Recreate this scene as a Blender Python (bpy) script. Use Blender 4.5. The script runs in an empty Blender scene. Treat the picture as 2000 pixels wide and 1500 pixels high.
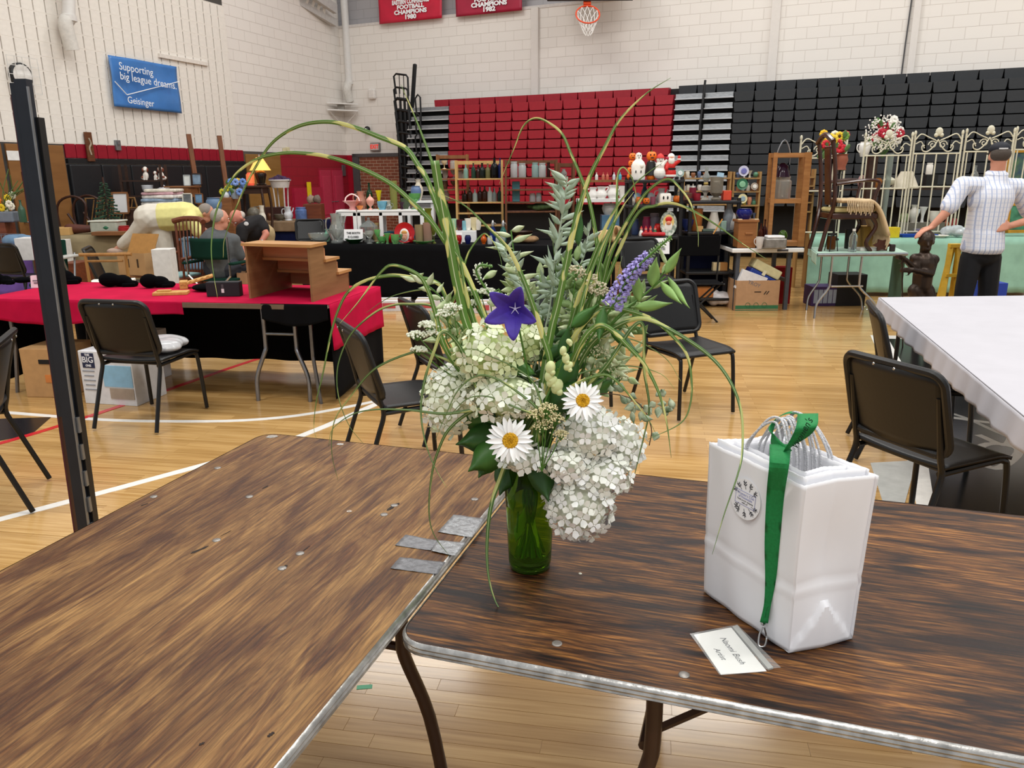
import bpy, bmesh, math, random
from mathutils import Vector, Matrix, Quaternion
R = math.radians
sc = bpy.context.scene
COL = sc.collection
rnd = random.Random(7)
F, PITCH, ROLL, EYE = 1503.0, R(15.3), R(0.5), 1.62
fw = Vector((0, math.cos(PITCH), -math.sin(PITCH)))
u0 = Vector((0, math.sin(PITCH), math.cos(PITCH)))
r0 = Vector((1, 0, 0))
rt = r0 * math.cos(ROLL) - u0 * math.sin(ROLL)
up = u0 * math.cos(ROLL) + r0 * math.sin(ROLL)
CAM = Vector((0, 0, EYE))
cd = bpy.data.cameras.new('camera'); co = bpy.data.objects.new('camera', cd); COL.objects.link(co)
cd.sensor_width = 36; cd.lens = 36 * F / 2000; cd.clip_start = .05; cd.clip_end = 200
co.matrix_world = Matrix(((rt.x, up.x, -fw.x, 0), (rt.y, up.y, -fw.y, 0), (rt.z, up.z, -fw.z, EYE), (0, 0, 0, 1)))
sc.camera = co
w = bpy.data.worlds.new('world'); sc.world = w; w.use_nodes = True
w.node_tree.nodes['Background'].inputs[0].default_value = (.94, .97, 1, 1)
w.node_tree.nodes['Background'].inputs[1].default_value = .45
def area(name, loc, sx, sy, e, rot=(0, 0, 0), col=(1, .97, .92)):
 l = bpy.data.lights.new(name, 'AREA'); l.shape = 'RECTANGLE'; l.size = sx; l.size_y = sy; l.energy = e; l.color = col
 o = bpy.data.objects.new(name, l); COL.objects.link(o); o.location = loc; o.rotation_euler = rot
 return o
for i, (x, y) in enumerate([(-4.5, 3), (1.0, 2.2), (6, 1.5), (-3.0, 8.5), (2.2, 7.6), (7.5, 6.5), (-2.2, 14), (3.4, 12.5), (9, 10.5), (-1, -4), (5, -4)]):
 area('high_bay_lamp', (x, y, 8.2), 2.6, .9, 175 if y < 5 else 160 if y < 10 else 120)
sc.view_settings.view_transform = 'Standard'; sc.view_settings.look = 'None'
sc.view_settings.gamma = 1; sc.view_settings.use_curve_mapping = False
sc.view_settings.exposure = 0.27
def ray(x, y): return fw + rt * ((x - 1000) / F) - up * ((y - 750) / F)
def gp(x, y, z=0.0):
 d = ray(x, y); return CAM + d * ((z - EYE) / d.z)
def at(x, y, Y):
 d = ray(x, y); return CAM + d * (Y / d.y)
def dep(Y, z): return Y * math.cos(PITCH) - (z - EYE) * math.sin(PITCH)
def onx(px, Y, z):
 uv = Y * math.sin(PITCH) + (z - EYE) * math.cos(PITCH)
 return Vector((((px - 1000) / F * dep(Y, z) + math.sin(ROLL) * uv) / math.cos(ROLL), Y, z))
def mp(px, Y, z=.9): return px * dep(Y, z) / F          # so many metres
def lin(h):
 if not isinstance(h, str): return tuple(h) + (1,)
 h = h.lstrip('#'); c = [int(h[i:i + 2], 16) / 255 for i in (0, 2, 4)]
 return tuple((v / 12.92 if v <= .04045 else ((v + .055) / 1.055) ** 2.4) for v in c) + (1,)
_m = {}
def mat(col, rough=.55, metal=0, noise=.08, ns=18, trans=0, alpha=1, emit=0, bump=0, coat=0, spec=.5, stretch=None, sub=0, ior=1.45, col2=None):
 key = (col, rough, metal, noise, ns, trans, alpha, emit, bump, coat, spec, stretch, sub, ior, col2)
 if key in _m: return _m[key]
 m = bpy.data.materials.new('m_%d' % len(_m)); m.use_nodes = True; _m[key] = m
 nt = m.node_tree; b = nt.nodes['Principled BSDF']; L = nt.links.new
 c = lin(col); b.inputs['Base Color'].default_value = c
 b.inputs['Roughness'].default_value = rough; b.inputs['Metallic'].default_value = metal
 b.inputs['Transmission Weight'].default_value = trans; b.inputs['Alpha'].default_value = alpha
 b.inputs['IOR'].default_value = ior; b.inputs['Specular IOR Level'].default_value = spec
 b.inputs['Coat Weight'].default_value = coat; b.inputs['Coat Roughness'].default_value = .12
 if sub: b.inputs['Subsurface Weight'].default_value = sub; b.inputs['Subsurface Radius'].default_value = (.01, .01, .01)
 if emit: b.inputs['Emission Color'].default_value = c; b.inputs['Emission Strength'].default_value = emit
 if noise or bump or col2:
  tc = nt.nodes.new('ShaderNodeTexCoord'); n = nt.nodes.new('ShaderNodeTexNoise'); n.inputs['Scale'].default_value = ns; n.inputs['Detail'].default_value = 5
  mp_ = nt.nodes.new('ShaderNodeMapping'); L(tc.outputs['Object'], mp_.inputs[0]); L(mp_.outputs[0], n.inputs['Vector'])
  if stretch: mp_.inputs['Scale'].default_value = stretch
  r = nt.nodes.new('ShaderNodeValToRGB'); L(n.outputs['Fac'], r.inputs[0])
  r.color_ramp.elements[0].position = .3; r.color_ramp.elements[1].position = .7
  if col2: a_, b_ = lin(col2), c
  else: a_ = tuple(v * (1 - noise) for v in c[:3]) + (1,); b_ = tuple(min(1, v * (1 + noise)) for v in c[:3]) + (1,)
  r.color_ramp.elements[0].color = a_; r.color_ramp.elements[1].color = b_
  L(r.outputs[0], b.inputs['Base Color'])
  if bump:
   bp = nt.nodes.new('ShaderNodeBump'); bp.inputs['Strength'].default_value = bump; bp.inputs['Distance'].default_value = .01
   L(n.outputs['Fac'], bp.inputs['Height']); L(bp.outputs[0], b.inputs['Normal'])
 return m
def glass(col, rough=.08, a=.75): return mat(col, rough, trans=a, noise=0, ior=1.3)
def wood(col, dark, sx=(2, 30, 30), rough=.5, coat=0): return mat(col, rough, ns=1.5, col2=dark, stretch=sx, coat=coat)
def cloth(col, b=.3): return mat(col, .9, noise=.12, ns=6, bump=b, spec=.1)
WHITE = '#e6e4e0'; BLACKP = '#141416'
M_BLACK = mat('#101012', .45, noise=.1)
M_BMETAL = mat('#161618', .4, metal=.2, noise=0)
M_CHROME = mat('#b8b8b8', .25, metal=1, noise=0)
M_STEEL = mat('#8d9094', .4, metal=.8, noise=.1)
class G:
 def __init__(s): s.V = []; s.Fc = []; s.U = []
 def add(s, V, Fc, mx=None):
  o = len(s.V)
  s.V += [tuple(mx @ Vector(v)) if mx else tuple(v) for v in V]
  s.Fc += [tuple(i + o for i in f) for f in Fc]; return s
 def box(s, c, d, rz=0, rx=0, ry=0, bev=0):
  x, y, z = (v / 2 for v in d)
  mx = Matrix.Translation(c) @ Matrix.Rotation(rz, 4, 'Z') @ Matrix.Rotation(ry, 4, 'Y') @ Matrix.Rotation(rx, 4, 'X')
  if bev:
   bm = bmesh.new(); bmesh.ops.create_cube(bm, size=1); bmesh.ops.scale(bm, vec=d, verts=bm.verts)
   bmesh.ops.bevel(bm, geom=bm.edges[:], offset=min(bev, min(d) * .49), segments=2, profile=.5, affect='EDGES')
   bm.verts.index_update(); s.add([v.co for v in bm.verts], [[v.index for v in f.verts] for f in bm.faces], mx); bm.free(); return s
  V = [(-x, -y, -z), (x, -y, -z), (x, y, -z), (-x, y, -z), (-x, -y, z), (x, -y, z), (x, y, z), (-x, y, z)]
  return s.add(V, [(3, 2, 1, 0), (4, 5, 6, 7), (0, 1, 5, 4), (1, 2, 6, 5), (2, 3, 7, 6), (3, 0, 4, 7)], mx)
 def bar(s, a, b, t=.02, t2=None):          # square bar between two points
  a, b = Vector(a), Vector(b); d = b - a; q = d.to_track_quat('Z', 'Y').to_matrix().to_4x4()
  V = []
  h, k = t / 2, (t2 or t) / 2
  for z in (0, d.length):
   V += [(-h, -k, z), (h, -k, z), (h, k, z), (-h, k, z)]
  return s.add(V, [(3, 2, 1, 0), (4, 5, 6, 7), (0, 1, 5, 4), (1, 2, 6, 5), (2, 3, 7, 6), (3, 0, 4, 7)], Matrix.Translation(a) @ q)
 def tube(s, P, r, n=8, closed=False, flat=1.0):
  P = [Vector(p) for p in P]; m = len(P)
  rr = r if isinstance(r, (list, tuple)) else [r] * m
  T = [((P[(i + 1) % m] if closed or i < m - 1 else P[i]) - (P[i - 1] if closed or i > 0 else P[i])).normalized() for i in range(m)]
  nrm = T[0].orthogonal().normalized(); V = []
  for i in range(m):
   nrm = (nrm - T[i] * nrm.dot(T[i]))
   nrm = nrm.normalized() if nrm.length > 1e-6 else T[i].orthogonal().normalized()
   bi = T[i].cross(nrm)
   for k in range(n):
    a = 2 * math.pi * k / n; V.append(P[i] + (nrm * math.cos(a) + bi * math.sin(a) * flat) * rr[i])
  Fc = []
  for i in range(m if closed else m - 1):
   j = (i + 1) % m
   for k in range(n): Fc.append((i * n + k, i * n + (k + 1) % n, j * n + (k + 1) % n, j * n + k))
  if not closed: Fc += [tuple(range(n - 1, -1, -1)), tuple((m - 1) * n + k for k in range(n))]
  return s.add(V, Fc)
 def lathe(s, prof, n=16, c=(0, 0, 0), mx=None, sy=1.0):
  V = []; Fc = []; m = len(prof); c = Vector(c)
  for r_, z in prof:
   for k in range(n):
    a = 2 * math.pi * k / n; V.append(Vector((r_ * math.cos(a), sy * r_ * math.sin(a), z)) + c)
  for i in range(m - 1):
   for k in range(n): Fc.append((i * n + k, i * n + (k + 1) % n, (i + 1) * n + (k + 1) % n, (i + 1) * n + k))
  if prof[0][0] > 1e-5: Fc.append(tuple(range(n - 1, -1, -1)))
  if prof[-1][0] > 1e-5: Fc.append(tuple((m - 1) * n + k for k in range(n)))
  return s.add(V, Fc, mx)
 def ell(s, c, d, nu=12, nv=8, rot=None):
  prof = [(math.sin(math.pi * i / nv), -math.cos(math.pi * i / nv)) for i in range(nv + 1)]
  prof[0] = (1e-6, -1); prof[-1] = (1e-6, 1)
  mx = Matrix.Translation(c) @ (rot.to_matrix().to_4x4() if rot else Matrix()) @ Matrix.Diagonal((d[0], d[1], d[2], 1))
  return s.lathe(prof, nu, mx=mx)
 def cap(s, a, b, ra, rb, n=10):             # tapered capsule
  a, b = Vector(a), Vector(b); d = b - a; L = d.length; q = d.to_track_quat('Z', 'Y').to_matrix().to_4x4()
  pr = [(1e-6, -ra)] + [(ra * math.cos(t), ra * math.sin(t)) for t in (-1.0, -.5, 0)] + [(rb * math.cos(t), L + rb * math.sin(t)) for t in (0, .5, 1.0)] + [(1e-6, L + rb)]
  return s.lathe(pr, n, mx=Matrix.Translation(a) @ q)
 def prism(s, poly, d, mx=None):             # polygon in x,z, thickness d along y (centred)
  n = len(poly); V = [(x, -d / 2, z) for x, z in poly] + [(x, d / 2, z) for x, z in poly]
  return s.add(V, [tuple(range(n)), tuple(range(2 * n - 1, n - 1, -1))] + [(i, i + n, (i + 1) % n + n, (i + 1) % n) for i in range(n)], mx)
 def slab(s, poly, z0, z1):                  # polygon in x,y between two heights
  n = len(poly); V = [(x, y, z0) for x, y in poly] + [(x, y, z1) for x, y in poly]
  return s.add(V, [tuple(range(n - 1, -1, -1)), tuple(range(n, 2 * n))] + [(i, (i + 1) % n, (i + 1) % n + n, i + n) for i in range(n)])
 def sheet(s, fn, nu, nv, th=0):             # grid surface from fn(u,v)
  V = [Vector(fn(i / nu, j / nv)) for j in range(nv + 1) for i in range(nu + 1)]
  q = lambda i, j: j * (nu + 1) + i
  Fc = [(q(i, j), q(i + 1, j), q(i + 1, j + 1), q(i, j + 1)) for j in range(nv) for i in range(nu)]
  s.U = [(i / nu, j / nv) for j in range(nv + 1) for i in range(nu + 1)]
  return s.add(V, Fc)
def mesh(name, g, m, smooth=False):
 me = bpy.data.meshes.new(name); me.from_pydata(g.V, [], g.Fc)
 if g.U and len(g.U) == len(g.V):
  uv = me.uv_layers.new(name='UVMap')
  for l in me.loops: uv.data[l.index].uv = g.U[l.vertex_index]
 bm = bmesh.new(); bm.from_mesh(me); bmesh.ops.recalc_face_normals(bm, faces=bm.faces); bm.to_mesh(me); bm.free()
 if smooth:
  me.shade_smooth()
  if smooth != 'all': me.set_sharp_from_angle(angle=R(40))
 if m: me.materials.append(m)
 me.update(); return me
def ob(name, g, m, parent=None, smooth=False, loc=None, rot=None, solid=0):
 me = g if isinstance(g, bpy.types.Mesh) else mesh(name, g, m, smooth)
 o = bpy.data.objects.new(name, me); COL.objects.link(o)
 if parent: o.parent = parent
 if loc is not None: o.location = loc
 if rot is not None: o.rotation_euler = rot
 if solid: md = o.modifiers.new('thickness', 'SOLIDIFY'); md.thickness = solid; md.offset = 0
 return o
def tag(o, label, cat, group=None):
 o['label'] = label; o['category'] = cat
 if group: o['group'] = group
 return o
def thing(name, label, cat, loc=(0, 0, 0), rz=0, group=None):
 o = bpy.data.objects.new(name, None); COL.objects.link(o); o.location = loc; o.rotation_euler = (0, 0, rz); o.empty_display_size = .05
 return tag(o, label, cat, group)
def one(name, label, cat, g, m, loc=(0, 0, 0), rz=0, group=None, smooth=False, solid=0):
 return tag(ob(name, g, m, None, smooth, loc, (0, 0, rz), solid), label, cat, group)
def struct(name, g, m, parent=None, smooth=False):
 o = ob(name, g, m, parent, smooth)
 if not parent: o['kind'] = 'structure'
 return o
def dup(root, loc, rz, label=None, group=None):
 r = root.copy(); COL.objects.link(r); r.location = loc; r.rotation_euler = (0, 0, rz)
 if label: r['label'] = label
 if group: r['group'] = group
 for ch in list(root.children):
  c = ch.copy(); COL.objects.link(c); c.parent = r
  for g_ in ch.children:
   d = g_.copy(); COL.objects.link(d); d.parent = c
 return r
def text(body, size, m, parent, loc, rot, name='lettering', align='CENTER', depth=.0005, sx=1.0, bold=0, shear=0, spacing=1.0):
 cu = bpy.data.curves.new(name, 'FONT'); cu.body = body; cu.size = size; cu.align_x = align; cu.align_y = 'CENTER'; cu.extrude = depth; cu.offset = bold; cu.shear = shear; cu.space_line = spacing; cu.resolution_u = 3
 t = bpy.data.objects.new(name, cu); COL.objects.link(t)
 bpy.context.view_layer.update()
 me = bpy.data.meshes.new_from_object(t.evaluated_get(bpy.context.evaluated_depsgraph_get()))
 bpy.data.objects.remove(t); me.name = name; me.materials.clear(); me.materials.append(m)
 o = bpy.data.objects.new(name, me); COL.objects.link(o); o.parent = parent; o.location = loc; o.rotation_euler = rot; o.scale = (sx, 1, 1)
 return o
def baked(g, voxel, it=6, sub=0, m=None, name='body'):          # one continuous skin over overlapping volumes
 me = mesh(name, g, m); o = bpy.data.objects.new(name, me); COL.objects.link(o)
 md = o.modifiers.new('r', 'REMESH'); md.mode = 'VOXEL'; md.voxel_size = voxel
 s_ = o.modifiers.new('s', 'SMOOTH'); s_.iterations = it; s_.factor = .5
 bpy.context.view_layer.update()
 r = bpy.data.meshes.new_from_object(o.evaluated_get(bpy.context.evaluated_depsgraph_get()))
 bpy.data.objects.remove(o); r.name = name; r.shade_smooth(); r.materials.clear()
 if m: r.materials.append(m)
 return r
def bez(P, n=14):                                              # smooth curve through points (Catmull-Rom)
 P = [Vector(p) for p in P]; Q = [P[0] * 2 - P[1]] + P + [P[-1] * 2 - P[-2]]; out = []
 segs = len(P) - 1; per = max(2, n // segs)
 for i in range(segs):
  a, b, c, d = Q[i:i + 4]
  for k in range(per):
   t = k / per
   out.append(.5 * ((2 * b) + (c - a) * t + (2 * a - 5 * b + 4 * c - d) * t * t + (3 * b - a - 3 * c + d) * t ** 3))
 out.append(P[-1]); return out
# ================================================================== THE GYM: floor, walls, bleachers
def nodes(m):
 nt = m.node_tree; return nt, nt.nodes['Principled BSDF'], nt.nodes.new, nt.links.new
def floor_mat(board):
 m = bpy.data.materials.new('maple'); m.use_nodes = True; nt, b, N, L = nodes(m)
 tc = N('ShaderNodeTexCoord'); mpn = N('ShaderNodeMapping'); L(tc.outputs['Object'], mpn.inputs[0])
 if not board: mpn.inputs['Rotation'].default_value = (0, 0, R(10))
 g = N('ShaderNodeTexNoise'); g.inputs['Scale'].default_value = 1; g.inputs['Detail'].default_value = 6
 m2 = N('ShaderNodeMapping'); L(mpn.outputs[0], m2.inputs[0]); m2.inputs['Scale'].default_value = (2.5, 60, 1); L(m2.outputs[0], g.inputs['Vector'])
 rg = N('ShaderNodeValToRGB'); L(g.outputs['Fac'], rg.inputs[0])
 rg.color_ramp.elements[0].color = lin('#b1884f'); rg.color_ramp.elements[1].color = lin('#d2ad74'); rg.color_ramp.elements[0].position = .3; rg.color_ramp.elements[1].position = .7
 mx = N('ShaderNodeMix'); mx.data_type = 'RGBA'; mx.blend_type = 'MULTIPLY'; mx.inputs[0].default_value = 1
 L(rg.outputs[0], mx.inputs[6]); L(mx.outputs[2], b.inputs['Base Color'])
 if board:
  oi = N('ShaderNodeObjectInfo'); r2 = N('ShaderNodeValToRGB'); L(oi.outputs['Random'], r2.inputs[0])
  r2.color_ramp.elements[0].color = (.80, .75, .68, 1); r2.color_ramp.elements[1].color = (1, 1, 1, 1); L(r2.outputs[0], mx.inputs[7])
  ad = N('ShaderNodeVectorMath'); ad.operation = 'ADD'; L(tc.outputs['Object'], ad.inputs[0])
  cb = N('ShaderNodeCombineXYZ'); mu = N('ShaderNodeMath'); mu.operation = 'MULTIPLY'; mu.inputs[1].default_value = 50; L(oi.outputs['Random'], mu.inputs[0]); L(mu.outputs[0], cb.inputs[2]); L(cb.outputs[0], ad.inputs[1]); L(ad.outputs[0], mpn.inputs[0])
 else:
  br = N('ShaderNodeTexBrick'); L(mpn.outputs[0], br.inputs[0]); br.inputs['Scale'].default_value = 1
  br.inputs['Brick Width'].default_value = .8; br.inputs['Row Height'].default_value = .057; br.inputs['Mortar Size'].default_value = .0008; br.inputs['Bias'].default_value = 0
  br.inputs['Color1'].default_value = (1, 1, 1, 1); br.inputs['Color2'].default_value = (.74, .69, .62, 1); br.inputs['Mortar'].default_value = (.5, .42, .32, 1)
  L(br.outputs[0], mx.inputs[7])
 b.inputs['Roughness'].default_value = .16; b.inputs['Specular IOR Level'].default_value = .55
 return m
floor = struct('floor', G().slab([(-16, -6), (16, -6), (16, 24), (-16, 24)], -.2, 0), floor_mat(False))
mb = floor_mat(True); A10 = R(-10); dx_, dy_ = Vector((math.cos(A10), math.sin(A10))), Vector((-math.sin(A10), math.cos(A10)))
bmesh_ = {}
nb = 0
for k in range(40):
 x = -2.9 - rnd.random() * .6
 while x < 2.5:
  L_ = rnd.choice((.6, .75, .9, 1.05)); c = dx_ * (x + L_ / 2) + dy_ * (1.42 + .057 * k)
  x += L_
  if x < -2.6: continue
  if L_ not in bmesh_: bmesh_[L_] = mesh('floorboard', G().box((0, 0, 0), (L_ - .0008, .0563, .006), bev=.0005), mb)
  if nb < 299 and not (c.y < 2.4 and c.x < -1.4): ob('floorboard', bmesh_[L_], None, floor, loc=(c.x, c.y, -.0012), rot=(0, 0, A10)); nb += 1
def line(P, wd, col, zt=.0026, name='court_line'):
 P = bez(P, 24) if len(P) > 2 else [Vector(p) for p in P]; V = []; Fc = []
 for i, p in enumerate(P):
  t = (P[min(i + 1, len(P) - 1)] - P[max(i - 1, 0)]).normalized(); n = Vector((-t.y, t.x, 0)) * wd / 2
  V += [p + n, p - n]
 V = [(v[0], v[1], zt) for v in V] + [(v[0], v[1], -.01) for v in V]; n = len(P)
 for i in range(n - 1):
  Fc.append((2 * i, 2 * i + 1, 2 * i + 3, 2 * i + 2)); o = 2 * n
  Fc += [(2 * i, 2 * i + 2, 2 * i + 2 + o, 2 * i + o), (2 * i + 1, 2 * i + 1 + o, 2 * i + 3 + o, 2 * i + 3)]
 return ob(name, G().add(V, Fc), mat(col, .2, noise=.04), floor)
ft = lambda *p: [gp(x, y) for x, y in p]
line(ft((-200, 1060), (0, 1015), (385, 912), (580, 855), (800, 762), (990, 690)), .06, '#e9e6e0')
line(ft((-60, 800), (40, 808), (200, 820), (330, 823), (480, 821), (620, 806), (800, 770)), .05, '#e9e6e0', .0022)
line(ft((-60, 880), (40, 855), (230, 795), (470, 712), (600, 672)), .05, '#c4232e', .003)
pv = ft((0, 818), (100, 815), (60, 850), (-40, 868)); ob('court_paint', G().slab([(p.x, p.y) for p in pv], -.01, .0018), mat('#17171a', .25), floor)
ob('floor_tape', G().box(tuple(gp(712, 1343)), (.05, .02, .006), rz=.1), mat('#5fb58a', .5), floor)
for poly, c, z in ((((1700, 655), (2100, 662), (2300, 1030), (1800, 1040), (1745, 760)), '#e9e6e0', .002), (((1735, 662), (2100, 668), (2300, 1010), (1830, 1020), (1790, 760)), '#131416', .0026)):
 q = ft(*poly); ob('court_paint', G().slab([(p.x, p.y) for p in q], -.01, z), mat(c, .2), floor)
line(ft((1790, 790), (1880, 815), (1960, 850), (2050, 880)), .035, '#c9cbc8', .0032)
line(ft((1850, 815), (1900, 822), (1970, 835), (1965, 870), (1910, 850)), .05, '#d9dad6', .0034)
line(ft((1870, 900), (1930, 868), (1990, 880), (1950, 915), (1900, 900)), .05, '#d9dad6', .0036)
pv = ft((1700, 905), (1790, 900), (1760, 1010), (1730, 1000)); ob('court_paint', G().slab([(p.x, p.y) for p in pv], -.01, .0038), mat('#b9bab6', .25), floor)
C0 = Vector((-4.07, 20, 0)); ul = Vector((-.33, -.944, 0)).normalized(); nl = Vector((.944, -.33, 0)).normalized()
ub = Vector((.908, -.419, 0)).normalized(); nbk = Vector((-.419, -.908, 0)).normalized()
def hit(px, py, P0, n):
 d = ray(px, py); return CAM + d * ((P0 - CAM).dot(n) / d.dot(n))
def onL(px, py, off=0):                                  # left wall: (t along wall, z)
 p = hit(px, py, C0 + nl * off, nl); return (p - C0).dot(ul), p.z
def onB(px, py, off=0):
 p = hit(px, py, C0 + nbk * off, nbk); return (p - C0).dot(ub), p.z
ML = Matrix(((ul.x, nl.x, 0, C0.x), (ul.y, nl.y, 0, C0.y), (0, 0, 1, 0), (0, 0, 0, 1)))     # local x along, y into room
MBk = Matrix(((ub.x, nbk.x, 0, C0.x), (ub.y, nbk.y, 0, C0.y), (0, 0, 1, 0), (0, 0, 0, 1)))
def block_wall_mat(col, joint, bw=.4, rh=.2, off=.5):
 m = bpy.data.materials.new('block_wall'); m.use_nodes = True; nt, b, N, L = nodes(m)
 tc = N('ShaderNodeTexCoord'); se = N('ShaderNodeSeparateXYZ'); cb = N('ShaderNodeCombineXYZ'); L(tc.outputs['Object'], se.inputs[0])
 L(se.outputs[0], cb.inputs[0]); L(se.outputs[2], cb.inputs[1])
 br = N('ShaderNodeTexBrick'); L(cb.outputs[0], br.inputs[0]); br.inputs['Scale'].default_value = 1; br.offset = off
 br.inputs['Brick Width'].default_value = bw; br.inputs['Row Height'].default_value = rh; br.inputs['Mortar Size'].default_value = .006; br.inputs['Mortar Smooth'].default_value = .4
 c = lin(col); br.inputs['Color1'].default_value = c; br.inputs['Color2'].default_value = tuple(v * .97 for v in c[:3]) + (1,); br.inputs['Mortar'].default_value = lin(joint)
 L(br.outputs[0], b.inputs['Base Color']); b.inputs['Roughness'].default_value = .55
 bp = N('ShaderNodeBump'); bp.inputs['Strength'].default_value = .5; bp.inputs['Distance'].default_value = .01; bp.invert = True; L(br.outputs['Fac'], bp.inputs['Height']); L(bp.outputs[0], b.inputs['Normal'])
 return m
WALLC = '#e8e2db'
def wall(name, mx, x0, x1, z1, m):
 o = struct(name, G().box(((x0 + x1) / 2, -.15, z1 / 2), (x1 - x0, .3, z1)), m); o.matrix_world = mx; return o
wl = wall('wall_left', ML, 0, 16, 8.4, block_wall_mat(WALLC, '#d2cac2'))
wb = wall('wall_back', MBk, -.3, 20, 5.0, block_wall_mat(WALLC, '#d6cec6'))
wu = struct('wall_upper_back', G().box((9.85, -.35, 6.7), (20.3, .3, 3.4)), block_wall_mat('#a9a6a8', '#9a989a')); wu.matrix_world = MBk  # grey colour carries the shadow of the recessed upper wall
ob('ledge', G().box((9.85, -.17, 5.02), (20.3, .36, .06)), mat('#cfc9c4', .6), wb)
bt = onL(452, 200)[0]; TOPZ = 2.12
ob('slot_backing', G().box(((bt + 10.6) / 2, .002, 3.6), (10.6 - bt, .004, 3.1)), mat('#4a4642', .8), wl)
mblk = mat('#e7e1d8', .6, noise=.03); bme = mesh('block', G().box((0, .02, 0), (.182, .05, .1985), bev=.003), mblk); blocks = []
for i in range(28):
 for k in range(13):
  t, z = bt + .1 + .2 * i, TOPZ + .1 + .2 * k; p = C0 + ul * t
  if z < 1.62 + .215 * p.y: blocks.append((p.y + abs(z - 3) * .2, t, z))
blocks.sort(); g = G()
for i, (_, t, z) in enumerate(blocks):
 if i < 299: ob('block', bme, None, wl, loc=(t, 0, z))
 else: g.box((t, .02, z), (.182, .05, .1985))
if g.V: ob('far_blocks', g, mblk, wl)['kind'] = 'stuff'
g = G()
for k in range(14): g.box(((bt + 10.6) / 2, .02, TOPZ + .2 * k), (10.6 - bt, .047, .03))
ob('mortar_course', g, mat('#d8d0c6', .7), wl)['kind'] = 'stuff'
t0, t1 = onL(472, 300)[0], onL(124, 300)[0]
gr = mat('#8f1226', .4, noise=.1)
for i in range(int((t1 - t0) / .2) + 1):
 a = t0 + .2 * i; ob('red_block', G().box((min(a + .1, t1 - .09), .02, TOPZ - .11), (.188, .05, .21), bev=.004), gr, wl)
ob('pad_ledge', G().box(((t0 + t1) / 2, .03, 1.86), (t1 - t0, .08, .07)), mat('#141517', .5), wl)
n = 7
for i in range(n):
 a = (t1 - t0) / n; ob('wall_pad', G().box((t0 + a * (i + .5), .04, .91), (a - .01, .09, 1.8), bev=.02), mat('#191a1d', .45, noise=.1), wl)
def door(num, ta, tb, z1, col, frame, leaves=1, glasspane=False):
 o = struct('door_%d' % num, G().box(((ta + tb) / 2, .01, z1 / 2), (abs(tb - ta), .06, z1)), mat(frame, .5)); o.matrix_world = ML
 wdt = (tb - ta) / leaves
 for i in range(leaves):
  lf = ob('leaf', G().box((ta + wdt * (i + .5), .045, z1 / 2 - .02), (abs(wdt) - .07, .05, z1 - .07), bev=.004), col, o)
  ob('handle', G().tube([(ta + wdt * (i + (.12 if i % 2 else .88)), .07, 1.0), (ta + wdt * (i + (.12 if i % 2 else .88)), .13, 1.0), (ta + wdt * (i + (.25 if i % 2 else .75)), .13, 1.0)], .011), M_STEEL, lf)
  if glasspane: ob('pane', G().box((ta + wdt * (i + .72), .06, z1 * .62), (.16, .03, .75)), mat('#0c0d0e', .12, noise=0), lf)
 return o
brown = wood('#8a5f33', '#7a5129', (1, 1, 6), .45)
d1 = door(1, onL(122, 300)[0], onL(-140, 300)[0], 2.14, brown, '#3c3a38', 2, True)
ob('notice', G().box((onL(19, 304)[0], .075, onL(19, 304)[1]), (.2, .004, .13)), mat('#e8e6e2', .6), d1)
d2 = door(2, onL(545, 320)[0], onL(474, 320)[0], 2.1, wood('#97703f', '#84602f', (1, 1, 6), .4), '#55514c', 1)
ta, tb = .02, onL(546, 320)[0]
ob('red_paint', G().box(((ta + tb) / 2, .012, 1.045), (tb - ta, .03, 2.09)), block_wall_mat('#961528', '#80101f'), wl)
d3 = door(3, onL(666, 340)[0], onL(619, 340)[0], onL(640, 328)[1], mat('#b4324c', .18, noise=.05), '#9c1d33', 2)
for i in (.25, .75): ob('panel', G().box((onL(666, 340)[0] * (1 - i) + onL(619, 340)[0] * i, .075, 1.15), (.32, .02, .9), bev=.02), mat('#b83650', .15, noise=.05), d3)
ob('low_cabinet', G().box((onL(597, 380)[0], .05, .68), (onL(570, 380)[0] - onL(625, 380)[0], .08, 1.34)), mat('#a92640', .2), wl)
t, z = onL(597, 374); one('paper_notice', 'yellow paper sheet taped to the red wall', 'notice', G().box((0, 0, 0), (.17, .004, .42)), mat('#e6c91c', .6), C0 + ul * t + nl * .1 + Vector((0, 0, z)), math.atan2(ul.y, ul.x))
t, z = onL(668, 333); one('wall_plate', 'small grey plate beside the red cabinet doors', 'plate', G().box((0, 0, 0), (.16, .02, .26), bev=.004), M_STEEL, C0 + ul * t + nl * .05 + Vector((0, 0, z)), math.atan2(ul.y, ul.x))
s1, s2, s3 = onB(692, 330)[0], onB(704, 330)[0], onB(795, 330)[0]
ob('red_paint', G().box((s1 / 2, .012, 1.045), (s1, .03, 2.09)), mat('#a5142a', .35), wb)
ob('frame', G().box(((s1 + s2) / 2, .03, 1.06), (s2 - s1, .07, 2.12)).box(((s1 + s3) / 2, .03, 2.08), (s3 - s1, .07, .08)), mat('#4d4c4e', .5), wb)
def brick_mat():
 m = block_wall_mat('#8c5038', '#b9a690', .2, .0725); m.node_tree.nodes['Brick Texture'].inputs['Color2'].default_value = lin('#7a4430'); return m
ob('brick_wall', G().box(((s2 + s3) / 2, .01, 1.02), (s3 - s2, .03, 2.04)), brick_mat(), wb)
for px, wd in ((1047, .16), (1511, .16), (1782, .11)):
 s, z = onB(px, 100); ob('pilaster', G().box((s, .04, 2.5), (wd, .1, 5.0)), mat('#dcd6d0', .6, noise=.02), wb)
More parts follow.
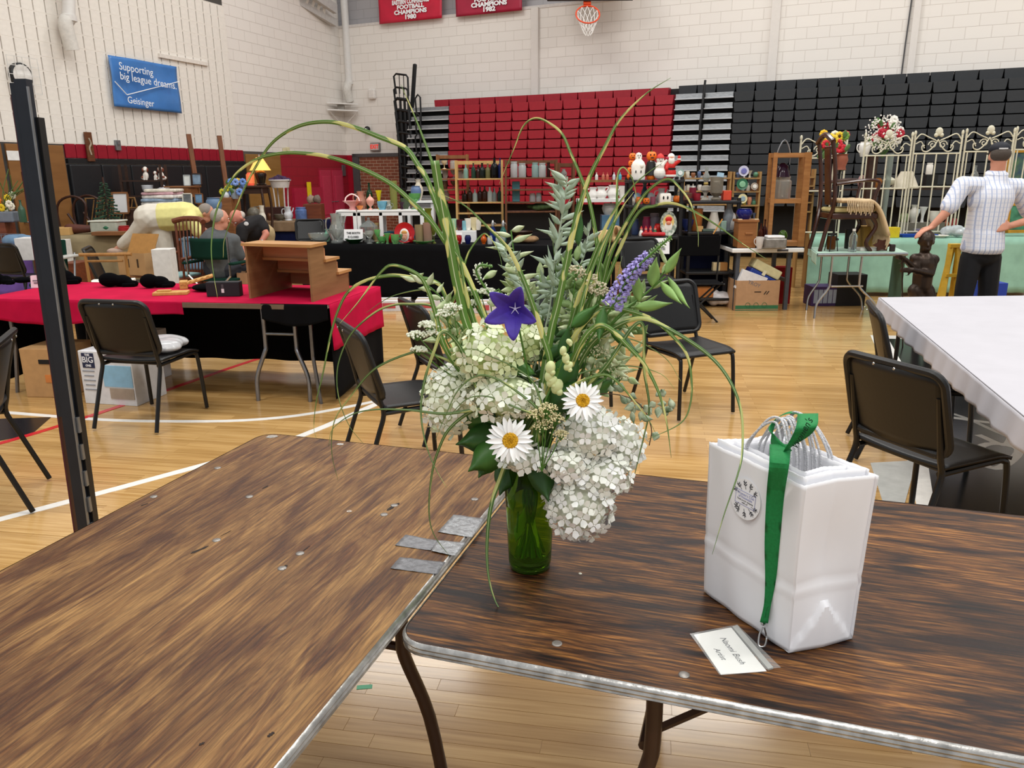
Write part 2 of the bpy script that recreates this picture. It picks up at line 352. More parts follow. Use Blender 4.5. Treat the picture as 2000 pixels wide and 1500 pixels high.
s, z = onB(1769, 80); ob('conduit', G().tube([(s - .02, .03, 2.2), (s, .03, 3.8), (s + .03, .03, 5)], .012), mat('#4a4a4c', .5), wb)
def wallthing(px, py, side='B', off=.0):
 (a, z), u, nn = ((onB(px, py), ub, nbk) if side == 'B' else (onL(px, py), ul, nl)); return C0 + u * a + nn * off + Vector((0, 0, z)), math.atan2(u.y, u.x) + (math.pi if side == 'B' else 0) * 0
azB, azL = math.atan2(ub.y, ub.x), math.atan2(ul.y, ul.x)
def sgn(px, py, side): return wallthing(px, py, side)[0]
e = thing('exit_sign', 'red lettered exit sign on the white wall above the brick', 'sign', sgn(735, 287, 'B') + nbk * .04, azB)
ob('housing', G().box((0, 0, 0), (.27, .06, .2), bev=.01), mat('#77716e', .5), e); ob('face', G().box((0, -.035, 0), (.23, .01, .15)), mat('#c9bdb8', .4), e)
text('EXIT', .13, mat('#d02318', .5, emit=.6), e, (0, -.042, 0), (R(90), 0, 0), sx=.9, bold=.004)
e = thing('security_camera', 'black round dome camera on the white wall', 'camera', sgn(722, 253, 'B') + nbk * .1, azB)
ob('dome', G().ell((0, 0, 0), (.075, .07, .075)), mat('#141416', .3), e, True); ob('lens', G().ell((0, -.06, 0), (.025, .02, .025)), mat('#e8e8e8', .2), e, True); ob('mount', G().tube([(0, .1, -.05), (0, 0, -.02)], .02), M_BLACK, e)
one('wall_speaker', 'white rounded box on the wall beside the bleachers', 'speaker', G().box((0, 0, 0), (.2, .1, .24), bev=.04), mat('#dfd9d3', .5), sgn(729, 184, 'B') + nbk * .05, azB)
e = thing('corner_bracket', 'white triangular shelf bracket in the corner under the pipe', 'bracket', C0 + Vector((.0, -.25, onB(680, 207)[1])), 0)
for dz in (0, -.15):
 ob('shelf', G().slab([(-.22, -.55), (.42, -.1), (.02, .15)], dz, dz + .03), mat('#e2ded9', .5), e)
ob('strut', G().bar((-.2, -.5, -.15), (0, .1, -.5), .02).bar((.4, -.1, -.15), (0, .1, -.5), .02), mat('#e2ded9', .5), e); ob('equipment_box', G().box((.02, -.15, -.06), (.16, .12, .1)), mat('#9a948c', .5), e)
def pipe(px, pts, label, side, r):
 P = [sgn(x, y, side) + (nbk if side == 'B' else nl) * .22 for x, y in pts]; base = P[-1].copy()
 t = thing('drain_pipe', label, 'pipe', base)
 Q = [p - base for p in P]; ob('pipe', G().tube([Q[0] + Vector((0, 0, 2)), Q[0], Q[1]], r, 14), mat('#d9d6d2', .4, noise=.03), t, True)
 ob('elbow', G().tube(bez(Q[1:], 12), [r * 1.25] * 3 + [r] * 40 if 0 else r * 1.12, 14), mat('#d3cfc8', .55, bump=.3, ns=20), t, True)
 ob('collar', G().lathe([(r * 1.25, -.04), (r * 1.25, .04)], 14, Q[1]), mat('#d9d6d2', .4), t, True)
pipe(0, [(656, 0), (666, 162), (662, 175), (668, 198)], 'white drain pipe running down the corner of the walls', 'L', .085)
pipe(0, [(112, 0), (112, 38), (106, 50), (119, 100)], 'white drain pipe ending in an elbow on the slotted block wall', 'L', .09)
a, b2 = onL(304, 106), onL(400, 128)
one('cable_raceway', 'white surface raceway running level beside the blue banner', 'raceway', G().box((0, 0, 0), (abs(a[0] - b2[0]), .05, .07), bev=.005), mat('#e0d9d0', .5), C0 + ul * ((a[0] + b2[0]) / 2) + nl * .06 + Vector((0, 0, (a[1] + b2[1]) / 2)), azL)
one('wall_outlet', 'small grey outlet box on the red band of the left wall', 'outlet', G().box((0, 0, 0), (.1, .05, .16), bev=.005).box((0, .03, .03), (.05, .02, .04)), M_STEEL, sgn(224, 284, 'L') + nl * .06, azL)
one('motion_sensor', 'small cream sensor box over the red wall', 'sensor', G().box((0, 0, 0), (.09, .06, .14), bev=.01).box((.12, 0, 0), (.06, .05, .1)), mat('#d8cfa8', .5), sgn(559, 294, 'L') + nl * .04, azL)
tr = thing('roof_truss', 'white steel roof truss above the left wall by the corner', 'truss', (0, 0, 0))
a, b2 = at(500, -45, 17.5), at(655, 45, 19.6); c, d = at(540, -60, 17.6), at(655, 18, 19.4); mt = mat('#bdbab6', .6)
ob('lower_chord', G().bar(a, b2, .1, .16), mt, tr); ob('upper_chord', G().bar(c, d, .1, .2), mt, tr)
for i in range(7):
 f_ = .35 + i * .08; ob('web', G().bar(a.lerp(b2, f_), c.lerp(d, f_ - .02) + Vector((0, 0, .05)), .07, .03), mat('#d5d2cd', .6), tr)
B0 = Vector((-1.866, 18, 0)); MBl = Matrix(((ub.x, nbk.x, 0, B0.x), (ub.y, nbk.y, 0, B0.y), (0, 0, 1, 0), (0, 0, 0, 1)))
def onS(px, py):
 p = hit(px, py, B0, nbk); return (p - B0).dot(ub), p.z
bl = thing('folded_bleachers', 'folded wall bleachers with red and black seat panels and aluminium steps', 'bleachers', (0, 0, 0)); bl.matrix_world = MBl
PIT, ZT = .188, 3.05
mred, mblk_ = mat('#981828', .42, noise=.06), mat('#24272b', .48, noise=.08)
def panel_mesh(wd, h, m):
 g = G(); k = .07 * wd; poly = [(-wd / 2 + .004, 0), (wd / 2 - .004, 0), (wd / 2 - .006, -.25 * h), (wd / 2 - k * .5, -.75 * h), (wd / 2 - k, -h), (-wd / 2 + k, -h), (-wd / 2 + k * .5, -.75 * h), (-wd / 2 + .006, -.25 * h)]
 n = len(poly); V = [(x * .985, .1, z * .95 - .006) for x, z in poly] + [(x, .04, z) for x, z in poly] + [(x, -.1, z) for x, z in poly]
 Fc = [tuple(range(n))] + [(i + a * n, (i + 1) % n + a * n, (i + 1) % n + (a + 1) * n, i + (a + 1) * n) for a in (0, 1) for i in range(n)]
 return mesh('seat_panel', g.add(V, Fc), m)
sR0, sR1 = onS(880, 260)[0], onS(1314, 260)[0]; sK0, sK1 = onS(1430, 260)[0], onS(1430, 260)[0] + .362 * 14
wr, wk = (sR1 - sR0) / 13, .362
pr_, pk_ = panel_mesh(wr, PIT - .012, mred), panel_mesh(wk, PIT - .012, mblk_)
for k in range(12):
 z = ZT - PIT * k; fwd = .02 * k - .05
 for i in range(13):
  if k < 11: ob('seat_panel', pr_, None, bl, loc=(sR0 + wr * (i + .5), fwd, z))
 for i in range(14):
  if k < 11: ob('seat_panel', pk_, None, bl, loc=(sK0 + wk * (i + .5), fwd, z))
 if k < 9: ob('deck_edge', G().box(((sR0 + sR1) / 2, fwd - .02, z - .006), (sR1 - sR0, .1, .01)), mred, bl)
 for a_, b_, mm in ((sR0 - .02, onS(800, 260)[0], 0), (sR1 + .03, (sR1 + sK0) / 2 - .02, 1), ((sR1 + sK0) / 2 + .03, sK0 - .02, 1)):
  if k == 0 and mm == 0: pass
  a1, b1 = min(a_, b_), max(a_, b_)
  st = ob('step_board', G().box(((a1 + b1) / 2, fwd + .02, z - .045), (b1 - a1, .1, .075 if mm == 0 else .095), bev=.004), mat('#a8acb0' if mm else '#8d9094', .35, metal=.5, noise=.25, ns=40, stretch=(.4, 1, 3)), bl)
  ob('nosing', G().box(((a1 + b1) / 2, fwd + .06, z - .09), (b1 - a1 + .02, .07, .02)), mat('#c6c9cc', .3, metal=.4, noise=0), st)
upz = ZT + .17
for i in range(14): ob('seat_panel', pr_, None, bl, loc=(onS(832, 200)[0] + .12 + wr * i + .1, -.4, upz))
for i in range(17): ob('seat_panel', pk_, None, bl, loc=(sR1 + wk * (i + .5), -.4, upz + .02))
ob('gap_backing', G().box(((onS(832, 200)[0] + sK1) / 2 + .2, -.53, upz - .1), (sK1 - onS(832, 200)[0] - .4, .06, .17)), mat('#1a1214', .7), bl)  # added dark box, its colour puts shade in the upper row's panel gaps
ob('under_structure', G().box(((onS(770, 260)[0] + sK1) / 2, -.47, 1.55), (sK1 - onS(770, 260)[0], .7, 2.9)), mat('#0a0a0b', .8), bl)
tub = M_BMETAL
def loop(c, w_, h_, r=.018):
 return bez([(c[0], c[1], c[2] - h_ / 2), (c[0] - w_ * .1, c[1] - w_, c[2] - h_ * .3), (c[0] - w_ * .12, c[1] - w_, c[2] + h_ * .35), (c[0], c[1], c[2] + h_ / 2), (c[0] + w_ * .1, c[1] + w_, c[2] + h_ * .35), (c[0] + w_ * .1, c[1] + w_, c[2] - h_ * .3), (c[0], c[1], c[2] - h_ / 2)], 24)
for i, (px, py) in enumerate(((787, 160), (787, 186), (789, 208), (791, 230), (793, 252), (795, 274), (797, 296), (798, 318), (799, 340), (800, 362), (800, 384))):
 s, z = onS(px, py); rl = ob('end_rail', G().tube([(s - .16, .05, z - .25), (s - .2, .05, z + .12), (s - .14, .05, z + .17), (s + .12, .05, z + .13), (s + .16, .05, z + .08), (s + .16, .05, z - .3)], .022 if i < 2 else .036), tub, bl, True)
 ob('baluster', G().tube([(s - .06, .05, z + .14), (s - .06, .05, z - .25)], .01 if i < 2 else .03, 6).tube([(s + .05, .05, z + .12), (s + .05, .05, z - .28)], .01 if i < 2 else .03, 6), tub, rl)
s, z = onS(797, 180); ob('end_rail', G().box((s - .05, -.3, z + .05), (.1, .06, 1.15), ry=.13, bev=.03), tub, bl)
for i in range(5):
 s, z = onS(825, 205 + i * 37); ob('aisle_rail', G().tube([(s - .05, .18, z - .2), (s - .07, .18, z + .12), (s, .18, z + .2), (s + .06, .18, z + .14), (s + .06, .18, z - .35)], .02), tub, bl, True)
s, z = onS(1372, 240); ob('centre_post', G().tube([(s, .2, .4), (s, .2, z), (s + .03, .1, onS(1373, 158)[1])], .022), tub, bl)
def banner(name, label, pts, side, m, wob):
 P = [sgn(x, y, side) + (nbk if side == 'B' else nl) * .12 for x, y in pts]; nn = nbk if side == 'B' else nl
 c = sum(P, Vector()) / 4; t = thing(name, label, 'banner', c)
 def fn(u, v):
  p = P[3].lerp(P[2], u).lerp(P[0].lerp(P[1], u), v) - c
  return p + nn * wob * (math.sin(u * 9 + v * 5) * .5 + math.sin(u * 4 - v * 7) * .5)
 ob('cloth_panel', G().sheet(fn, 24, 16), m, t, True, solid=.004); return t, c, P, nn
t, c, P, nn = banner('sponsor_banner', 'blue vinyl banner with white lettering on the slotted block wall', [(201, 108), (333, 131), (345, 222), (212, 208)], 'L', mat('#4079bd', .3, noise=.1, ns=4), .025)
rz_ = azL + math.pi; wM = mat('#eef0f2', .5)
def btxt(s_, px, py, size, bold=0, sx=1):
 p = sgn(px, py, 'L') + nl * .2; text(s_, size, wM, t, p - c, (R(90), R(2), rz_), align='LEFT', bold=bold, sx=sx)
btxt('Supporting', 213, 130, .165, 0, 1.0); btxt('big league dreams.', 215, 149, .165, 0, 1.02); btxt('Geisinger', 230, 196, .15, .0, 1.0)
q = [sgn(x, y, 'L') + nl * .16 - c for x, y in ((209, 160), (233, 186), (336, 160))]
ob('line_print', G().tube([q[0], q[1]], .008, 5).tube([q[1], q[2]], .008, 5), wM, t)
for (pts, yr, lab) in (([(742, -60), (869, -70), (868, 37), (747, 49)], '1980', 'bright red championship banner hanging next to the corner pipe'), ([(892, -70), (1024, -80), (1024, 22), (896, 35)], '1982', 'deeper red championship banner hanging beside the white pilaster')):
 t, c, P, nn = banner('championship_banner', lab, pts, 'B', mat('#c01838' if yr == '1980' else '#a01c3a', .35, noise=.1, ns=4), .015)
 cx = (pts[2][0] + pts[3][0]) / 2; by = (pts[2][1] + pts[3][1]) / 2 ; slope = (pts[2][1] - pts[3][1]) / (pts[2][0] - pts[3][0])
 for s_, dy, sz in (('EASTERN CONFERENCE', 38, .125), ('FOOTBALL', 28, .115), ('CHAMPIONS', 18, .12), (yr, 8, .125)):
  p = sgn(cx + 1, by - dy, 'B') + nbk * .16; text(s_, sz, wM, t, p - c, (R(90), 0, azB), bold=.006, sx=.72 if 'EAST' in s_ else 1.25)
hp = at(1148, 28, 16.0); t = thing('basketball_goal', 'orange rimmed basketball goal with white net hung from the roof', 'basketball hoop', hp)
tilt = Matrix.Rotation(R(52), 4, 'X')
ring = [tilt @ Vector((.225 * math.cos(a), .225 * math.sin(a) * 1.0, 0)) for a in [i * math.pi / 14 for i in range(28)]]
rim = ob('rim', G().tube(ring, .014, 8, True), mat('#e2502a', .4), t, True)
ob('bracket', G().box(tilt @ Vector((0, .29, .0)), (.14, .12, .08), rx=R(52)), mat('#e2502a', .4), t)
g = G(); NR = 12
def npt(i, k): a = (i + .5 * (k % 2)) * 2 * math.pi / NR; r_ = .22 - .035 * k; p = tilt @ Vector((r_ * math.cos(a), r_ * math.sin(a), 0)); return p + Vector((0, -.02 * k, -.085 * k))
for k in range(4):
 for i in range(NR):
  g.tube([npt(i, k), npt(i, k + 1)], .006, 4); g.tube([npt(i, k), npt(i - 1 if k % 2 == 0 else i + 1, k + 1)], .006, 4)
ob('net', g, mat('#e9e6e2', .8), t)
bb = ob('backboard', G().box((.05, .42, .72), (1.5, .05, 1.05), rx=R(-38)), mat('#e9ecea', .1, noise=0), t)
g = G()
for x in (-.74, .84): g.box((x, .42, .72), (.06, .09, 1.1), rx=R(-38))
for zz in (-.52, .52): g.box((.05, .42 + math.sin(R(38)) * zz, .72 + math.cos(R(38)) * zz), (1.62, .09, .07), rx=R(-38))
ob('padded_frame', g, mat('#3a3c40', .5), bb)
ob('boom', G().tube([(0, .5, .8), (0, 1.0, 4)], .06), M_STEEL, t)
# ================================================================== THE TWO PLYWOOD TABLES
ea, eb = Vector((.305, .952, 0)).normalized(), Vector((.952, -.305, 0)).normalized()
ZL, ZR = .75, .735
def ply_mat(c_lo, c_mid, c_hi, seed, stain, fig=.7):
 m = bpy.data.materials.new('plywood'); m.use_nodes = True; nt, b, N, L = nodes(m)
 tc = N('ShaderNodeTexCoord')
 def noise(sc_, det, off, dist=0):
  mm = N('ShaderNodeMapping'); L(tc.outputs['Object'], mm.inputs[0]); mm.inputs['Scale'].default_value = sc_; mm.inputs['Location'].default_value = (off, seed, 0)
  n = N('ShaderNodeTexNoise'); n.inputs['Scale'].default_value = 1; n.inputs['Detail'].default_value = det; n.inputs['Distortion'].default_value = dist; n.inputs['Roughness'].default_value = .6; L(mm.outputs[0], n.inputs['Vector']); return n.outputs['Fac']
 grain, streak, blot = noise((6, 120, 5), 9, 3, 1.2), noise((2.6, 17, 2), 9, 11, 1.6), noise((2.0, 6, 1), 8, 5, 1.0)
 r = N('ShaderNodeValToRGB'); L(grain, r.inputs[0]); e = r.color_ramp.elements
 e[0].position = .33; e[0].color = lin(c_lo); e[1].position = .68; e[1].color = lin(c_hi); k = e.new(.5); k.color = lin(c_mid)
 r2 = N('ShaderNodeValToRGB'); L(streak, r2.inputs[0]); r2.color_ramp.elements[0].position = .38; r2.color_ramp.elements[1].position = .6
 r2.color_ramp.elements[0].color = lin(stain); r2.color_ramp.elements[1].color = (1, 1, 1, 1)
 r3 = N('ShaderNodeValToRGB'); L(blot, r3.inputs[0]); r3.color_ramp.elements[0].position = .34; r3.color_ramp.elements[1].position = .62
 r3.color_ramp.elements[0].color = tuple((v + .25) / 1.25 for v in lin(stain)[:3]) + (1,); r3.color_ramp.elements[1].color = (1, 1, 1, 1)
 a, b2 = (N('ShaderNodeMix') for _ in range(2))
 for q in (a, b2): q.data_type = 'RGBA'; q.blend_type = 'MULTIPLY'; q.inputs[0].default_value = 1
 L(r.outputs[0], a.inputs[6]); L(r2.outputs[0], a.inputs[7]); L(a.outputs[2], b2.inputs[6]); L(r3.outputs[0], b2.inputs[7]); wm = N('ShaderNodeMapping'); L(tc.outputs['Object'], wm.inputs[0]); wm.inputs['Scale'].default_value = (.22, 1, 1); wv = N('ShaderNodeTexWave'); L(wm.outputs[0], wv.inputs['Vector']); wv.bands_direction = 'Y'; wv.inputs['Scale'].default_value = 26; wv.inputs['Distortion'].default_value = 9; wv.inputs['Detail'].default_value = 4; wv.inputs['Detail Scale'].default_value = 1.4; wr_ = N('ShaderNodeValToRGB'); L(wv.outputs['Fac'], wr_.inputs[0]); wr_.color_ramp.elements[0].color = (fig, fig, fig, 1); wr_.color_ramp.elements[0].position = .05; wr_.color_ramp.elements[1].position = .45; wr_.color_ramp.elements[1].color = (1, 1, 1, 1); c3 = N('ShaderNodeMix'); c3.data_type = 'RGBA'; c3.blend_type = 'MULTIPLY'; c3.inputs[0].default_value = 1; L(b2.outputs[2], c3.inputs[6]); L(wr_.outputs[0], c3.inputs[7]); L(c3.outputs[2], b.inputs['Base Color'])
 rr = N('ShaderNodeMapRange'); L(streak, rr.inputs[0]); rr.inputs[3].default_value = .38; rr.inputs[4].default_value = .6; L(rr.outputs[0], b.inputs['Roughness'])
 b.inputs['Specular IOR Level'].default_value = .3; bp = N('ShaderNodeBump'); bp.inputs['Strength'].default_value = .25; bp.inputs['Distance'].default_value = .003; L(grain, bp.inputs['Height']); L(bp.outputs[0], b.inputs['Normal'])
 return m
def rrect(x0, y0, x1, y1, r, n=6):
 P = []
 for cx, cy, a0 in ((x1 - r, y1 - r, 0), (x0 + r, y1 - r, 90), (x0 + r, y0 + r, 180), (x1 - r, y0 + r, 270)):
  for k in range(n + 1): a = R(a0 + 90 * k / n); P.append((cx + r * math.cos(a), cy + r * math.sin(a)))
 return P
m_leg = mat('#3a251d', .4, noise=.15)
def ply_table(label, org, ex, Lg, Wd, zt, pm, bolts, legs, edge):
 t = thing('plywood_table', label, 'table', (org.x, org.y, 0), math.atan2(ex.y, ex.x))   # local x along the length, y across; origin at the near corner
 out = rrect(0, 0, Lg, Wd, .06); inn = rrect(.004, .004, Lg - .004, Wd - .004, .057)
 top = ob('tabletop', G().slab(inn, -.022, 0), pm, t, loc=(0, 0, zt))
 g = G(); n = len(out)
 prof = [(.003, .001), (-.0015, -.002), (-.004, -.007), (-.0015, -.0115), (-.004, -.016), (-.0015, -.0205), (-.003, -.024), (.006, -.024)]
 c = (Lg / 2, Wd / 2); V = []
 for i, (x, y) in enumerate(out):
  px, py = out[i - 1]; nx, ny = out[(i + 1) % n]; tx, ty = nx - px, ny - py; l = math.hypot(tx, ty); nn = (ty / l, -tx / l)
  for o_, z in prof: V.append((x - nn[0] * o_, y - nn[1] * o_, z))
 k = len(prof); g.add(V, [(i * k + j, ((i + 1) % n) * k + j, ((i + 1) % n) * k + j + 1, i * k + j + 1) for i in range(n) for j in range(k - 1)])
 ob('edge_band', g, edge, t, True, loc=(0, 0, zt))
 for x, y in bolts: ob('bolt_head', G().lathe([(.0105, -.002), (.0105, .0008), (.008, .0016), (1e-5, .0018)], 12), mat('#7c7a78', .35, metal=.7, noise=.2), t, True, loc=(x, y, zt))
 ob('apron', G().box((Lg / 2, .05, zt - .04), (Lg - .3, .02, .035)).box((Lg / 2, Wd - .05, zt - .04), (Lg - .3, .02, .035)), m_leg, t)
 for lx, sgn_ in legs:
  for s in (-1, 1):
   cy = Wd / 2; y0 = cy + s * (Wd / 2 - .11); y1 = cy + s * (Wd / 2 - .04)
   ob('leg', G().tube(bez([(lx, y0, zt - .03), (lx, y0, zt - .2), (lx + .01 * sgn_, y0, zt - .27), (lx + .06 * sgn_, (y0 + y1) / 2, .28), (lx + .08 * sgn_, y1, .0)], 16), .0165, 10), m_leg, t, True)
  ob('leg_brace', G().tube([(lx + .02 * sgn_, .13, .5), (lx + .02 * sgn_, Wd - .13, .5)], .011), m_leg, t)
  ob('fold_strut', G().bar((lx, .14, zt - .2), (lx + .22 * -sgn_, .14, zt - .03), .022, .006), m_leg, t)
 return t
edgeM = mat('#b9b7b3', .28, metal=.85, noise=.35, ns=30, stretch=(1, 1, 1), bump=.2)
pmL = ply_mat('#6f4e2e', '#8c673a', '#a57d49', 2, '#a58870', .76)
pmR = ply_mat('#402513', '#764a24', '#b27a3a', 9, '#573c28', .5)
oL = eb * -1.612 + ea * -.28
tabL = None
oL = eb * -.645 + ea * -.28
tabL = ply_table('lighter brown plywood folding table patched with duct tape', oL, ea, 2.455, .965, ZL, pmL, [], [(1.75, 1), (.55, -1)], edgeM)
oR = eb * -.632 + ea * 1.195
tabR = ply_table('dark stained plywood folding table holding the vase and bag', oR, eb, 2.44, 1.0, ZR, pmR, [], [(.5, -1), (1.95, 1)], edgeM)
def toL(p): d = p - Vector((oL.x, oL.y, 0)); return d.dot(ea), d.dot(-eb)
def toR(p): d = p - Vector((oR.x, oR.y, 0)); return d.dot(eb), d.dot(ea)
mb_ = mesh('bolt_head', G().lathe([(.0105, -.002), (.0105, .0008), (.008, .0016), (1e-5, .0018)], 12), mat('#8a8580', .35, metal=.6, noise=.2), 'all')
for px, py in ((487, 970), (423, 1055), (586, 1081), (750, 1005), (927, 975), (425, 914), (770, 987), (300, 970), (551, 1110)):
 x, y = toL(gp(px, py, ZL)); ob('bolt_head', mb_, None, tabL, loc=(x, y, ZL))
for px, py in ((1088, 1257), (1336, 1318)):
 x, y = toR(gp(px, py, ZR)); ob('bolt_head', mb_, None, tabR, loc=(x, y, ZR))
gm = mat('#241710', .8, noise=.3, ns=80)
for k, (a, b_, wd) in enumerate((((372, 1082), (408, 1066), .012), ((430, 1048), (452, 1036), .004), ((543, 1112), (562, 1104), .012), ((592, 1076), (606, 1066), .004), ((512, 955), (524, 948), .009), ((755, 998), (780, 982), .014), ((275, 988), (290, 983), .007), ((522, 1440), (536, 1430), .012), ((388, 1456), (400, 1450), .007))):
 p, q = gp(*a, ZL), gp(*b_, ZL); p, q = Vector(toL(p)), Vector(toL(q)); d = (q - p); n = Vector((-d.y, d.x)).normalized() * wd / 2; rr = random.Random(k)
 P = [p + d * (i / 6) + n * (rr.uniform(.3, 1) if 0 < i < 6 else 0) for i in range(7)] + [p + d * (i / 6) - n * (rr.uniform(.3, 1)) for i in range(5, 0, -1)]
 ob('gouge', G().slab([tuple(v) for v in P], -.001, .0006), gm, tabL, loc=(0, 0, ZL))
mtape = mat('#8f9092', .32, metal=.35, noise=.25, ns=60, bump=.5); mtape2 = mat('#77777a', .4, metal=.3, noise=.25, ns=60, bump=.4)
def tape(pts, label, m, z):
 P = [gp(x, y, ZL) for x, y in pts]; c = sum(P, Vector()) / len(P); c.z = ZL
 def fn(u, v):
  p = (P[0].lerp(P[1], u)).lerp(P[3].lerp(P[2], u), v) - c; rr = random.Random(int(u * 97 + v * 1013)); p.z = z + .0012 * rr.random(); return p
 one('duct_tape', label, 'tape', G().sheet(fn, 12, 8), m, c, solid=.0004, smooth=True)
tape([(771, 1066), (792, 1045), (857, 1057), (841, 1076)][0:4], 'dark grey duct tape strip between two others on the table edge', mtape2, .0008)
tape([(842, 1078), (855, 1057), (910, 1062), (889, 1088)], 'small silver duct tape patch lapping over a grey strip', mtape, .0026)
tape([(762, 1111), (781, 1089), (870, 1099), (855, 1123)], 'dark grey duct tape strip by itself closest to the table corner', mtape2, .0008)
tape([(855, 1040), (886, 1006), (945, 1014), (922, 1051)], 'wide torn silver duct tape patch near the vase', mtape, .0012)
def flake(px, py, z, r, col, label, cat, name):
 p = gp(px, py, z); rr = random.Random(px)
 P = [(r * rr.uniform(.6, 1.1) * math.cos(a), r * .7 * rr.uniform(.6, 1.1) * math.sin(a)) for a in [i * math.pi / 4 for i in range(8)]]
 one(name, label, cat, G().slab(P, 0, .0015).ell((0, 0, .002), (r * .4, r * .3, .002), 6, 4), mat(col, .6), p)
flake(1133, 1121, ZR, .005, '#e6e3d2', 'fallen white petal on the dark table beside the vase', 'petal', 'fallen_petal')
flake(530, 853, ZL, .022, '#9b9690', 'scrap of torn silver tape at the table corner', 'tape', 'tape_scrap')
flake(665, 868, ZL, .013, '#b9b4ad', 'crumpled bit of clear tape along the far table edge', 'tape', 'tape_scrap')
flake(682, 999, ZL, .009, '#b5a79a', 'pale peeled spot of glue on the lighter table', 'glue', 'glue_spot')
# ================================================================== PAPER BAGS, LANYARD, NAME BADGE
q0, q1, q2 = (gp(x, y, ZR) for x, y in ((1540, 1280), (1370, 1155), (1670, 1250)))
ev, eg = (q1 - q0), (q2 - q0); Lf, Lg_ = ev.length, eg.length; ev.normalize(); eg.normalize(); HB = .343
paper = mat('#f5f5f9', .75, noise=.03, ns=5, bump=.06)
def bag(inset, h, label, handle_h, first):
 t = thing('paper_bag', label, 'paper bag', q0 + Vector((0, 0, .0)), 0, 'nested white paper bags')
 A, B, Cc, D = eg * inset * .9 + ev * inset, ev * (Lf - inset) + eg * inset * .9, ev * (Lf - inset) + eg * (Lg_ - inset * .9), ev * inset + eg * (Lg_ - inset * .9)
 lean = lambda p, v: p + (p - (A + Cc) / 2) * .07 * v + Vector((0, 0, .002 + h * v))
 def wallf(P, Q, gus, ph):
  nrm = (Q - P).cross(Vector((0, 0, 1))).normalized()
  def fn(u, v):
   p = lean(P.lerp(Q, u), v)
   crease = .0035 * math.exp(-((v - .36) / .012) ** 2) - .003 * math.exp(-((v - .41) / .012) ** 2)
   if gus: p -= nrm * ((.006 + .016 * v * (1 - abs(2 * u - 1)) if v > .27 * (1 - abs(2 * u - 1)) else 0) - crease) - nrm * .006 * math.sin(v * 7 + ph) * (1 - abs(2 * u - 1))
   else: p += nrm * (.006 * math.sin(u * 3.1) * math.sin(v * 3 + .4) + crease + .0015 * math.sin(u * 17 + v * 5 + ph))
   return p + Vector((0, 0, .0006 * math.sin(u * 60) * (v > .98)))
  return G().sheet(fn, 28, 40)
 ob('front_panel', wallf(B, A, False, 0), paper, t, True, solid=.0006)
 ob('gusset', wallf(A, D, True, 1), paper, t, True, solid=.0006); ob('back_panel', wallf(D, Cc, False, 2), paper, t, True, solid=.0006); ob('gusset', wallf(Cc, B, True, 3), paper, t, True, solid=.0006)
 if first: ob('base', G().sheet(lambda u, v: A.lerp(B, u).lerp(D.lerp(Cc, u), v) + Vector((0, 0, .002)), 2, 2), paper, t)
 return t, A, B, Cc, D
hM = mat('#e4e4e8', .7, bump=.8, ns=300)
labs = ['outer white paper bag with a round botanical sticker', 'white paper bag nested inside the outer bag, its rim just showing', 'white paper bag nested second inside, rim behind the first', 'innermost white paper bag of the nested set']
bags = []
for i in range(4):
 t, A, B, Cc, D = bag(.004 + .011 * i, HB + (.0 if i == 0 else .006 + .004 * (i % 2)), labs[i], 0, True); bags.append((t, A, B, Cc, D))
 for side in range(2):
  P, Q = (A, B) if side == 0 else (D, Cc)
  off = (Cc - B) * (.10 + .1 * i) * (1 if side == 0 else -1)
  for k in range(2 if i < 3 else 1):
   rr = random.Random(i * 7 + side * 3 + k); u1, u2 = .3 + rr.uniform(-.03, .03), .72 + rr.uniform(-.03, .03); hz = HB - .02; top = HB + .082 + rr.uniform(-.016, .012)
   a_, b_ = P.lerp(Q, u1) + off * (1 + k * .5), P.lerp(Q, u2) + off * (1 + k * .5); mid = (A + Cc) / 2
   pts = [a_ + Vector((0, 0, hz)), a_.lerp(mid, .12) + Vector((0, 0, hz + .045)), a_.lerp(b_, .22).lerp(mid, .3) + Vector((0, 0, top - .01)), a_.lerp(b_, .5).lerp(mid, .4) + Vector((0, 0, top)), a_.lerp(b_, .78).lerp(mid, .3) + Vector((0, 0, top - .012)), b_.lerp(mid, .12) + Vector((0, 0, hz + .045)), b_ + Vector((0, 0, hz))]
   ob('handle', G().tube(bez(pts, 24), .0024, 6), hM, t, True)
bagT = bags[0][0]; nF = -(ev.cross(Vector((0, 0, 1)))).normalized()
if nF.y > 0: nF = -nF
def onbag(px, py, off=.004): return hit(px, py, q0 + nF * off, nF)
azF = math.atan2(-ev.y, -ev.x); sc0 = onbag(1456, 975, .007)
stk = ob('sticker', G().lathe([(.041, -.0002), (.041, .0002)], 40, mx=Matrix.Rotation(R(90), 4, 'X')), mat('#f3f3f6', .5, noise=0), bagT, loc=sc0 - q0, rot=(R(-4), 0, azF))
stk['label'] = 'round white sticker with dark twigs and lettering'
ink, ink2 = mat('#2b2b33', .6, noise=0), mat('#8b8fc0', .6, noise=0)
g = G(); rr = random.Random(5)
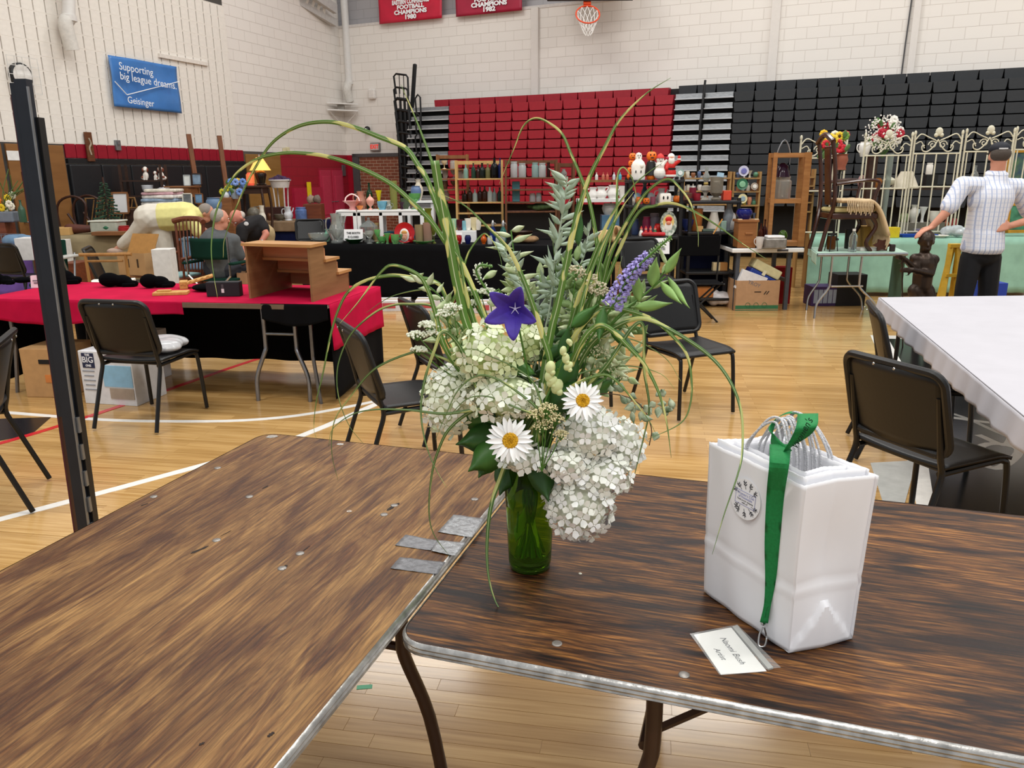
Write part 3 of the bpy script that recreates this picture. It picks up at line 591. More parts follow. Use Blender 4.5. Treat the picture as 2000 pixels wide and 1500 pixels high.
for a0 in range(0, 360, 30):
 if a0 in (0, 180): continue
 a = R(a0 + rr.uniform(-8, 8)); base = Vector((.020 * math.cos(a), 0, .020 * math.sin(a))); tip = Vector((.038 * math.cos(a + .15), 0, .038 * math.sin(a + .15)))
 g.tube([base + Vector((0, -.0008, 0)), tip + Vector((0, -.0008, 0))], .0004, 4)
 for f_ in (.35, .6, .85):
  p = base.lerp(tip, f_); d = Vector((math.cos(a + .9), 0, math.sin(a + .9))) * .006; e2 = Vector((math.cos(a - .7), 0, math.sin(a - .7))) * .006
  for dd in (d, e2):
   if (p + dd).length < .0395: g.ell(p + dd * .6 + Vector((0, -.0006, 0)), (.003, .0002, .0011), 6, 4, rot=Vector((1, 0, 0)).rotation_difference(dd.normalized()))
ob('twig_print', g, ink, stk)
g = G()
for sx_, sz_, wx, wz in ((0, .0135, .054, .0008), (0, -.0135, .054, .0008), (-.027, 0, .0008, .028), (.027, 0, .0008, .028)): g.box((sx_, -.0008, sz_), (wx, .0003, wz))
ob('frame_print', g, ink2, stk); ob('label_panel', G().box((0, -.0005, 0), (.053, .0003, .027)), mat('#f1f1f6', .5, noise=0), stk)
for s_, dz, sz, mm in (("Women's Club", .0078, .0078, ink2), ('of Honesdale', .0016, .0072, ink2), ('Thank you for shopping', -.0042, .0046, ink), ('with us!', -.0092, .005, ink)):
 text(s_, sz, mm, stk, (0, -.0009, dz), (R(90), 0, 0), depth=.0001, name='sticker_lettering')
lan = thing('lanyard', 'green ribbon lanyard looped over the bag handles with a metal clip', 'lanyard', onbag(1490, 1222, .02))
lo = lan.location.copy(); mG = mat('#0f7a3c', .75, noise=.1, ns=200, bump=.15)
def ribbon(P, wv, wd, th=.0012):
 P = bez(P, 40); W = bez([Vector(w_) for w_ in wv], 40); n = len(P); m_ = len(W)
 ww = bez([(w_, 0, 0) for w_ in wd], 40)
 def fn(u, v):
  i = min(n - 1, int(round(u * (n - 1)))); j = min(m_ - 1, int(round(u * (m_ - 1)))); k = min(len(ww) - 1, int(round(u * (len(ww) - 1))))
  return P[i] + W[j].normalized() * (v - .5) * ww[k].x
 return G().sheet(fn, 44, 4)
X_ = (-ev); XC = Vector((.95, -.3, 0)); Zv = Vector((0, 0, 1))
mid = q0 + (ev * Lf + eg * Lg_) / 2; nMid = nF; hitm = lambda px, py, off: hit(px, py, mid + nF * off, nF)
down = [hitm(1524, 868, .055), onbag(1522, 905, .03), onbag(1514, 970, .014), onbag(1508, 1060, .012), onbag(1505, 1130, .011), onbag(1499, 1180, .012), onbag(1492, 1216, .014)]
ob('ribbon', ribbon([p - lo for p in down], [XC + Zv * .1, XC, XC, XC, XC, XC, XC], [.038, .034, .031, .027, .02, .013, .015]), mG, lan, True, solid=.0012)
ob('ribbon', ribbon([p - lo for p in [onbag(1505, 1130, .006), onbag(1502, 1165, .007), onbag(1497, 1190, .009), onbag(1490, 1217, .011)]], [X_, X_ - nF, X_ + nF, X_], [.016, .013, .012, .012]), mat('#0b5c2c', .75, noise=.1), lan, True, solid=.0012)
lp = [hitm(1540, 885, .06), hitm(1512, 862, .055), hitm(1507, 835, .04), hitm(1520, 815, .015), hitm(1543, 806, -.01), hitm(1567, 812, -.02), hitm(1582, 822, .0)]
ob('loop_back', ribbon([p - lo for p in lp], [X_ + Zv, X_ * .6 + Zv, X_ * .4 + nF, X_ * .5 + nF, X_ * .2 + nF, Zv * .4 + nF, X_ * .6 + Zv * .3 + nF * .3], [.022, .022, .025, .027, .028, .028, .03]), mG, lan, True, solid=.0012)
lp2 = [hitm(1578, 808, .012), hitm(1576, 830, .06), hitm(1566, 850, .066), hitm(1548, 870, .068), hitm(1530, 884, .066)]
rb2 = ob('loop_front', ribbon([p - lo for p in lp2], [XC + Zv * .1, XC + Zv * .2, XC + Zv * .35, XC * .8 + Zv * .6, XC * .6 + Zv], [.036, .036, .036, .034, .028]), mG, lan, True, solid=.0012)
text("Women's", .021, mat('#0a2a18', .8, noise=0), lan, hitm(1567, 846, .0685) - lo, (R(90), R(-66), azF + .1), depth=.0001, name='lanyard_lettering', sx=.85)
cl = [Vector(gp(1490, 1225, ZR + .035)), gp(1483, 1240, ZR + .02), gp(1482, 1260, ZR + .004), gp(1493, 1262, ZR + .004), gp(1497, 1245, ZR + .012), gp(1493, 1225, ZR + .035)]
ob('clip', G().tube(bez([p - lo for p in cl], 24), .0017, 8).lathe([(.004, 0), (.0045, .004), (.003, .012)], 10, gp(1490, 1220, ZR + .03) - lo), M_CHROME, lan, True)
bq = [gp(x, y, ZR) for x, y in ((1347, 1240), (1440, 1222), (1525, 1306), (1405, 1320))]; bc = sum(bq, Vector()) / 4
bd = thing('name_badge', 'clear plastic name badge with a white card lying on the dark table', 'name badge', bc)
ob('sleeve', G().slab([((p - bc).x, (p - bc).y) for p in bq], .0022, .003), mat('#d8dcdc', .12, alpha=.13, noise=0), bd)
cq = [gp(x, y, ZR) for x, y in ((1355, 1241), (1428, 1227), (1497, 1312), (1408, 1319))]
ob('card', G().slab([((p - bc).x, (p - bc).y) for p in cq], .0005, .0018), mat('#ecebe6', .6, noise=.02), bd)
zp = [gp(x, y, ZR) for x, y in ((1430, 1227), (1440, 1224), (1510, 1307), (1500, 1310))]
ob('zip_strip', G().slab([((p - bc).x, (p - bc).y) for p in zp], .0005, .004), mat('#b9bab6', .25, alpha=.75, noise=.1), bd)
a_, b_ = gp(1408, 1247, ZR), gp(1452, 1303, ZR); az = math.atan2((b_ - a_).y, (b_ - a_).x)
text('Naomi Bush', .0175, ink, bd, (gp(1430, 1272, ZR) - bc) + Vector((0, 0, .0021)), (0, 0, az), depth=.00005, name='badge_lettering', shear=.25)
text('Artist', .0155, ink, bd, (gp(1406, 1279, ZR) - bc) + Vector((0, 0, .0021)), (0, 0, az), depth=.00005, name='badge_lettering', shear=.25)
# ================================================================== BLACK DISPLAY STAND AT LEFT
def stand():
 Y0 = 2.3; f_ = gp(188, 1040, 0); base = onx(205, Y0, 0)
 t = thing('display_stand', 'tall folded black metal display stand behind the lighter table', 'display stand', base)
 top = at(36, 155, Y0).z; ln = Vector((at(36, 155, Y0).x - base.x, 0, 0))
 ax = at(45, 160, Y0) - base; sk = ax.x / ax.z                        # slight lean
 mm = mat('#252a33', .38, metal=.3, noise=.08); md = mat('#0f1012', .5)
 g = lambda: G()
 def col(x, w_, y, d, z1, m_, nm, z0=0):
  ob(nm, G().add([(x + sk * z + sx * w_ / 2, y + sy * d / 2, z) for z in (z0, z1) for sx, sy in ((-1, -1), (1, -1), (1, 1), (-1, 1))], [(3, 2, 1, 0), (4, 5, 6, 7), (0, 1, 5, 4), (1, 2, 6, 5), (2, 3, 7, 6), (3, 0, 4, 7)]), m_, t)
 col(0, .034, 0, .03, top - .0, mm, 'upright', 0); col(-.025, .016, .004, .026, top - .01, mm, 'channel', 0.9); col(-.036, .005, .006, .02, top - .04, mat('#4a1224', .4), 'edge_strip', .3)
 col(.021, .01, .02, .03, top - .1, md, 'side_panel', 0); col(.018, .004, -.012, .008, top - .02, M_STEEL, 'bright_edge', .2)
 for k in range(9): ob('slot', G().box((.023 + sk * (.15 + k * .09), .0, .15 + k * .09), (.008, .012, .05)), M_STEEL, t)
 ob('foot', G().box((0, 0, .015), (.06, .5, .03), bev=.006), md, t)
stand()
ck = thing('wall_clock', 'black rimmed clock behind a wire guard on the block wall', 'clock', sgn(33, 148, 'L') + nl * .07, azL)
rot = Matrix.Rotation(R(-90), 4, 'X')
ob('case', G().lathe([(.17, -.03), (.17, .03), (.15, .04)], 24, mx=rot), M_BLACK, ck); ob('dial', G().lathe([(.145, .0), (.145, .042)], 24, mx=rot), mat('#e6e4e0', .4), ck)
g = G()
for i in range(5): g.tube([(-.24 + .12 * i, .08, -.24), (-.24 + .12 * i, .08, .24)], .005, 4).tube([(-.24, .08, -.24 + .12 * i), (.24, .08, -.24 + .12 * i)], .005, 4)
ob('wire_guard', g, mat('#d8d6d2', .4), ck)
# ================================================================== CHAIRS
mC, mCs = mat('#131314', .42, noise=.1, ns=60, bump=.05), mat('#0e0e0f', .35, noise=0)
def make_chair():
 t = thing('stacking_chair', 'x', 'chair')
 def seat(u, v):
  x = (u - .5) * .46; y = -.2 + v * .42; z = .455 - .012 * (1 - (2 * u - 1) ** 2) * (v < .85) - .02 * max(0, (v - .75) / .25) ** 2 + .006 * (1 - v)
  return (x * (1 - .03 * v), y, z)
 ob('seat', G().sheet(seat, 14, 14), mC, t, True, solid=.016)
 def bp(x, z): f_ = (z - .53) / .31; return (x, -.205 - .09 * f_ - .03 * (1 - (x / .23) ** 2), z)
 out = rrect(-.24, .505, .24, .86, .06); n = len(out)
 def back(u, v):
  x = (u - .5) * .46; z = .51 + v * .34; c = abs(x) - .17
  if c > 0 and v > .8: z -= (c / .055) ** 2 * .03 * (v - .8) / .2
  return Vector(bp(x, z)) + Vector((0, .006, 0))
 br = ob('backrest', G().sheet(back, 14, 10), mC, t, True, solid=.012)
 ob('rim', G().tube([bp(x, z) for x, z in out], .017, 8, True, flat=1.0), mC, br, True)
 for s in (-.05, .05): ob('rivet', G().ell(Vector(bp(s, .85)) + Vector((0, -.018, 0)), (.006, .004, .006), 8, 5), M_CHROME, br)
 for s in (-1, 1):
  ob('leg', G().tube(bez([(s * .213, -.27, .76), (s * .213, -.235, .6), (s * .213, -.215, .5), (s * .216, -.2, .42), (s * .222, -.24, .3), (s * .235, -.34, .012)], 20), .0135, 8), mCs, t, True)
  ob('leg', G().tube(bez([(s * .205, -.2, .425), (s * .207, .1, .43), (s * .21, .185, .425), (s * .214, .212, .37), (s * .225, .235, .012)], 20), .0135, 8), mCs, t, True)
 ob('cross_rail', G().tube([(-.205, .12, .43), (.205, .12, .43)], .01, 8).tube([(-.205, -.16, .43), (.205, -.16, .43)], .01, 8), mCs, t)
 return t
ch0 = make_chair(); used = []
def chair(x, y, fx, fy, label):
 rz = math.atan2(fy, fx) - math.pi / 2
 if not used: ch0.location = (x, y, 0); ch0.rotation_euler = (0, 0, rz); ch0['label'] = label; ch0['group'] = 'black stacking chairs'; used.append(1); return ch0
 return dup(ch0, (x, y, 0), rz, label, 'black stacking chairs')
chair(-2.47, 5.13, .113, .518, 'black chair pulled up to the red table with plastic wrap on its seat')
chair(-2.8, 3.64, -.9, -.35, 'black chair behind the display stand, seat turned away from the red table')
chair(-.58, 4.08, .86, .42, 'black chair standing side on just past the lighter plywood table')
chair(-.34, 4.8, .86, .42, 'black chair side on, next one past the chair by the plywood table')
chair(1.23, 5.22, .4, -.92, 'black chair alone on the open floor right of the bouquet')
chair(.42, 5.4, .3, -.95, 'black chair half hidden behind the bouquet grasses')
chair(1.6, 8.95, .3, -.95, 'black chair in front of the holiday booth with a paper sign')
chair(1.83, 3.18, .91, .4, 'black chair at the white covered table, its back to the plywood table')
chair(2.38, 4.3, .95, -.3, 'black chair pushed under the far corner of the white covered table')
chair(-6.05, 9.58, .2, .98, 'black chair behind the red table beside the purple cloth')
chair(-4.42, 8.75, .9, .3, 'black chair beside the open cardboard box')
chair(-3.5, 13.6, .2, -1, 'black chair behind the booth with the navy skirt')
def blob(name, label, cat, loc, d, m, seed, n=10, amp=.25, group=None):
 rr = random.Random(seed); g = G()
 for i in range(n): g.ell((rr.uniform(-.4, .4) * d[0], rr.uniform(-.4, .4) * d[1], d[2] * rr.uniform(.25, .5)), (d[0] * rr.uniform(.3, .5), d[1] * rr.uniform(.3, .5), d[2] * rr.uniform(.3, .5)), 10, 6)
 zmin = min(v[2] for v in g.V); g.V = [(v[0], v[1], v[2] - zmin) for v in g.V]
 me = baked(g, max(d) / 26, 2, m=m, name=name); return tag(ob(name, me, None, None, loc=loc), label, cat, group)
blob('plastic_wrap', 'crumpled clear plastic wrap on a chair seat', 'plastic wrap', (-2.44, 5.2, .462), (.3, .22, .09), mat('#d6d6d8', .2, trans=.3, noise=.1), 3)
# ================================================================== VASE AND BOUQUET
VB = gp(1035, 1105, ZR); VH = .255; rF = random.Random(21)
vs = thing('glass_vase', 'dark green ribbed glass vase holding the bouquet', 'vase', VB)
prof = [(1e-5, .0), (.040, .0), (.047, .004), (.050, .02), (.051, .05), (.055, .15), (.060, VH), (.0575, VH), (.0525, .15), (.0485, .05), (.046, .022), (1e-5, .02)]
ob('vessel', G().lathe(prof, 36), mat('#a8cf58', .04, trans=.97, noise=0, ior=1.2), vs, 'all')
ob('base_ring', G().lathe([(.04, -.0), (.047, .003), (.047, .012), (.043, .014)], 36), mat('#3c5c17', .08, trans=.6, noise=0), vs, 'all')
V_IN, V_MO = VB + Vector((0, 0, .03)), VB + Vector((0, 0, VH + .005))
def depthf(d): return VB.y + d
def stem_pts(p, d):                       # from the bottom of the vase through its mouth to a point
 k = Vector((rF.uniform(-.03, .03), rF.uniform(-.03, .03), 0)); o = p - V_MO
 return [V_IN - k * .8, VB + k * .8 + Vector((0, 0, VH * .7)) + o * .05, V_MO + k + o * .22 + Vector((0, 0, .02)), p]
def flower(name, label, cat, p=None, grp=None):
 return thing(name, label, cat, V_IN.copy(), 0, grp)
SG = mat('#4d7a2c', .5, noise=.15)
def stem(t, p, r=.0022, m=None, d=0):
 pts = [q - V_IN for q in stem_pts(p, d)]; return ob('stem', G().tube(bez(pts, 18), r, 6), m or SG, t, True)
def zebra(c1, c2, f=1.0):
 m = bpy.data.materials.new('zebra_grass'); m.use_nodes = True; nt, b, N, L = nodes(m)
 uv = N('ShaderNodeUVMap'); oi = N('ShaderNodeObjectInfo'); se = N('ShaderNodeSeparateXYZ'); L(uv.outputs[0], se.inputs[0])
 mu = N('ShaderNodeMath'); mu.operation = 'MULTIPLY_ADD'; L(oi.outputs['Random'], mu.inputs[0]); mu.inputs[1].default_value = 37;
 a = N('ShaderNodeMath'); a.operation = 'MULTIPLY'; L(se.outputs[1], a.inputs[0]); a.inputs[1].default_value = 13 * f; L(a.outputs[0], mu.inputs[2])
 n = N('ShaderNodeTexNoise'); n.noise_dimensions = '2D'; n.inputs['Scale'].default_value = 1; n.inputs['Detail'].default_value = 1
 cb = N('ShaderNodeCombineXYZ'); L(mu.outputs[0], cb.inputs[0]); s2 = N('ShaderNodeMath'); s2.operation = 'MULTIPLY'; L(se.outputs[0], s2.inputs[0]); s2.inputs[1].default_value = .5; L(s2.outputs[0], cb.inputs[1]); L(cb.outputs[0], n.inputs['Vector'])
 r = N('ShaderNodeValToRGB'); L(n.outputs['Fac'], r.inputs[0]); e = r.color_ramp.elements; e[0].position = .59; e[0].color = lin(c1); e[1].position = .615; e[1].color = lin(c2)
 st = N('ShaderNodeTexWave'); st.inputs['Scale'].default_value = 3; L(se.outputs[0], st.inputs['Vector']) if 0 else None
 d = N('ShaderNodeMath'); d.operation = 'SUBTRACT'; L(se.outputs[0], d.inputs[0]); d.inputs[1].default_value = .5; ab = N('ShaderNodeMath'); ab.operation = 'ABSOLUTE'; L(d.outputs[0], ab.inputs[0])
 lt = N('ShaderNodeMath'); lt.operation = 'LESS_THAN'; L(ab.outputs[0], lt.inputs[0]); lt.inputs[1].default_value = .05
 mx = N('ShaderNodeMix'); mx.data_type = 'RGBA'; L(lt.outputs[0], mx.inputs[0]); L(r.outputs[0], mx.inputs[6]); mx.inputs[7].default_value = lin('#c9d3a8'); L(mx.outputs[2], b.inputs['Base Color'])
 b.inputs['Roughness'].default_value = .45; return m
mz1, mz2 = zebra('#5d8435', '#dfdc86'), zebra('#4c7030', '#b9c070', .5)
def blade(pts, wpx, d0, d1, label, m=None, cut=False, root=True, tw=0.0):
 n = len(pts); m_per = 1.62 / 1503 / .98
 P = [at(x, y, depthf(d0 + (d1 - d0) * (i / (n - 1)))) for i, (x, y) in enumerate(pts)]
 if root:
  k = Vector((rF.uniform(-.035, .035), rF.uniform(-.03, .03), 0)); o = P[0] - V_MO
  pre = [V_IN - k, V_MO + k + Vector((0, 0, 0))]
  if o.length > .12: pre.append(V_MO.lerp(P[0], .5) + k * .4 + Vector((0, 0, .015)))
  P = pre + P
 C = bez(P, 8 * len(P)); N_ = len(C); wd = wpx * m_per * .92; t = flower('zebra_grass_blade', label, 'grass blade', None, 'zebra grass blades in the bouquet')
 L_ = [0]
 for i in range(1, N_): L_.append(L_[-1] + (C[i] - C[i - 1]).length)
 V, U, Fc = [], [], []
 for i, p in enumerate(C):
  f_ = L_[i] / L_[-1]; tg = (C[min(i + 1, N_ - 1)] - C[max(i - 1, 0)]).normalized(); vw = (CAM - p).normalized()
  vw = (vw + Vector((math.sin(tw + f_ * 2.0), 0, math.cos(tw * 2 + f_ * 3))) * .25).normalized()
  wv = tg.cross(vw).normalized(); nn = wv.cross(tg)
  w_ = wd * (min(1, .35 + f_ * 2.2)) * ((1 - max(0, (f_ - .35) / .65) ** 1.6) if not cut else 1) + .0006
  V += [p - wv * w_ / 2, p - nn * w_ * .12, p + wv * w_ / 2]; U += [(0, L_[i]), (.5, L_[i]), (1, L_[i])]
  if i: k = 3 * i; Fc += [(k - 3, k - 2, k + 1, k), (k - 2, k - 1, k + 2, k + 1)]
 g = G(); g.V = [tuple(v - V_IN) for v in V]; g.Fc = Fc; g.U = U
 ob('leaf_blade', g, m or mz1, t, True, solid=.0005)
 return t
blade([(930, 640), (905, 560), (880, 440), (850, 335), (815, 240), (783, 165)], 16, .02, .05, 'tall broad striped grass blade rising in front of the bleacher rails', cut=False, tw=.3)
blade([(918, 650), (893, 560), (878, 480), (863, 400), (849, 314)], 17, -.02, -.04, 'broad striped grass blade cut off square at its tip', cut=True, tw=.2)
blade([(900, 560), (872, 460), (838, 360), (815, 320), (790, 288), (740, 267), (690, 248), (640, 238), (585, 246), (535, 276), (500, 325), (470, 385), (440, 462), (436, 503)], 13, .06, .12, 'striped grass blade arching high over the white wall to a drooping tip')
blade([(905, 520), (871, 474), (843, 434), (801, 391), (757, 355), (692, 323), (640, 306), (590, 299), (545, 300), (500, 312), (457, 345), (425, 405), (414, 462), (414, 512), (425, 582)], 11, .02, -.05, 'long striped grass blade arching past the lamp with drooping tip')
blade([(1047, 855), (1062, 735), (1077, 645), (1092, 585), (1120, 450), (1150, 350), (1180, 290), (1210, 235), (1262, 183), (1310, 152)], 17, -.06, -.02, 'tall striped grass blade leaning up across the red bleachers')
blade([(1165, 600), (1168, 500), (1155, 410), (1138, 355), (1115, 300), (1098, 262), (1072, 240), (1045, 231), (1022, 247), (1003, 292), (975, 360)], 11, .02, .08, 'striped grass blade bent in a narrow hoop before the red seats')
blade([(1150, 590), (1178, 490), (1203, 420), (1206, 345), (1217, 327), (1231, 342), (1240, 366), (1246, 412)], 12, .0, .05, 'striped grass blade hooked over beside the ghost figure')
blade([(1125, 600), (1160, 500), (1195, 420), (1235, 365), (1265, 338), (1294, 318)], 15, -.03, -.05, 'broad striped grass blade pointing at the snowman figure')
blade([(1165, 590), (1195, 490), (1245, 400), (1275, 365), (1305, 350), (1327, 366), (1350, 400), (1363, 450), (1364, 482)], 13, .03, -.06, 'striped grass blade arching under the santa figure')
blade([(1180, 560), (1240, 425), (1280, 402), (1312, 397), (1350, 410), (1400, 440), (1450, 476), (1500, 508)], 10, .03, -.02, 'thin striped grass blade reaching towards the small wooden cabinet')
blade([(1107, 750), (1131, 618), (1152, 540), (1180, 470), (1212, 410), (1238, 375)], 15, -.05, -.02, 'upright striped grass blade in the middle of the bouquet')
blade([(1140, 640), (1165, 560), (1185, 500), (1200, 440), (1220, 400)], 12, .05, .06, 'striped grass blade crowded among the upright blades')
blade([(1075, 720), (1060, 655), (1030, 565), (1000, 497), (979, 470), (947, 438), (907, 401), (862, 379)], 15, -.08, -.1, 'broad striped grass blade leaning left over the purple star flower')
blade([(880, 640), (896, 560), (903, 535), (915, 494), (941, 459), (955, 462), (973, 489), (981, 522)], 11, .03, .02, 'striped grass blade folded over above the black tablecloth')
blade([(950, 700), (930, 640), (912, 580), (898, 500), (885, 430)], 15, .01, .0, 'upright striped grass blade left of the star flower')
blade([(875, 690), (850, 610), (837, 570), (817, 537), (770, 518), (743, 533), (700, 590), (663, 633)], 13, -.03, -.05, 'striped grass blade arching low over the red cloth')
blade([(900, 700), (870, 580), (847, 549), (800, 541), (763, 538), (717, 547), (683, 567), (663, 600), (647, 650), (630, 733), (618, 783), (613, 833), (618, 857)], 9, .05, .1, 'long grass blade arching down past the front of the red table')
blade([(880, 640), (855, 575), (823, 566), (763, 580), (715, 611)], 6, .05, .1, 'short thin grass blade ending over the red cloth', m=mz2)
blade([(885, 640), (847, 599), (800, 594), (767, 596), (733, 610), (690, 647), (667, 690), (658, 733), (663, 783), (683, 833), (710, 867)], 6, .03, .05, 'thin grass blade curling back towards the plywood table', m=mz2)
blade([(900, 720), (840, 690), (807, 688), (733, 720), (683, 777), (653, 823), (648, 883), (660, 938)], 6, -.02, .02, 'thin grass blade drooping onto the lighter table', m=mz2)
blade([(960, 800), (870, 808), (800, 801), (733, 800), (687, 810), (650, 838), (642, 872)], 7, -.1, -.12, 'grass blade running level below the white hydrangea', m=mz2)
blade([(945, 780), (905, 690), (880, 655), (862, 650), (850, 680), (830, 740), (822, 800), (830, 860), (848, 910), (872, 952)], 9, -.1, -.18, 'grass blade kinked sharply and hanging before the left hydrangea', m=mz2)
blade([(985, 800), (930, 800), (880, 835), (856, 880), (843, 930), (838, 1000), (848, 1045), (878, 1086)], 8, -.1, -.08, 'grass blade trailing down to the duct tape', m=mz2)
blade([(1000, 890), (975, 940), (957, 1000), (951, 1080), (958, 1145), (978, 1192), (1008, 1207)], 11, -.08, -.2, 'grass blade hanging beside the vase down to the dark table', m=mz2)
blade([(1120, 660), (1170, 606), (1215, 604), (1275, 624), (1314, 657), (1341, 692), (1350, 735), (1349, 785), (1330, 826), (1266, 858)], 11, -.05, -.08, 'striped grass blade curling round in a wide hook on the right')
blade([(1150, 680), (1200, 640), (1254, 622), (1311, 645), (1380, 690), (1422, 738), (1447, 801), (1450, 880), (1440, 930), (1415, 1003), (1391, 1083)], 9, -.08, -.34, 'long grass blade arching right to hang in front of the paper bag', m=mz2)
blade([(1130, 680), (1160, 640), (1188, 640), (1230, 680), (1260, 714), (1287, 768), (1302, 825), (1311, 894)], 14, -.1, -.14, 'broad striped grass blade arching down left of the bag')
blade([(1110, 760), (1170, 733), (1200, 741), (1236, 780), (1266, 819), (1280, 845)], 9, -.1, -.12, 'short striped grass blade below the ivy leaves')
blade([(1180, 720), (1235, 640), (1257, 640), (1258, 720), (1268, 795), (1257, 855), (1246, 900), (1232, 960)], 9, -.1, -.06, 'dark grass blade hanging past the white hydrangea', m=mz2)
blade([(1060, 800), (1040, 745), (1000, 715), (960, 697), (925, 682), (890, 685)], 6, -.13, -.14, 'dark thin grass blade crossing the green hydrangea', m=mz2)
blade([(1052, 805), (1010, 765), (965, 738), (930, 735), (895, 762), (870, 812), (850, 860)], 6, -.14, -.16, 'thin grass blade looped in front of the hydrangeas', m=mz2)
blade([(1050, 815), (1005, 795), (955, 775), (915, 778), (885, 805), (868, 830)], 6, -.15, -.15, 'short thin grass blade under the green hydrangea', m=mz2)
blade([(1100, 720), (1140, 675), (1175, 660), (1240, 665), (1300, 700), (1330, 745)], 5, -.06, -.02, 'thin grass blade spraying right above the ivy', m=mz2)
blade([(1110, 745), (1160, 722), (1230, 715), (1290, 730), (1318, 760)], 5, -.07, -.05, 'wiry grass blade arching over the chair seat', m=mz2)
blade([(1160, 640), (1200, 560), (1215, 500)], 6, .06, .1, 'slim grass blade behind the lavender spike', m=mz2)
blade([(1085, 560), (1080, 470), (1084, 430)], 5, .05, .06, 'slim upright grass shoot amid the silver leaves', m=mz2)
def petal_mat(c1, c2):
 m = bpy.data.materials.new('petals'); m.use_nodes = True; nt, b, N, L = nodes(m)
 oi = N('ShaderNodeObjectInfo'); r = N('ShaderNodeValToRGB'); L(oi.outputs['Random'], r.inputs[0]); r.color_ramp.elements[0].color = lin(c1); r.color_ramp.elements[1].color = lin(c2); L(r.outputs[0], b.inputs['Base Color'])
 b.inputs['Roughness'].default_value = .6; b.inputs['Subsurface Weight'].default_value = .15; b.inputs['Subsurface Radius'].default_value = (.004, .004, .003); b.inputs['Specular IOR Level'].default_value = .2; return m
def floret_mesh(r, m, cup):
 g = G()
 for k in range(4):
  a = math.pi / 2 * k + .2; cs, sn = math.cos(a), math.sin(a)
  V = []
  for (u, v) in ((.08, 0), (.35, .3), (.72, .42), (1.0, .0), (.72, -.42), (.35, -.3), (.55, 0)):
   x, y = u * r, v * r; z = cup * r * (u ** 2) + .06 * r * (1 - abs(v) * 2) * (u > .5) - .05 * r; V.append((x * cs - y * sn, x * sn + y * cs, z))
  g.add(V, [(0, 1, 6), (1, 2, 6), (2, 3, 6), (3, 4, 6), (4, 5, 6), (5, 0, 6)])
 g.ell((0, 0, -.02 * r), (r * .1, r * .1, r * .1), 6, 4); return mesh('floret', g, m, 'all')
pw, pg_, pc = petal_mat('#eff1e6', '#f7f7f6'), petal_mat('#d3e0a4', '#f0f3dc'), petal_mat('#e6edcb', '#f6f7ee')
fl = {k: [floret_mesh(.0178, mm, c) for c in (-.05, .2, .4)] for k, mm in (('w', pw), ('g', pg_), ('c', pc))}
core = {'w': mat('#dfe4d0', .8), 'g': mat('#bccb88', .8), 'c': mat('#d0dbb0', .8)}
def hydrangea(cx, cy, rx, ry, d, kind, label, n, rd=None):
 t = flower('hydrangea', label, 'hydrangea', None, 'hydrangea heads in the bouquet'); Y = depthf(d); c = at(cx, cy, Y); mpp = dep(Y, c.z) / F
 a, b_, dd = rx * mpp, ry * mpp, (rd or rx) * mpp; stem(t, c, .003)
 ob('flower_core', G().ell(c - V_IN, (a * .8, dd * .8, b_ * .8), 14, 10), core[kind], t, 'all')
 rr = random.Random(cx); off = rr.random()
 for i in range(n):
  z = 1 - 2 * (i + .5) / n; ph = i * 2.39996 + off; q = Vector((math.sqrt(1 - z * z) * math.cos(ph), math.sqrt(1 - z * z) * math.sin(ph), z))
  p = Vector((q.x * a, q.y * dd, q.z * b_)) * rr.uniform(.9, 1.08); nrm = Vector((q.x / a, q.y / dd, q.z / b_)).normalized() + Vector((rr.uniform(-.5, .5), rr.uniform(-.5, .3), rr.uniform(-.3, .5))) * .7
  o = ob('floret', rr.choice(fl[kind]), None, t, loc=c - V_IN + p); o.rotation_mode = 'QUATERNION'
  o.rotation_quaternion = nrm.normalized().to_track_quat('Z', 'Y') @ Quaternion((0, 0, 1), rr.uniform(0, 6)); s = rr.uniform(.8, 1.15); o.scale = (s, s, s)
hydrangea(955, 690, 66, 55, -.06, 'g', 'pale green hydrangea head under the purple star flower', 80)
hydrangea(985, 770, 76, 45, -.07, 'c', 'creamy green hydrangea head above the lower daisy', 75)
hydrangea(876, 782, 50, 66, -.02, 'c', 'oval cream white hydrangea head furthest out over the lighter table', 72)
hydrangea(1030, 668, 36, 40, -.02, 'g', 'small green hydrangea head right below the star flower', 34)
hydrangea(1150, 845, 62, 52, -.06, 'w', 'white hydrangea head just under the upper daisy', 70)
hydrangea(1212, 868, 45, 52, -.02, 'w', 'white hydrangea head closest to the paper bag', 52)
hydrangea(1132, 985, 66, 66, -.08, 'w', 'lowest white hydrangea head hanging beside the vase', 82)
hydrangea(1170, 925, 62, 40, -.07, 'w', 'white hydrangea head between the hanging one and the bag', 56)
hydrangea(1105, 905, 42, 34, -.1, 'w', 'small white hydrangea cluster at the vase rim', 36)
hydrangea(1022, 895, 46, 24, -.09, 'w', 'flat white hydrangea cluster tucked behind the lower daisy', 28)
mdw, mdy = mat('#f6f6f4', .55, noise=.02, sub=.1), mat('#e8ab14', .8, noise=.3, ns=260, bump=1)
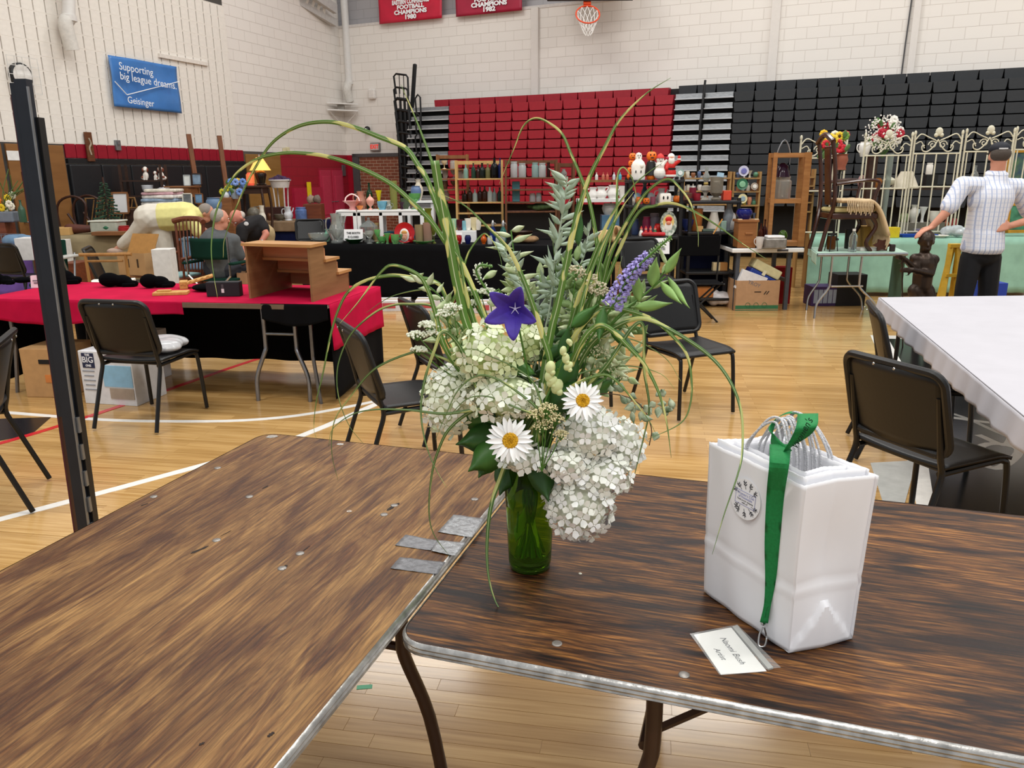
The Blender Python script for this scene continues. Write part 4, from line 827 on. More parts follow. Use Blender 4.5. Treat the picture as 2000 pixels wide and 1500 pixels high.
def daisy(cx, cy, rp, d, label, tilt, np_=23):
 t = flower('daisy', label, 'daisy', None, 'daisies'); Y = depthf(d); c = at(cx, cy, Y); r = rp * dep(Y, c.z) / F
 vw = (CAM - c).normalized(); q = (vw + Vector(tilt)).normalized().to_track_quat('Z', 'Y'); stem(t, c - vw * .01, .0022)
 g0 = []
 for k in range(3):
  rr = random.Random(k); g = G()
  def fn(u, v, k=k): w_ = .115 * math.sin(math.pi * min(1, .12 + u * .86)) ** .6 * (1 if u < .93 else .8); return (r * (.2 + .8 * u), r * w_ * (2 * v - 1), r * (.05 + .05 * math.sin(u * 3) - .08 * u * (k - .6)) - r * .03 * (2 * v - 1) ** 2 * -1)
  g0.append(mesh('petal', g.sheet(fn, 7, 4), mdw, 'all'))
 rr = random.Random(cx)
 for i in range(np_):
  o = ob('petal', g0[i % 3], None, t, loc=c - V_IN); o.rotation_mode = 'QUATERNION'; o.rotation_quaternion = q @ Quaternion((0, 0, 1), 2 * math.pi * i / np_ + rr.uniform(-.06, .06)); s = rr.uniform(.92, 1.06); o.scale = (s, s, 1)
 g = G().lathe([(r * .36, -.03 * r), (r * .37, .05 * r), (r * .3, .13 * r), (r * .15, .15 * r), (1e-5, .12 * r)], 20)
 for i in range(90):
  z = math.sqrt((i + .5) / 90); ph = i * 2.4; g.ell((r * .35 * z * math.cos(ph), r * .35 * z * math.sin(ph), r * (.155 - .09 * z * z)), (r * .03,) * 3, 5, 4)
 o = ob('disc', g, mdy, t, True, loc=c - V_IN); o.rotation_mode = 'QUATERNION'; o.rotation_quaternion = q
daisy(1138, 783, 41, -.15, 'upper daisy beside the white hydrangea, yellow centred', (.1, 0, .25))
daisy(997, 861, 47, -.17, 'lower daisy over the vase rim, yellow centred', (-.1, 0, .15))
t = flower('balloon_flower', 'purple five pointed star flower with a pale centre', 'flower'); c = at(1006, 603, depthf(-.13)); mpp = dep(depthf(-.13), c.z) / F
tips = [(957, 571), (1018, 560), (1048, 628), (1003, 666), (946, 629)]; vw = (CAM - c).normalized()
N_ = 60; angs = []
tp = [at(x, y, depthf(-.16)) - c for x, y in tips]
def starpt(i, f_):
 k = i / N_ * 5; a, b_ = int(k) % 5, (int(k) + 1) % 5; s = k - int(k); A, B = tp[a], tp[b_]; m_ = (A + B) * .33
 e = A.lerp(m_, min(1, s * 2)) if s < .5 else m_.lerp(B, (s - .5) * 2); bul = 1 + .13 * math.sin(math.pi * min(1, abs(s * 2 if s < .5 else 2 - s * 2)))
 return e * f_ * bul - vw * (.016 * (1 - f_) ** 1.5) + vw * .006 * math.sin(f_ * 3) * abs(math.cos(k * math.pi))
V = []; Fc = []; RN = 7
for j in range(RN + 1):
 for i in range(N_): V.append(starpt(i, (j + .15) / (RN + .15)) + (c - V_IN))
for j in range(RN):
 for i in range(N_): Fc.append((j * N_ + i, j * N_ + (i + 1) % N_, (j + 1) * N_ + (i + 1) % N_, (j + 1) * N_ + i))
Fc.append(tuple(range(N_)))
ob('corolla', G().add(V, Fc), mat('#4d37a8', .5, noise=.2, ns=40, sub=.1), t, 'all', solid=.0008)
g = G()
for k in range(5):
 a = 2 * math.pi * k / 5 + .3; u_ = up * math.sin(a) + rt * math.cos(a); g.tube([c - V_IN - vw * .008, c - V_IN + vw * .012, c - V_IN + vw * .014 + u_ * .012], [.001, .0014, .0005], 5)
ob('stamen', g, mat('#b9b4d8', .5), t); stem(t, c - vw * .012)
def leaf(t, px, py, d, L_, W_, ang, m, name='leaf', bend=.2, serr=0, lean=0):
 Y = depthf(d); p = at(px, py, Y); k = dep(Y, p.z) / F; L_ *= k; W_ *= k
 dr = (rt * math.cos(R(ang)) + up * math.sin(R(ang)) - fw * lean).normalized(); sd = dr.cross(fw).normalized(); nn = sd.cross(dr)
 def fn(u, v):
  w_ = W_ * (max(0, math.sin(math.pi * u ** .75)) ** 1.25 * 1.05 + .02) * (1 + serr * math.sin(u * 40) * .5) / 2; s = 2 * v - 1
  return p - V_IN + dr * u * L_ + sd * s * w_ - nn * (bend * L_ * u * u - .25 * W_ * abs(s) * (u < .95))
 return ob(name, G().sheet(fn, 9, 4), m, t, 'all', solid=.0004)
def sprig(name, label, cat, pts, d0, d1, stem_m, r=.0018, grp=None, root=True):
 t = flower(name, label, cat, None, grp); n = len(pts)
 P = [at(x, y, depthf(d0 + (d1 - d0) * i / max(1, n - 1))) for i, (x, y) in enumerate(pts)]
 Q = [q - V_IN for q in (stem_pts(P[0], 0)[:-1] if root else []) + P]
 ob('stem', G().tube(bez(Q, 30), r, 6), stem_m, t, True); return t
sil = mat('#a9bba6', .65, noise=.12, ns=30); sils = mat('#b8c6b2', .6)
rr = random.Random(4)
for pts, d0, d1, n, lab, LL in (([(1070, 620), (1082, 520), (1098, 420), (1108, 345)], .04,   .06, 56, 'tall silver leaved sprig rising above the bouquet', 58), ([(1050, 640), (1020, 560), (995, 510), (985, 485)], .04, .08, 28, 'silver leaved sprig leaning left behind the star flower', 46), ([(1090, 620), (1125, 540), (1143, 490), (1150, 450)], .06, .1, 26, 'silver leaved sprig leaning right among the grass', 44)):
 t = sprig('silver_sprig', lab, 'foliage', pts, d0, d1, sils, .002, 'silver foliage')
 C = bez([Vector((x, y, 0)) for x, y in pts], 30)
 for i in range(n):
  f_ = .15 + .85 * i / n; p = C[min(len(C) - 1, int(f_ * (len(C) - 1)))]; s = 1 if i % 2 else -1
  leaf(t, p.x, p.y, d0 + rr.uniform(-.03, .03), LL * rr.uniform(.6, 1.15) * (1 - .35 * f_), rr.uniform(6, 11), 90 + rr.uniform(-100, 100) * (1.15 - .5 * f_), sil, bend=rr.uniform(-.2, .3), lean=rr.uniform(-.5, .6))
dg0 = mat('#36592c', .5, noise=.25, ns=25)
var = mat('#cfd8ac', .6, ns=55, col2='#7f9d58'); var2 = mat('#dfe2c4', .6, ns=45, col2='#a4b682')
for pts, d0, d1, n, lab, LL, mm in (([(1020, 640), (1012, 560), (1003, 490), (998, 450)], .03, .07, 9, 'cream variegated sprig above the white flower spike', 46, var2), ([(1110, 700), (1150, 620), (1170, 560)], .0, .04, 18, 'pale variegated foliage in the heart of the bouquet', 40, var), ([(1120, 720), (1180, 670), (1215, 640)], -.02, .0, 16, 'pale variegated foliage under the lavender spike', 40, var2), ([(900, 640), (860, 580), (830, 555), (805, 548)], .02, .03, 9, 'cream variegated sprig over the chair backs', 34, var2), ([(1150, 690), (1230, 600), (1275, 560), (1305, 520)], -.02, -.04, 8, 'loose leafy sprig reaching right past the lavender spike', 44, var), ([(1120, 780), (1180, 740), (1215, 705)], -.05, -.06, 10, 'bleached variegated foliage above the ivy', 34, var2)):
 t = sprig('variegated_sprig', lab, 'foliage', pts, d0, d1, SG, .0016, 'variegated foliage')
 C = bez([Vector((x, y, 0)) for x, y in pts], 30)
 for i in range(n):
  f_ = .2 + .8 * i / max(1, n - 1); p = C[min(len(C) - 1, int(f_ * (len(C) - 1)))]
  leaf(t, p.x, p.y, d0 + (d1 - d0) * f_ + rr.uniform(-.02, .02), LL * rr.uniform(.7, 1.2), rr.uniform(7, 12), rr.uniform(0, 360) if n > 9 else 90 + (1 if i % 2 else -1) * rr.uniform(25, 110), mm, bend=rr.uniform(-.1, .5), lean=rr.uniform(-.4, .6))
fil = mat('#9db579', .6, ns=40, col2='#5f8242'); fil2 = mat('#d3dab4', .6, ns=60, col2='#8fa868')
for cx, cy_, w_, h_, n, d, mm, lab in ((1150, 640, 60, 60, 60, .03, fil2, 'mottled pale foliage behind the snapdragon buds'), (1215, 620, 50, 50, 44, .02, fil, 'soft green foliage below the lavender spike'), (1120, 560, 50, 50, 46, .05, fil, 'soft green foliage under the upright grass'), (1010, 560, 45, 60, 36, .07, fil2, 'mottled pale foliage behind the star flower'), (1180, 720, 60, 45, 50, -.0, fil2, 'mottled pale foliage above the ivy'), (1060, 600, 50, 60, 44, .07, sil, 'silver foliage tucked behind the grass stems'), (880, 640, 45, 40, 26, .03, fil2, 'mottled pale foliage left of the green hydrangea'), (1090, 690, 45, 50, 30, .0, dg0, 'dark foliage deep inside the bouquet'), (1030, 740, 60, 50, 30, .02, dg0, 'dark foliage behind the hydrangeas')):
 t = sprig('leafy_sprig', lab, 'foliage', [(cx, cy_ + h_), (cx, cy_)], d, d, SG, .0016, 'filler foliage')
 for i in range(n): leaf(t, cx + rr.gauss(0, .5) * w_, cy_ + rr.gauss(0, .5) * h_, d + rr.uniform(-.05, .05), rr.uniform(22, 44), rr.uniform(7, 14), rr.uniform(-40, 220), mm, bend=rr.uniform(-.1, .5), lean=rr.uniform(-.5, .6))
dg, dg2 = mat('#2f5a24', .4, noise=.25, ns=25), mat('#3f6e2a', .45, noise=.2, ns=20)
t = sprig('green_leaf_sprig', 'broad dark green leaves spreading over the vase rim', 'foliage', [(1010, 900), (975, 880)], -.06, -.08, SG)
for a in ((985, 850, -.05, 95, 60, 190), (985, 870, -.07, 85, 62, 215), (975, 830, -.03, 90, 55, 165), (965, 880, -.05, 60, 45, 240), (1050, 900, -.08, 80, 50, 285), (1000, 900, -.03, 70, 50, 250)): leaf(t, *a, rF.choice((dg, dg2)), bend=.25, serr=.12)
t = sprig('green_leaf_sprig', 'glossy green leaves in the middle of the bouquet', 'foliage', [(1060, 800), (1090, 720)], -.05, -.08, SG)
for a in ((1085, 760, -.09, 90, 50, 60), (1075, 800, -.1, 90, 52, 40), (1045, 730, -.08, 70, 26, 160), (1060, 700, -.06, 60, 24, 30), (1095, 700, -.08, 66, 22, 75), (1190, 640, -.08, 75, 20, -42), (1180, 600, -.09, 70, 22, -100), (1130, 480, -.04, 90, 20, 92), (1115, 640, -.06, 70, 24, 40), (1070, 830, -.08, 70, 45, 80), (1150, 760, -.05, 60, 40, 20), (1100, 830, -.05, 60, 46, 110)): leaf(t, *a, rF.choice((dg, dg2)), bend=.2)
t = sprig('green_leaf_sprig', 'narrow green leaves drooping right of the lavender spike', 'foliage', [(1180, 650), (1260, 575), (1300, 540)], -.04, -.06, SG)
for a in ((1250, 590, -.06, 60, 20, 100), (1275, 560, -.06, 56, 24, 85), (1290, 550, -.07, 60, 16, -50), (1300, 535, -.06, 55, 18, 60), (1305, 540, -.06, 75, 14, -60), (1240, 600, -.06, 70, 20, 5)): leaf(t, *a, mat('#86ac5c', .5, noise=.15), bend=.3)
iv = mat('#3f5f3a', .4, ns=50, col2='#c9d2b4')
t = sprig('ivy_sprig', 'small leaved variegated ivy trailing right of the daisies', 'foliage', [(1130, 780), (1200, 770), (1250, 790), (1272, 835), (1268, 870)], -.06, -.04, mat('#55402c', .6), .0012)
for i in range(30):
 x, y = rr.choice(((1200, 765), (1230, 760), (1245, 780), (1225, 790), (1255, 800), (1270, 830), (1190, 750), (1285, 790), (1300, 790))); leaf(t, x + rr.uniform(-18, 18), y + rr.uniform(-18, 18), -.05 + rr.uniform(-.04, .04), rr.uniform(14, 26), rr.uniform(10, 16), rr.uniform(0, 360), iv, bend=.1, lean=rr.uniform(-.5, .5))
def spike(name, label, pts, w0, w1, n, d, bm, tipm, stem_m, tipf=.8):
 t = sprig(name, label, 'flower', pts, d, d - .02, stem_m, .0022); C = bez([at(x, y, depthf(d)) - V_IN for x, y in pts], 40); k = dep(depthf(d), 1.2) / F
 for i in range(n):
  f_ = (i + .5) / n; j = f_ * (len(C) - 1); p = C[int(j)]; tg = (C[min(len(C) - 1, int(j) + 1)] - C[max(0, int(j) - 1)]).normalized(); a = i * 2.4
  o1 = tg.orthogonal().normalized(); o2 = tg.cross(o1); dr = o1 * math.cos(a) + o2 * math.sin(a); w_ = (w0 + (w1 - w0) * f_) * k
  o = ob('bud', bm if f_ < tipf else tipm, None, t, loc=p + dr * w_ * .75); o.rotation_mode = 'QUATERNION'; o.rotation_quaternion = (dr + tg * .5).normalized().to_track_quat('Z', 'Y'); s = (.5 + .5 * w_ / (max(w0, w1) * k)) * rr.uniform(.85, 1.15); o.scale = (s, s, s)
lv = mesh('bud', G().lathe([(1e-5, -.004), (.0022, 0), (.0016, .004), (.0042, .009), (.001, .007)], 6), mat('#a79bdb', .6, noise=.1), 'all'); gv = mesh('bud', G().ell((0, 0, 0), (.002, .002, .004), 6, 5), mat('#8fae72', .6), 'all')
spike('lavender_spike', 'lavender flower spike leaning right with a green tip', [(1195, 600), (1225, 545), (1262, 505), (1312, 461)], 17, 5, 170, -.08, lv, gv, SG, .72)
wv_ = mesh('bud', G().ell((0, 0, 0), (.0022, .0022, .0042), 6, 5), mat('#e9efdc', .6), 'all')
spike('white_spike', 'small nodding white flower spike above the star flower', [(985, 585), (958, 575), (937, 545), (930, 528), (940, 518), (962, 521)], 10, 4, 70, -.04, wv_, gv, SG, .8)
def umbel(name, label, pts, d, col, r, n, grp):
 t = flower(name, label, 'flower', None, grp); g = G(); gs = G(); k = dep(depthf(d), 1.2) / F; q = random.Random(pts[0][0])
 bx = sum(p[0] for p in pts) / len(pts); by = max(p[1] for p in pts); jn = at(bx + (1035 - bx) * .35, by + 70, depthf(d)) - V_IN
 for x, y, w_, h_ in pts:
  c = at(x, y, depthf(d)) - V_IN; gs.tube([jn, jn.lerp(c, .6) + Vector((0, 0, -.005)), c], .0012, 5)
  for i in range(n):
   a = q.uniform(0, 6.28); s = math.sqrt(q.random()); p = c + Vector((math.cos(a) * s * w_ * k, math.sin(a) * s * w_ * k, (1 - s * s) * h_ * k * .5 + q.uniform(-.3, .3) * h_ * k)); g.ell(p, (r * q.uniform(.7, 1.2),) * 3, 5, 4)
   if i % 5 == 0: gs.tube([c - Vector((0, 0, .012)), p], .0006, 4)
 ob('flower_beads', g, mat(col, .7, noise=.15, ns=60), t, 'all')['kind'] = 'stuff'; ob('stalks', gs, SG, t)['kind'] = 'stuff'; stem(t, jn + V_IN, .0018)
umbel('yarrow_cluster', 'flat white yarrow cluster hanging out over the chairs', [(815, 655, 22, 10), (840, 635, 24, 10), (870, 612, 22, 9), (818, 684, 18, 9), (850, 650, 20, 10), (885, 600, 18, 9)], -.02, '#e9ecd8', .0026, 85, 'yarrow clusters')
umbel('yarrow_cluster', 'flat white yarrow cluster against the black tablecloth', [(915, 568, 16, 9), (938, 572, 18, 9), (925, 592, 14, 8), (955, 570, 14, 9)], .04, '#dde2cc', .0023, 70, 'yarrow clusters')
umbel('yarrow_cluster', 'beige yarrow cluster beneath the upright grasses', [(1125, 530, 20, 14), (1145, 545, 22, 16), (1165, 562, 22, 16), (1180, 575, 16, 12), (1150, 570, 16, 10)], -.02, '#cfc6a8', .0024, 60, 'yarrow clusters')
umbel('cream_plume', 'cream plume of tiny flowers between the two daisies', [(1045, 812, 18, 18), (1070, 800, 20, 18), (1085, 820, 20, 18), (1060, 835, 22, 20), (1095, 850, 18, 14)], -.15, '#e0d5a8', .0019, 80, 'cream plumes')
umbel('cream_plume', 'faded cream plume beside the ivy', [(1190, 720, 26, 18), (1210, 735, 20, 14), (1165, 690, 26, 20), (1150, 660, 22, 16)], -.04, '#cfcba6', .0018, 70, 'cream plumes')
t = sprig('snapdragon', 'pale green snapdragon buds in the middle of the bouquet', 'flower', [(1060, 800), (1085, 740), (1105, 690), (1115, 660)], -.12, -.12, SG)
for x, y, s in ((1075, 718, 13), (1088, 755, 15), (1078, 745, 12), (1105, 700, 10), (1110, 715, 10), (1100, 685, 9), (1112, 668, 7), (1072, 735, 11)):
 c = at(x, y, depthf(-.13)) - V_IN; k = s * 1.5 / F; ob('bud', G().ell(c, (k * .8, k * .8, k * 1.1), 10, 7, Quaternion((0, 1, 0), rr.uniform(-.8, .8))).ell(c + Vector((k * .3, -k * .3, -k * .7)), (k * .5, k * .6, k * .5), 8, 6), mat('#d3dca0', .6, noise=.1), t, 'all')
t = sprig('submerged_leaf', 'grey green serrated leaf seen through the vase glass', 'foliage', [(1010, 1040), (1012, 1000)], -.035, -.035, SG, root=False)
for a in ((1008, 1060, -.036, 75, 18, 75), (1003, 1000, -.036, 45, 14, 105)): leaf(t, *a, mat('#9fb08c', .6), bend=0, serr=.4)
# ================================================================== SMALL THINGS: turned shapes and boxes
PF = {
 'bottle': [(1e-3, 0), (.95, 0), (1, .04), (1, .55), (.8, .66), (.33, .76), (.28, .95), (.36, .96), (.36, 1), (1e-3, 1)],
 'jar': [(1e-3, 0), (.92, 0), (1, .05), (1, .78), (.8, .86), (.8, .9), (.86, .9), (.86, 1), (1e-3, 1)],
 'vase': [(1e-3, 0), (.5, 0), (.45, .04), (.75, .25), (.95, .45), (.85, .62), (.45, .8), (.42, .9), (.62, 1), (.55, 1), (.35, .88), (.6, .5), (1e-3, .1)],
 'flare': [(1e-3, 0), (.45, 0), (.4, .06), (.3, .2), (.35, .45), (.7, .8), (1, 1), (.94, 1), (.62, .8), (.28, .5), (1e-3, .3)],
 'cylinder': [(1e-3, 0), (.85, 0), (.9, .05), (.95, .6), (1, 1), (.93, 1), (.86, .6), (.8, .1), (1e-3, .08)],
 'bowl': [(1e-3, 0), (.45, 0), (.42, .08), (.7, .3), (.92, .65), (1, 1), (.95, 1), (.85, .65), (.6, .35), (1e-3, .2)],
 'goblet': [(1e-3, 0), (.7, 0), (.65, .05), (.12, .12), (.12, .42), (.5, .52), (.9, .75), (1, 1), (.94, 1), (.8, .75), (1e-3, .55)],
 'covered': [(1e-3, 0), (.6, 0), (.55, .05), (.2, .12), (.25, .2), (.8, .35), (1, .55), (1, .62), (.85, .68), (.5, .78), (.15, .86), (.18, .93), (1e-3, 1)],
 'pitcher': [(1e-3, 0), (.8, 0), (.82, .04), (.7, .1), (1, .3), (.95, .5), (.6, .68), (.58, .85), (.75, 1), (.68, 1), (.5, .85), (.85, .45), (1e-3, .1)],
 'cup': [(1e-3, 0), (.6, 0), (.62, .05), (.85, .3), (.95, .7), (1, 1), (.92, 1), (.86, .7), (1e-3, .15)],
 'plate': [(1e-3, 0), (.5, 0), (.6, .3), (1, .9), (1, 1), (.6, .5), (1e-3, .3)],
 'ball': [(1e-3, 0), (.4, .02), (.75, .16), (.96, .38), (1, .5), (.96, .62), (.75, .84), (.4, .98), (1e-3, 1)],
 'pot': [(1e-3, 0), (.6, 0), (.85, .3), (1, .6), (.9, .85), (.75, .92), (.8, 1), (.7, 1), (1e-3, .8)],
 'shade': [(.98, 0), (1, .02), (.42, 1), (.40, 1), (.95, .03)],
 'chimney': [(.5, 0), (.55, .1), (1, .3), (.95, .45), (.45, .65), (.4, 1), (.36, 1), (.5, .5), (.9, .35), (.45, .1)],
}
def turn(kind, w_, h_, n=18): return G().lathe([(r_ * w_ / 2, z * h_) for r_, z in PF[kind]], n)
def it(name, kind, label, cat, px, Y, z, w, h, m, grp=None, handle=None, base=None, rz=0, n=18):
 """px: picture column of the centre; w, h: picture size; stands at depth Y on height z"""
 p = onx(px, Y, z); W, H_ = mp(w, Y, z), mp(h, Y, z)
 if handle or base:
  t = thing(name, label, cat, p, rz, grp); ob('body', turn(kind, W, H_, n), m, t, True)
  if handle == 'over': ob('handle', G().tube(bez([(-W * .38, 0, H_ * .8), (-W * .3, 0, H_ * 1.4), (0, 0, H_ * 1.75), (W * .3, 0, H_ * 1.4), (W * .38, 0, H_ * .8)], 20), W * .035, 7), base or m, t, True)
  elif handle: s = 1 if handle == 'r' else -1; ob('handle', G().tube(bez([(s * W * .34, 0, H_ * .85), (s * W * .62, 0, H_ * .8), (s * W * .66, 0, H_ * .5), (s * W * .4, 0, H_ * .25)], 16), W * .05, 7), base or m, t, True)
  if handle in ('l', 'r') and kind in ('pitcher', 'covered', 'pot'):
   s = -1 if handle == 'r' else 1; ob('spout', G().tube(bez([(s * W * .3, 0, H_ * .5), (s * W * .5, 0, H_ * .7), (s * W * .62, 0, H_ * .92)], 8), [W * .1] * 4 + [W * .06] * 40 if 0 else W * .07, 7), m, t, True)
  return t
 return one(name, label, cat, turn(kind, W, H_, n), m, p, rz, grp, True)
def bx(name, label, cat, px, Y, z, w, h, dpt, m, rz=0, grp=None, bev=.004):
 p = onx(px, Y, z); W, H_ = mp(w, Y, z), mp(h, Y, z); return one(name, label, cat, G().box((0, 0, H_ / 2), (W, dpt, H_), bev=bev), m, p, rz, grp)
def carton(name, label, px, Y, z, w, h, dpt, col, rz=0, open_=False, marks=None):
 p = onx(px, Y, z); W, H_ = mp(w, Y, z), mp(h, Y, z); t = thing(name, label, 'box', p, rz); m = mat(col, .8, noise=.06, ns=8)
 if open_:
  g = G()
  for s in (-1, 1): g.box((s * W / 2, 0, H_ / 2), (.006, dpt, H_)); g.box((0, s * dpt / 2, H_ / 2), (W, .006, H_))
  ob('body', g.box((0, 0, .004), (W, dpt, .006)), m, t)
 else: ob('body', G().box((0, 0, H_ / 2), (W, dpt, H_), bev=.004), m, t); ob('tape_seam', G().box((0, 0, H_ + .0008), (W, .05, .001)), mat('#b99a6a', .3), t)
 return t, W, H_
def skirted(name, label, poly, z, top_m, drops, skirt_m=None, legs=True, leg_m=None, th=.03):
 """table: poly = corners in order; drops = {edge index: (drop, material, wave)} cloth hanging from that edge"""
 c = Vector((sum(p[0] for p in poly) / 4, sum(p[1] for p in poly) / 4, 0)); t = thing(name, label, 'table', c)
 P = [Vector((p[0], p[1], 0)) - c for p in poly]; cen = Vector()
 ob('tabletop', G().slab([(p.x, p.y) for p in P], z - th, z - .004), mat('#b9b2a6', .5), t)
 if legs:
  for p in P:
   q = p * .88; ob('leg', G().tube([(q.x, q.y, z - th), (q.x, q.y, .35), (q.x + p.x * .03, q.y + p.y * .03, 0)], .0145, 8), leg_m or M_STEEL, t)
 if top_m:
  cl = ob('cloth', G().slab([(p.x * 1.004, p.y * 1.004) for p in P], z - .004, z), top_m, t)
  for i, (d, m, wv) in drops.items():
   a, b_ = P[i] * 1.006, P[(i + 1) % 4] * 1.006; nrm = (b_ - a).cross(Vector((0, 0, -1))).normalized()
   if nrm.dot((a + b_) / 2) < 0: nrm = -nrm
   L_ = (b_ - a).length; f_ = max(3, int(L_ * 5))
   def fn(u, v, a=a, b_=b_, d=d, wv=wv, nrm=nrm, f_=f_):
    return a.lerp(b_, u) + Vector((0, 0, z - .001 - v * d)) + nrm * (.006 + wv * v * (1 + math.sin(u * f_ * 2.1 * math.pi + math.sin(u * 9)) * .5 + .3 * math.sin(u * 23)))
   ob('cloth_drop', G().sheet(fn, int(L_ * 26) + 8, 8), m or top_m, t, True, solid=.003)
 return t
# ================================================================== RED TABLE
RT = [(-4.0, 5.78), (-1.29, 5.36), (-1.08, 6.25), (-3.85, 6.68)]; ZRT = .745
redc, blkc = cloth('#b5123c'), cloth('#0c0c0e')
rtb = skirted('red_cloth_table', 'folding table under a crimson cloth with black skirting', RT, ZRT, redc, {1: (.33, redc, .012)}, leg_m=mat('#77777a', .3, metal=.9, noise=.1))
o0 = rtb.location.copy()
def dropsheet(a, b_, z1, z0, m, par, wv=.01, off=.012, name='cloth_drop', f_=7, nu=40, sag=0):
 a, b_ = Vector(a), Vector(b_); nrm = Vector(((b_ - a).y, -(b_ - a).x, 0)).normalized()
 def fn(u, v): zz0 = z0(u) if callable(z0) else z0; return a.lerp(b_, u) + Vector((0, 0, z1 + (zz0 - z1) * v)) + nrm * (off + wv * v * (math.sin(u * f_ * 6.28) + .4 * math.sin(u * 17)))
 return ob(name, G().sheet(fn, nu, 8), m, par, True, solid=.003)
A_, B_ = Vector((*RT[0], 0)) - o0, Vector((*RT[1], 0)) - o0; D_, C_ = Vector((*RT[3], 0)) - o0, Vector((*RT[2], 0)) - o0
dropsheet(A_, A_.lerp(B_, .60), ZRT, lambda u: ZRT - .14 - .05 * math.sin(u * 5), redc, rtb, .008)
ob('table_edge', G().box(tuple(A_.lerp(B_, .75) + Vector((0, -.004, ZRT - .022))), ((B_ - A_).length * .3, .02, .035), rz=math.atan2((B_ - A_).y, (B_ - A_).x)), mat('#6d5a48', .5), rtb)
dropsheet(A_.lerp(B_, .82), B_ * 1.002, ZRT, lambda u: ZRT - .11 - .05 * math.sin(u * 3.14), blkc, rtb, .006, f_=3)
dropsheet(D_, C_, ZRT, .1, blkc, rtb, .02, off=-.01, f_=6, nu=80)
dropsheet(C_ * 1.0, B_ * 1.0, .5, lambda u: .1 - .05 * u, blkc, rtb, .012, off=-.01, f_=2, nu=24)
dropsheet(A_ * .97, A_.lerp(D_, .9) * .97, ZRT, .1, blkc, rtb, .01, off=0, f_=2, nu=24)
for f_ in (.36, .86):                                      # wishbone legs under the open front
 bpt = A_.lerp(B_, f_) * .97; xd = (B_ - A_).normalized()
 for s in (-1, 1):
  q = bpt + xd * (.12 * s) + Vector((0, .1, 0)); ob('leg', G().tube(bez([(q.x, q.y, .71), (q.x, q.y, .42), (q.x + s * .01, q.y - .01, .36), (q.x + s * .075, q.y - .03, .18), (q.x + s * .08, q.y - .04, 0)], 16), .016, 10), mat('#8f8f92', .3, metal=.9, noise=.1), rtb, True)
 ob('leg_brace', G().tube([tuple(bpt + xd * -.12 + Vector((0, .1, .5))), tuple(bpt + xd * .12 + Vector((0, .1, .5)))], .01), M_STEEL, rtb)
n0 = gp(612, 590, ZRT); e1 = (gp(487, 583, ZRT) - n0); e2 = (gp(683, 566, ZRT) - n0); L1, L2 = e1.length, e2.length; e1.normalize(); e2.normalize(); HR = .385
rs = thing('step_riser', 'stepped wooden display riser standing on the crimson cloth', 'display riser', n0); pine, pined = wood('#b98a55', '#a87845', (2, 2, 20)), wood('#8f6a45', '#7d5a38', (2, 2, 20))
def slabv(o, a, b_, c):
 V = [o, o + a, o + a + b_, o + b_]; V = V + [v + c for v in V]
 return G().add(V, [(3, 2, 1, 0), (4, 5, 6, 7), (0, 1, 5, 4), (1, 2, 6, 5), (2, 3, 7, 6), (3, 0, 4, 7)])
Zu = Vector((0, 0, 1)); st_ = [(0, .36, HR), (.36, .68, HR * .68), (.68, 1, HR * .38)]
for o in (Vector(), e1 * (L1 - .018)):
 for a, b_, h in st_: ob('side_panel', slabv(o + e2 * L2 * a, e2 * L2 * (b_ - a), e1 * .018, Zu * h), pined, rs)
for a, b_, h in st_: ob('tread', slabv(e2 * (L2 * a - .015) - e1 * .02 + Zu * h, e2 * (L2 * (b_ - a) + .03), e1 * (L1 + .04), Zu * .02), pine, rs)
for a, h0, h1 in ((.36, HR * .68, HR), (.68, HR * .4, HR * .68), (.98, .03, HR * .38)): ob('riser_board', slabv(e2 * L2 * a + Zu * h0, e2 * .012, e1 * L1, Zu * (h1 - h0) * .8), wood('#c58a62', '#b0764e', (2, 2, 20)), rs)
velv = mat('#08080a', .95, noise=0, spec=.05)
def velvet(px, py, w, h, rz, seed, label):
 p = gp(px, py, ZRT); W = mp(w, p.y, .8); H_ = mp(h, p.y, .8); t = thing('velvet_display', label, 'jewelry display', p, rz, 'black velvet jewelry displays'); rr = random.Random(seed)
 g = G().ell((-W * .22, 0, H_ * .5), (W * .28, W * .22, H_ * .5)).ell((W * .05, .02, H_ * .4), (W * .3, W * .2, H_ * .4)).cap((0, 0, H_ * .3), (W * .45, 0, H_ * .22), H_ * .3, H_ * .2)
 zmin = min(v[2] for v in g.V); g.V = [(v[0], v[1], v[2] - zmin) for v in g.V]
 ob('bust', baked(g, W / 40, 3, m=velv, name='bust'), None, t); ob('base', G().box((W * .3, 0, H_ * .14), (W * .35, W * .3, H_ * .26), bev=.01), velv, t)
for a in ((232, 560, 72, 28, .1, 1, 'black velvet bust lying between two others on the crimson cloth'), (308, 562, 62, 28, .3, 2, 'black velvet bust lying against the pale wooden stands'), (120, 555, 70, 34, .2, 3, 'black velvet bust behind the display stand column'), (60, 552, 60, 12, .4, 4, 'flat black velvet ramp at the purple cloth end'), (8, 556, 40, 22, 0, 5, 'black velvet bust at the end of the crimson cloth')): velvet(*a)
p = gp(408, 568, ZRT); one('velvet_pad', 'flat black velvet pad behind the black stand box', 'jewelry display', G().ell((0, 0, .03), (.13, .1, .03)), velv, p, 0, None, True)
p = gp(335, 575, ZRT); t = thing('wooden_stand', 'pale grooved wooden stand lying flat on the crimson cloth', 'stand', p, .2); wd_ = wood('#c99a55', '#b98743', (20, 2, 2))
ob('plank', G().box((0, 0, .012), (.25, .12, .024), bev=.004), wd_, t); ob('rail', G().box((-.05, 0, .03), (.1, .05, .014), bev=.003), wd_, t)
